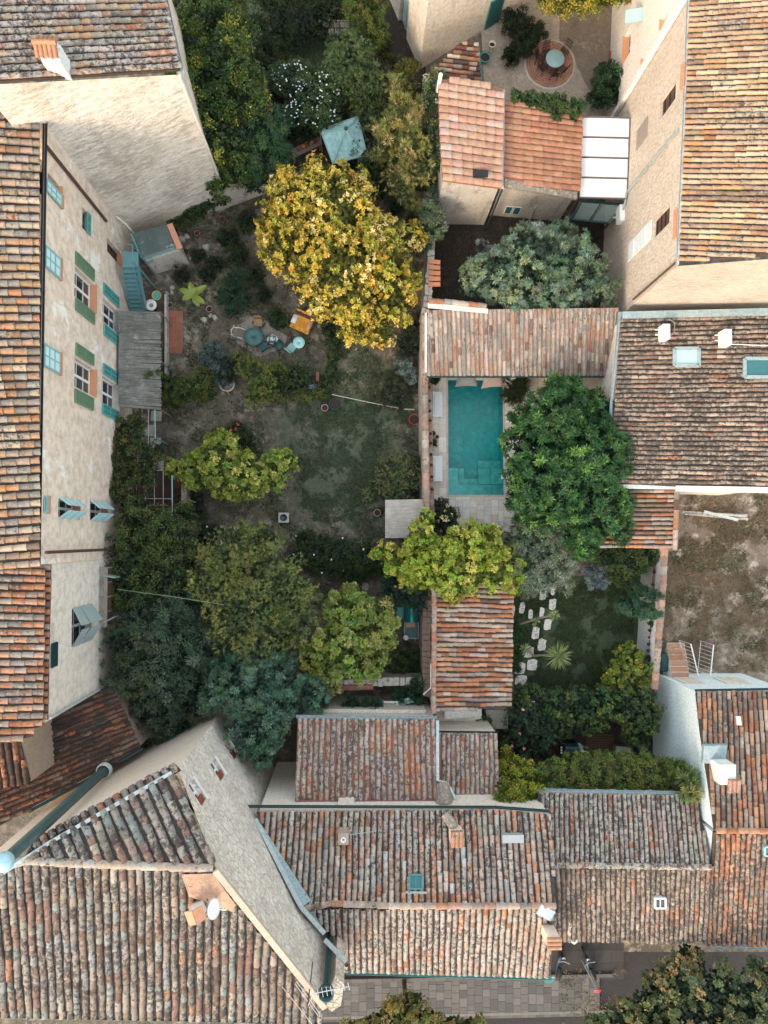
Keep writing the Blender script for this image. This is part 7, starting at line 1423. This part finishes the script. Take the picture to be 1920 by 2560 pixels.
# ---- round brick terrace
q = P(1374, 162, 0); t = thing('round_terrace', 'round brick paved terrace with a pale kerb in the gravel yard', 'terrace', q); mb = MB(); r = random.Random(1); R0 = 1.36
mb2 = MB().lathe(q, [(R0 + .14, 0), (R0 + .14, .05), (R0 + .01, .055)], 48)
for ring_ in range(10):
    ra, rb = R0 * ring_ / 10 + .02, R0 * (ring_ + 1) / 10 - .006; n_ = max(6, int(2 * math.pi * rb / .22))
    for k in range(n_):
        a0, a1 = 2 * math.pi * k / n_ + ring_ * .3, 2 * math.pi * (k + .95) / n_ + ring_ * .3; kk = r.uniform(.75, 1.15)
        mb.add([q + V3((x * math.cos(y), x * math.sin(y), .05 + r.uniform(0, .004))) for x, y in ((ra, a0), (rb, a0), (rb, a1), (ra, a1))], [(0, 1, 2, 3)], (.38 * kk, .18 * kk, .11 * kk))
MB().lathe(q, [(0, .03), (R0, .03)], 40).build('mortar_bed', MORTAR, t); mb2.build('kerb', STONEP, t); mb.build('bricks', colpave('terrace bricks'), t)
q = P(1388, 146, .72); t = thing('glass_table', 'round glass topped metal table on the round brick terrace', 'table', (q.x, q.y, 0)); MB().lathe((q.x, q.y, 0), [(.52, .70), (.53, .715), (.52, .73), (0, .73)], 30).build('tabletop', simple('pale blue glass', (.25, .40, .42), .12, var=.1), t); mb = MB()
for k in range(20): a_ = k * math.pi / 10; mb.tube([(q.x + .53 * math.cos(a_), q.y + .53 * math.sin(a_), .7), (q.x + .53 * math.cos(a_ + .314), q.y + .53 * math.sin(a_ + .314), .7)], .015, 5)
mb.build('rim', BLACKM, t)
for k in range(4): a_ = k * 1.57 + .4; MB().tube([(q.x + .4 * math.cos(a_), q.y + .4 * math.sin(a_), 0), (q.x + .3 * math.cos(a_), q.y + .3 * math.sin(a_), .7)], .016, 6).build('leg', BLACKM, t)
def wirechair(px, py, rz):
    q = P(px, py, .45); q.z = 0; t = thing('wire_chair', 'black wire chair', 'chair', q, 'black wire chairs round the glass table', rz); L_ = lambda mb, nm: mb.build(nm, BLACKM, t, local=True); m_ = MB()
    for k in range(7): m_.tube([(-.21 + k * .07, -.2, .45), (-.21 + k * .07, .2, .45)], .013, 4); m_.tube([(-.21, -.2 + k * .067, .45), (.21, -.2 + k * .067, .45)], .013, 4)
    L_(m_, 'seat'); m_ = MB()
    for k in range(6): m_.tube([(-.2 + k * .08, .22, .45), (-.2 + k * .08, .36, .95)], .013, 4)
    for z in (.6, .8, .95): m_.tube([(-.22, .22 + (z - .45) * .28, z), (.22, .22 + (z - .45) * .28, z)], .02, 5)
    L_(m_, 'backrest')
    for sx in (-1, 1):
        for sy in (-1, 1): L_(MB().tube([(sx * .21, sy * .22, 0), (sx * .2, sy * .2, .45)], .018, 5), 'leg')
    return t
wc = wirechair(1368, 132, R(20)); wc['label'] = 'black wire chair above left of the glass table on the round terrace'
for x, y, a_, l_ in ((1358, 168, 130, 'black wire chair left of the glass table on the round terrace'), (1386, 182, 180, 'black wire chair below the glass table on the round terrace'), (1410, 128, -40, 'black wire chair at the upper right of the glass table'), (1352, 146, 70, 'black wire chair at the far left of the glass table'), (1404, 170, -130, 'black wire chair at the lower right of the glass table')):
    lo = P(x, y, .45); lo.z = 0; copy_tree(wc, lo, R(a_), l_)
for i, (x, y) in enumerate(((1540, 78), (1531, 148))): q = P(x, y, 0); solo(MB().box((q.x, q.y, .1), (.42, .7, .2)).box((q.x, q.y, .21), (.34, .6, .03)), 'drain_grate', [WOODD, TERRAD][i], (q.x, q.y, 0), ['dark planted trough at the foot of the white house', 'brown planted trough lower down at the foot of the white house'][i], 'trough')
pot('garden_tub', 'round tub with bright teal rim below the garden gate', 1213, 142, 14, .3, simple('bright teal plastic', (.02, .30, .29), .4), cat='tub', rim=.14)
# ---- stepping stones (cloned outline shapes)
SS = [(1357, 1487, 7, 12), (1382, 1473, 5, 13), (1381, 1511, 8, 13), (1305, 1519, 6, 13), (1282, 1526, 4, 12), (1326, 1536, 5, 11), (1354, 1531, 5, 12), (1369, 1561, 8, 13), (1338, 1583, 8, 14), (1354, 1612, 9, 14), (1322, 1630, 10, 13), (1330, 1662, 11, 13), (1299, 1671, 12, 13), (1302, 1700, 12, 12), (1362, 1452, 8, 10)]
SL = ['tall one near the olive tree', 'slim upper right one under the olive tree', 'wide one above the slanting bare stem', 'upper left one alone in the grass', 'half hidden one against the outbuilding roof', 'slim one left of the bare stem', 'narrow one behind the bare stem', 'first one below the bare stem', 'rounded one between the two stems', 'one touching the yucca leaves', 'one under the small yucca tuft', 'rounded one below the small yucca tuft', 'largest lower left one', 'tilted rectangular last one near the steps', 'one mostly covered by the olive branches']
for i, (x, y, a_, b_) in enumerate(SS):
    r = random.Random(80 + i); n = 12; a_ *= 1.22; b_ *= 1.12; q = P(x, y, 0); pts = []
    for k in range(n):
        t_ = 2 * math.pi * k / n + .2; sq = 1 / max(abs(math.cos(t_)), abs(math.sin(t_))) ** .7; pts.append((q.x + a_ / 45 * sq * math.cos(t_) * r.uniform(.84, 1.08) + (b_ / 45 * math.sin(t_)) * .12, q.y + b_ / 45 * sq * math.sin(t_) * r.uniform(.86, 1.08)))
    mb = MB().prism(pts, .0, .045); solo(mb, 'stepping_stone', plaster('pale limestone', (.80, .76, .69), (.70, .66, .59), scale=3, b=.2) if i == 0 else bpy.data.materials['pale limestone'], q, 'pale irregular stepping stone, ' + SL[i], 'stepping stone', 'stepping stones across the shaded lawn')
# ---- yuccas
def yucca(label, base, head, hz, n, L, cols=((.09, .14, .04), (.34, .40, .16)), extra=()):
    q = P(*base, 0); h = P(*head, hz); t = thing('yucca', label, 'yucca', q); mb = MB(); m_ = q.lerp(h, .5) + V3((0, 0, -.05)); mb.tube([q, m_ + V3((.02, .05, 0)), h], [.07, .06, .05], 8)
    for (e, ez) in extra: mb.tube([m_, P(*e, ez)], [.045, .04], 7)
    mb.build('stem', BARKP, t)
    for (hh, hz_, LL, nn) in [(h, hz, L, n)] + [(P(*e, ez), ez, .26, 26) for e, ez in extra]:
        g = np.random.default_rng(5); d = unit(g.normal(size=(nn, 3)) * np.array([1, 1, .55]) + np.array([0, 0, .25])); p = np.tile(np.array(hh), (nn, 1)) + d * .05; tt = g.random((nn, 1)); c_ = np.array(cols); col = c_[0] * (1 - tt) + c_[1] * tt
        nr = np.tile([0, 0, 1.], (nn, 1)) + g.normal(size=(nn, 3)) * .3; V = leafquads(p, d, nr, LL * g.uniform(.8, 1.15, nn), np.full(nn, .055)); fast_mesh('leaf_rosette', V - np.array(q), col, LEAFG, t)
    return t
yucca('large spiky yucca head on a short pale stem in the shaded lawn', (1330, 1662 - 22), (1396, 1640), 1.5, 150, .72)
yucca('small yucca tuft growing beside the large spiky one', (1335, 1640), (1315, 1622), .8, 40, .36)
yucca('slender bare stemmed yucca slanting over the stepping stones', (1300, 1560), (1386, 1537), 2.0, 44, .30, extra=[((1340, 1554), 1.2)])
# ---- vacant lot items
t = thing('plank_pile', 'pile of long pale grey planks lying in the dry lot', 'planks', P(1790, 1287, 0))
for i, (a_, b_, w_, z) in enumerate([((1708, 1280), (1868, 1288), .12, .05), ((1712, 1284), (1870, 1298), .14, .05), ((1760, 1279), (1845, 1300), .16, .16), ((1778, 1284), (1866, 1291), .10, .17)]): MB().bar(P(*a_, z), P(*b_, z), w_, .05).build('plank', STONEP if i != 2 else LEADL, t)
t = thing('tiled_steps', 'short flight of terracotta tiled steps at the corner of the white house', 'steps', P(1695, 1650, 0)); 
for i in range(6):
    z = .25 + i * .16; a_, b_ = P(1669 + i * 1.6, 1608 + i * 14.5, z), P(1712 + i * 2.2, 1608 + (i + 1) * 14.5, z); MB().box(((a_.x + b_.x) / 2, (a_.y + b_.y) / 2, z / 2), (b_.x - a_.x, a_.y - b_.y - .003, z)).build('step', PL_WHITE, t); MB().box(((a_.x + b_.x) / 2, (a_.y + b_.y) / 2 + .01, z + .012), (b_.x - a_.x - .05, a_.y - b_.y - .05, .02)).build('tread', LIMESTEP, t)
mb = MB(); q = P(1690, 1632, .6); 
for k in range(3): c_ = q + V3((.06 * k - .1, -.12 * k, .12)); mb.tube([c_ + V3(((.42 - .03 * k) * math.cos(s_ * .3), (.42 - .03 * k) * math.sin(s_ * .3), .02 * math.sin(s_))) for s_ in range(22)], .022, 6, cap=False)
solo(mb, 'garden_hose', simple('buff hose', (.48, .30, .18), .6), q, 'coiled buff garden hose lying on the terracotta steps', 'hose')
def railing(label, b0, b1, z0, h):
    A_, B_ = P(*b0, z0 + h), P(*b1, z0 + h); t = thing('railing', label, 'railing', (A_.x, A_.y, 0), 'white metal railings by the tiled steps'); MB().tube([A_, B_], .035, 7).build('top_rail', WHITE, t); mb = MB(); dx = V3((0, 0, -h))
    for k in range(9): p = A_.lerp(B_, k / 8); mb.tube([p, p + dx], .014, 5)
    mb.tube([A_ + dx * .9, B_ + dx * .9], .018, 5); mb.build('bar', WHITE, t)
railing('white railing along the right side of the terracotta steps', (1727, 1610), (1746, 1690), .3, 1.5); railing('white railing standing apart from the steps on the vacant lot', (1784, 1612), (1776, 1690), .1, 1.6)
q = P(1658, 1655, .4); solo(MB().box((q.x, q.y, .3), (.38, 1.0, .6)).box((q.x, q.y, .61), (.3, .9, .03)), 'storage_box', DARKG, (q.x, q.y, 0), 'dark storage box left of the terracotta steps', 'box')
# ---- roof equipment
def acunit(label, base, z, size, rz, wallpt=None, group=None):
    q = V3(base); t = thing('air_conditioner', label, 'air conditioner', q, group, rz); L_ = lambda mb, nm, mat, par=t: mb.build(nm, mat, par, local=True); sx, sy, sz = size
    L_(MB().box((0, 0, sz / 2 + .08), (sx, sy, sz)), 'casing', WHITEM); m_ = MB()
    for k in range(4): rr = .05 + k * .05; m_.tube([(sx / 2 + .012, rr * math.cos(a_ * .5), sz / 2 + .08 + rr * math.sin(a_ * .5)) for a_ in range(14)], .008, 4, cap=False)
    L_(m_, 'fan_grille', GREYP); L_(MB().box((-sx * .2, 0, .04), (sx * 1.3, .04, .08)).box((-sx * .2, sy * .35, .04), (sx * 1.3, .04, .08)), 'bracket', WHITEM); return t
acunit('white air conditioner with a looping pipe on the brown roof left of the other', on(pl13, 1652, 838), 0, (.34, .72, .6), 0)
acunit('white air conditioner on bracket arms on the brown roof above the skylights', on(pl13, 1802, 852), 0, (.36, .74, .62), 0)
mb = MB().tube([on(pl13, 1668, 840) + V3((0, 0, .1)), on(pl13, 1683, 835) + V3((0, 0, .1)), on(pl13, 1684, 808) + V3((0, 0, .12)), on(pl13, 1670, 800) + V3((0, 0, .1))], .03, 6); solo(mb, 'cooling_pipe', BEIGEC, on(pl13, 1680, 820), 'beige looping pipe beside the left roof air conditioner', 'pipe')
mb = MB().tube([on(pl13, 1815, 862) + V3((0, 0, .12)), on(pl13, 1930, 866) + V3((0, 0, .12))], .02, 6); solo(mb, 'roof_cable', WHITE, on(pl13, 1860, 864), 'thin white cable running right from the roof air conditioner', 'cable')
acunit('white air conditioner fixed at the right end of the glass canopy', P(1548, 545, 2.6), 0, (.42, .85, .6), 0)
acunit('small white air conditioner on the ground by the grey rendered annexe', P(1337, 572, .3), 0, (.72, .32, .45), 0)
q = on(pl5, 542, 2240); t = thing('satellite_dish', 'white satellite dish on the stone gable roof beside the orange capped chimney', 'satellite dish', q); tl = Matrix.Rotation(R(-62), 3, 'X') @ Matrix.Rotation(0, 3, 'Z'); tl = Matrix.Rotation(R(10), 3, 'Z') @ Matrix.Rotation(R(65), 3, 'Y')
MB().lathe(q + V3((0, 0, .9)), [(0, .0), (.15, .01), (.24, .04), (.34, .09), (.34, .105), (.24, .055), (0, .015)], 24, tilt=tl).build('dish', WHITE, t); MB().tube([q, q + V3((0, 0, .9))], .03, 7).build('mast', GREYP, t); MB().tube([q + V3((0, 0, .9)), q + V3((.55, .08, 1.15))], .018, 6).build('feed_arm', WHITE, t)
q = P(776, 2455, 11.9); t = thing('tv_antenna', 'television antenna on a rusty mast beside the black hopper pipe', 'antenna', (q.x, q.y, 10.6)); MB().tube([(q.x, q.y, 10.6), (q.x, q.y, 13.4)], .025, 7).build('mast', simple('rusty steel', (.14, .06, .05), .7), t)
A_, B_ = P(784, 2484, 13.4), P(872, 2466, 13.4); mb = MB().tube([A_, B_], .02, 6); d = (B_ - A_).normalized(); s_ = V3((-d.y, d.x, 0))
for k in range(9): p = A_.lerp(B_, k / 8); w_ = .2 - .012 * k; mb.tube([p - s_ * w_ + V3((0, 0, .02)), p + s_ * w_ + V3((0, 0, .02))], .011, 5)
mb.tube([B_ - s_ * .2 + V3((0, 0, -.12)), B_, B_ + s_ * .2 + V3((0, 0, .12))], .014, 5); mb.tube([(q.x, q.y, 13.35), A_], .018, 5); mb.build('boom', simple('aerial aluminium', (.42, .42, .40), .5), t)
mb = MB(); 
for pts in ([P(742, 2454, 12.6), P(800, 2535, 12.6), P(796, 2540, 12.6), P(738, 2460, 12.6)],): mb.tube(pts + [pts[0]], .014, 5)
mb.tube([P(705, 2466, 12.3), P(780, 2560, 12.3)], .014, 5); mb.build('dipole', bpy.data.materials['aerial aluminium'], t)
q0 = P(262, 1925, 6.0); t = thing('flue_duct', 'tall dark green ribbed metal flue with a pale blue cap at the left edge', 'flue', (q0.x, q0.y, 6)); prof = []; z = 6.0
while z < 15.3: prof += [(.19, z - 6), (.215, z - 6 + .06), (.19, z - 6 + .12)]; z += .16
MB().lathe((q0.x, q0.y, 6), prof, 20).build('duct', simple('green grey metal', (.07, .12, .12), .4, .2), t); MB().lathe((q0.x, q0.y, 15.3), [(.24, -.1), (.31, 0), (.31, .22), (.25, .3), (0, .34)], 22).build('cap', simple('pale blue zinc', (.30, .48, .52), .5), t)
MB().lathe((q0.x, q0.y, 6), [(.36, 0), (.36, .15), (.28, .25)], 20).build('collar', LEADL, t)
# antenna on terrace roof
q = on(pn6, 905, 2062); t = thing('tv_antenna', 'flat grey television antenna lying beside the white capped chimney', 'antenna', q); A_, B_ = on(pn6, 876, 2068) + V3((0, 0, .8)), on(pn6, 938, 2060) + V3((0, 0, .8)); mb = MB().tube([A_, B_], .016, 5); d = (B_ - A_).normalized(); s_ = V3((-d.y, d.x, 0))
for k in range(9): p = A_.lerp(B_, k / 8); mb.tube([p - s_ * .16, p + s_ * .16], .01, 4)
mb.build('boom', GREYP, t); MB().tube([A_.lerp(B_, .3) - V3((0, 0, .9)), A_.lerp(B_, .3)], .016, 6).build('mast', GREYP, t)
# ---- terrace with steps behind B10
t = thing('stepped_terrace', 'small white terrace with a fan of pale steps under the orange roofed outbuilding', 'terrace', P(1150, 1800, 0))
MB().prism([(P(x, y, 1.6).x, P(x, y, 1.6).y) for x, y in ((1090, 1772), (1195, 1772), (1218, 1830), (1090, 1832))], 0, 1.6).build('platform', PL_WARMW, t); c_ = P(1105, 1800, 1.6)
for k in range(7): z = 1.62 + .12 * k; a_, b_ = P(1185 - k * 11, 1772 - k * .0, z), P(1197 - k * 11, 1790 + 1.2 * k, z); MB().box(((a_.x + b_.x) / 2 - .0, (a_.y + b_.y) / 2, (1.6 + z) / 2 + .002 * k), (abs(b_.x - a_.x) + .3, abs(a_.y - b_.y), z - 1.6)).build('step', PL_WHITE, t)
MB().prism([(P(x, y, .8).x, P(x, y, .8).y) for x, y in ((1215, 1775), (1270, 1775), (1270, 1822), (1222, 1822))], 0, .8).build('landing', STONEP, t)
MB().box((P(1160, 1812, 1.62).x, P(1160, 1812, 1.62).y, 1.63), (.65, .18, .03)).build('vent', GREYP, t); MB().box((P(1150, 1828, 1.7).x, P(1150, 1828, 1.7).y, 1.75), (.9, .06, .1)).build('door_track', BLACKM, t)
# white window and tilted pane in shut terrace
q = P(972, 1762, 2.2); t = thing('window_frame', 'white window frame leaning in the shut terrace', 'window', (q.x, q.y, 0)); mb = MB(); mb.bar((q.x - .45, q.y + .15, 2.2), (q.x + .45, q.y + .15, 2.2), .08, .08); mb.bar((q.x - .45, q.y - .15, 2.1), (q.x + .45, q.y - .15, 2.1), .08, .08); mb.bar((q.x - .45, q.y + .15, 2.2), (q.x - .45, q.y - .15, 2.1), .08, .08); mb.bar((q.x + .45, q.y + .15, 2.2), (q.x + .45, q.y - .15, 2.1), .08, .08); mb.build('frame', WHITE, t)
MB().box((q.x, q.y, 1.05), (.9, .25, 2.1)).build('pier', PL_GREY, t)
mb = MB().add([P(992, 1753, 2.2), P(1022, 1744, 2.5), P(1035, 1755, 2.3), P(998, 1768, 2.0)], [(0, 1, 2, 3)])
for k in range(5): mb.bar(P(993 + k, 1755 + k * 2.5, 2.22 - k * .03), P(1024 + k * 2, 1746 + k * 2, 2.5 - k * .03), .03, .03)
solo(mb, 'shutter_leaf', CYAN, P(1010, 1756, 2.2), 'pale turquoise shutter leaf hanging open over the shut terrace', 'shutter')
# ---- lower patio
q = P(1426, 1870, .7); t = thing('patio_barbecue', 'black gas barbecue with chrome knobs in the dark lower patio', 'barbecue', (q.x, q.y, 0)); MB().box((q.x, q.y, .4), (.75, .55, .8)).build('cabinet', BLACKM, t); MB().tube([(q.x - .36, q.y, .82), (q.x + .36, q.y, .82)], .25, 14).build('hood', DARKG, t)
for k in range(3): MB().lathe((q.x - .52, q.y - .22 + .14 * k, .8), [(0, .05), (.05, .04), (.06, 0)], 10).build('knob', WHITEM, t)
q = P(1452, 1878, .6); t = thing('draped_figure', 'pale blue cloth draped over an upright garden object beside the barbecue', 'draped object', (q.x, q.y, 0)); mb = MB().lathe((q.x, q.y, 0), [(.30, .0), (.26, .1), (.17, .35), (.19, .55), (.14, .75), (.16, .85), (.08, .98), (0, 1.0)], 11); mb.build('cloth', CLOTHW if 0 else simple('pale blue cloth', (.42, .60, .62), .8), t)
q = P(1558, 1878, .5); t = thing('garden_chest', 'brown garden chest with a pale lid in the lower patio', 'chest', (q.x, q.y, 0)); MB().box((q.x, q.y, .22), (1.15, .5, .44), rz=-.08).build('body', WOODD, t); MB().box((q.x + .02, q.y + .08, .46), (.85, .3, .04), rz=-.08).build('lid', GREYP, t)
for i, (x, y, a_) in enumerate(((1600, 1860, -.75), (1612, 1882, -.95))):
    q = P(x, y, .45); t = thing('covered_bundle', ['dark grey covered kayak shaped bundle against the pale blue wall', 'dark navy covered bundle in front of the other beside the pale blue wall'][i], 'covered bundle', (q.x, q.y, 0), None, a_)
    m_ = MB(); pr = []; vs = []; n_ = 11
    for j in range(n_):
        f = j / (n_ - 1); w_ = .30 * math.sin(math.pi * (f * .92 + .04)) ** .6
        for k in range(9): a2 = math.pi * k / 8; vs.append((-.8 + 1.6 * f, w_ * math.cos(a2), .05 + w_ * 1.5 * math.sin(a2)))
    m_.add(vs, [(j * 9 + k, j * 9 + k + 1, (j + 1) * 9 + k + 1, (j + 1) * 9 + k) for j in range(n_ - 1) for k in range(8)], smooth=True); m_.build('cover', simple('grey tarpaulin', (.10, .11, .115), .6) if i == 0 else NAVY, t, local=True)
t = thing('folding_frame', 'white folding frame leaning at the edge of the hedge roof', 'frame', P(1530, 1900, .3)); mb = MB()
for a_, b_ in (((1514, 1884), (1520, 1910)), ((1516, 1884), (1538, 1906)), ((1524, 1888), (1526, 1909))): mb.bar(P(*a_, .9), P(*b_, 1.5), .07, .04)
mb.build('frame', CYAN, t)
# wooden deck in the lower patio
mb = MB()
for k in range(11): a_ = P(1465, 1838 + k * 6, .05); b_ = P(1535, 1838 + k * 6, .05); mb.bar(a_, b_, .10, .04)
struct(mb.build('patio_decking', WOODD))
# ---- street things
q = P(1492, 2472, 2.6); b_ = P(1492, 2472, 0); t = thing('round_road_sign', 'round red sign tilted on its pole over the street paving', 'road sign', (q.x, q.y, .1)); MB().tube([(q.x, q.y, .1), (q.x, q.y, 2.7)], .035, 8).build('pole', GREYP, t); tl = Matrix.Rotation(R(35), 3, 'X')
MB().lathe((q.x, q.y - .05, 2.7), [(0, .012), (.2, .012), (.2, -.01), (0, -.01)], 24, tilt=tl).build('sign_plate', RED, t)
def scooter(label, px, py, rz):
    q = P(px, py, .0); t = thing('parked_scooter', label, 'scooter', q, None, rz); L_ = lambda mb, nm, mat: mb.build(nm, mat, t, local=True)
    L_(MB().tube([(0, -.15, .55), (0, -.45, .62), (0, -.75, .66)], [.12, .17, .09], 10), 'seat', BLACKM); L_(MB().tube([(0, -.7, .45), (0, -.2, .35), (0, .25, .3), (0, .5, .6), (0, .45, .95)], [.16, .17, .1, .12, .07], 10), 'body', NAVY)
    L_(MB().tube([(-.32, .38, 1.0), (0, .45, .98), (.32, .38, 1.0)], .022, 7), 'handlebar', GREYP)
    for y in (-.6, .62): L_(MB().tube([(-.05, y, .26), (.05, y, .26)], .26, 18), 'wheel', BLACKM)
    L_(MB().lathe((0, .52, .85), [(0, .06), (.07, .04), (.08, 0)], 12), 'headlight', WHITEM); return t
scooter('dark scooter parked in the lane with its handlebar towards the house', 1466, 2400, R(20)); scooter('dark green scooter parked by the end of the terrace house eave', 1394, 2398, R(-12))
t = thing('shop_awning', 'teal fabric awning end showing under the terrace house eave', 'awning', P(1373, 2452, 2.6)); MB().prism([(P(x, y, 2.6).x, P(x, y, 2.6).y) for x, y in ((1360, 2440), (1384, 2440), (1386, 2452), (1378, 2458), (1362, 2457))], 2.55, 2.62).build('canvas', TEALP, t); q = P(1372, 2442, 2.7); MB().box((q.x, q.y, 2.72), (.6, .06, .08)).build('bracket', GREYP, t)
q = P(1435, 2356, 3.5); solo(MB().prism([(P(x, y, 3.5).x, P(x, y, 3.5).y) for x, y in ((1424, 2350), (1446, 2350), (1446, 2354), (1436, 2362), (1424, 2354))], 3.46, 3.5), 'wall_lamp_bracket', CYAN, (q.x, q.y, 3.46), 'pale blue pointed bracket under the grey roof eave', 'bracket')
# ---- fill planting of the overgrown upper garden
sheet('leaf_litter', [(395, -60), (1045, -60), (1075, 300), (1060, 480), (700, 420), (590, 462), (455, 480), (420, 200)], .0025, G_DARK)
tree('overgrown_shrubs', 'continuous dark undergrowth between the shaded lawn and the flowering shrub', 'shrub', [(650, 170, 34, 1.0), (690, 150, 30, .9), (850, 110, 28, 1.1), (690, 250, 26, 1.0), (720, 330, 26, 1.0), (700, 90, 30, 1), (840, 30, 26, 1.2), (670, -10, 34, 1.4), (740, -10, 34, 1.5), (800, -15, 34, 1.5)], base=(700, 160), style='fine', leaf=(.13, .07), clump=.3, cols=((.018, .034, .014), (.065, .095, .03)), **SH)
tree('wall_foot_shrubs', 'olive brown undergrowth in the narrow gap beside the cream villa wall', 'shrub', [(960, 130, 22, 1.0), (975, 165, 24, 1.0), (960, 235, 24, 1.2), (1030, 225, 24, 1.4), (1050, 260, 18, 1.6), (1005, 215, 22, 1.2), (945, 60, 16, 1)], base=(975, 180), style='fine', leaf=(.11, .06), clump=.26, cols=((.028, .036, .014), (.12, .12, .035)), **SH)
tree('gazebo_bushes', 'dark green bushes filling the space behind and right of the gazebo', 'shrub', [(770, 330, 24, .9), (915, 330, 24, 1.4), (900, 425, 26, 1.2), (870, 430, 22, 1.0), (950, 480, 24, 1.2), (990, 520, 22, 1.2), (1030, 560, 24, 1.4), (1035, 610, 20, 1.2)], base=(910, 420), style='spike', k=7, leaf=(.18, .045), clump=.28, cols=((.018, .04, .016), (.075, .11, .035)), **SH)
tree('ivy_edge', 'bright leafed ivy edge spilling along the stucco house wall', 'ivy', [(500, 400, 36, 2.2), (480, 330, 30, 3.0), (530, 480, 26, 1.4), (555, 500, 16, .9), (460, 250, 26, 3.6), (440, 190, 22, 4.2)], base=(520, 430), style='fine', leaf=(.14, .09), clump=.3, cols=((.035, .06, .016), (.14, .18, .035)), accent=(.34, .34, .05), acc=.15, **SH)
tree('garden_weeds', 'scattered dark weeds around the banana plant and fern', 'weeds', [(455, 690, 18, .2), (540, 660, 22, .25), (520, 690, 18, .2), (600, 640, 24, .3), (640, 690, 22, .3), (570, 600, 26, .25), (620, 560, 26, .3), (500, 640, 16, .2), (660, 740, 18, .3), (440, 655, 14, .2)], base=(560, 650), style='fine', leaf=(.12, .05), clump=.24, cols=((.018, .032, .014), (.06, .085, .03)), wood=False, crown='foliage')
tree('poppy_bush', 'low dark bush with a few red flowers above the fig tree', 'shrub', [(595, 1075, 20, .6), (612, 1095, 18, .6), (625, 1120, 16, .5)], base=(605, 1090), extra=flowers(RED, 5, r0=.07), style='fine', leaf=(.10, .05), clump=.2, cols=((.02, .04, .016), (.07, .10, .035)), **SH)
ground_cover('pebbles', 'pale pebbles and dry stalks strewn over the upper garden soil', [(400, 560), (720, 520), (760, 900), (420, 900)], 5000, ((.20, .17, .14), (.42, .37, .31)), (.06, .05), 21, .0, .1, cat='pebbles')
ground_cover('fallen_leaves', 'yellow fallen leaves under the golden tree', [(640, 640), (1050, 640), (1040, 1000), (700, 980)], 1500, ((.25, .19, .04), (.45, .34, .08)), (.09, .05), 22, -.1, .1, cat='leaves')
# ---- timber balcony at the foot of the cream house
t = thing('timber_balcony', 'dark timber balcony with pale rails at the foot of the cream house wall', 'balcony', P(262, 1480, 4.2))
a_, b_ = P(250, 1418, 4.2), P(277, 1562, 4.2); MB().box((((XW3 + b_.x) / 2), (a_.y + b_.y) / 2, 4.15), (b_.x - XW3, a_.y - b_.y, .1)).build('floor', WOODD, t)
mb = MB()
for k in range(5): y = b_.y + (a_.y - b_.y) * k / 4; mb.box(((XW3 + b_.x) / 2, y, 4.9), (b_.x - XW3, .09, .07)); mb.box((b_.x, y, 4.55), (.07, .07, .8))
mb.box((b_.x, (a_.y + b_.y) / 2, 4.97), (.16, a_.y - b_.y, .06)); mb.build('rail', BARKP, t)
for y in (1440, 1546): q = P(283, y, 4.4); MB().box((q.x, q.y, 4.6), (.55, .04, .9), rz=.5 if y > 1500 else -.2).build('shutter', GRS, t)
mb = MB(); p0, p1 = P(292, 1473, 6.5), P(560, 1512, 6.0); mb.tube([p0, p0.lerp(p1, .5) - Vector((0, 0, .25)), p1], .012, 5); solo(mb, 'garden_cable', SAGE, p0, 'thin pale green cable stretched over the dark trees', 'cable')
# ---- shutters on the white house north wall
fN = Facade(P(1742, 1730, 4.8), P(1960, 1728, 4.8))
for cx_, w_ in ((1722, 1.1), (1768, .1), (1830, 1.3)):
    u_, z_ = fN.hit(cx_, 1702)
    if w_ > .5:
        s_ = MB(); fN.slab(s_, (u_ - w_ / 2, u_ + w_ / 2, z_ - .8, z_ + .8), .01, .05); o_ = s_.build('shutter', PL_CREAM, b8); s_ = MB()
        for k in range(1, 4): fN.slab(s_, (u_ - w_ / 2 + w_ * k / 4 - .012, u_ - w_ / 2 + w_ * k / 4 + .012, z_ - .8, z_ + .8), .05, .056)
        s_.build('batten', GREYP, o_)
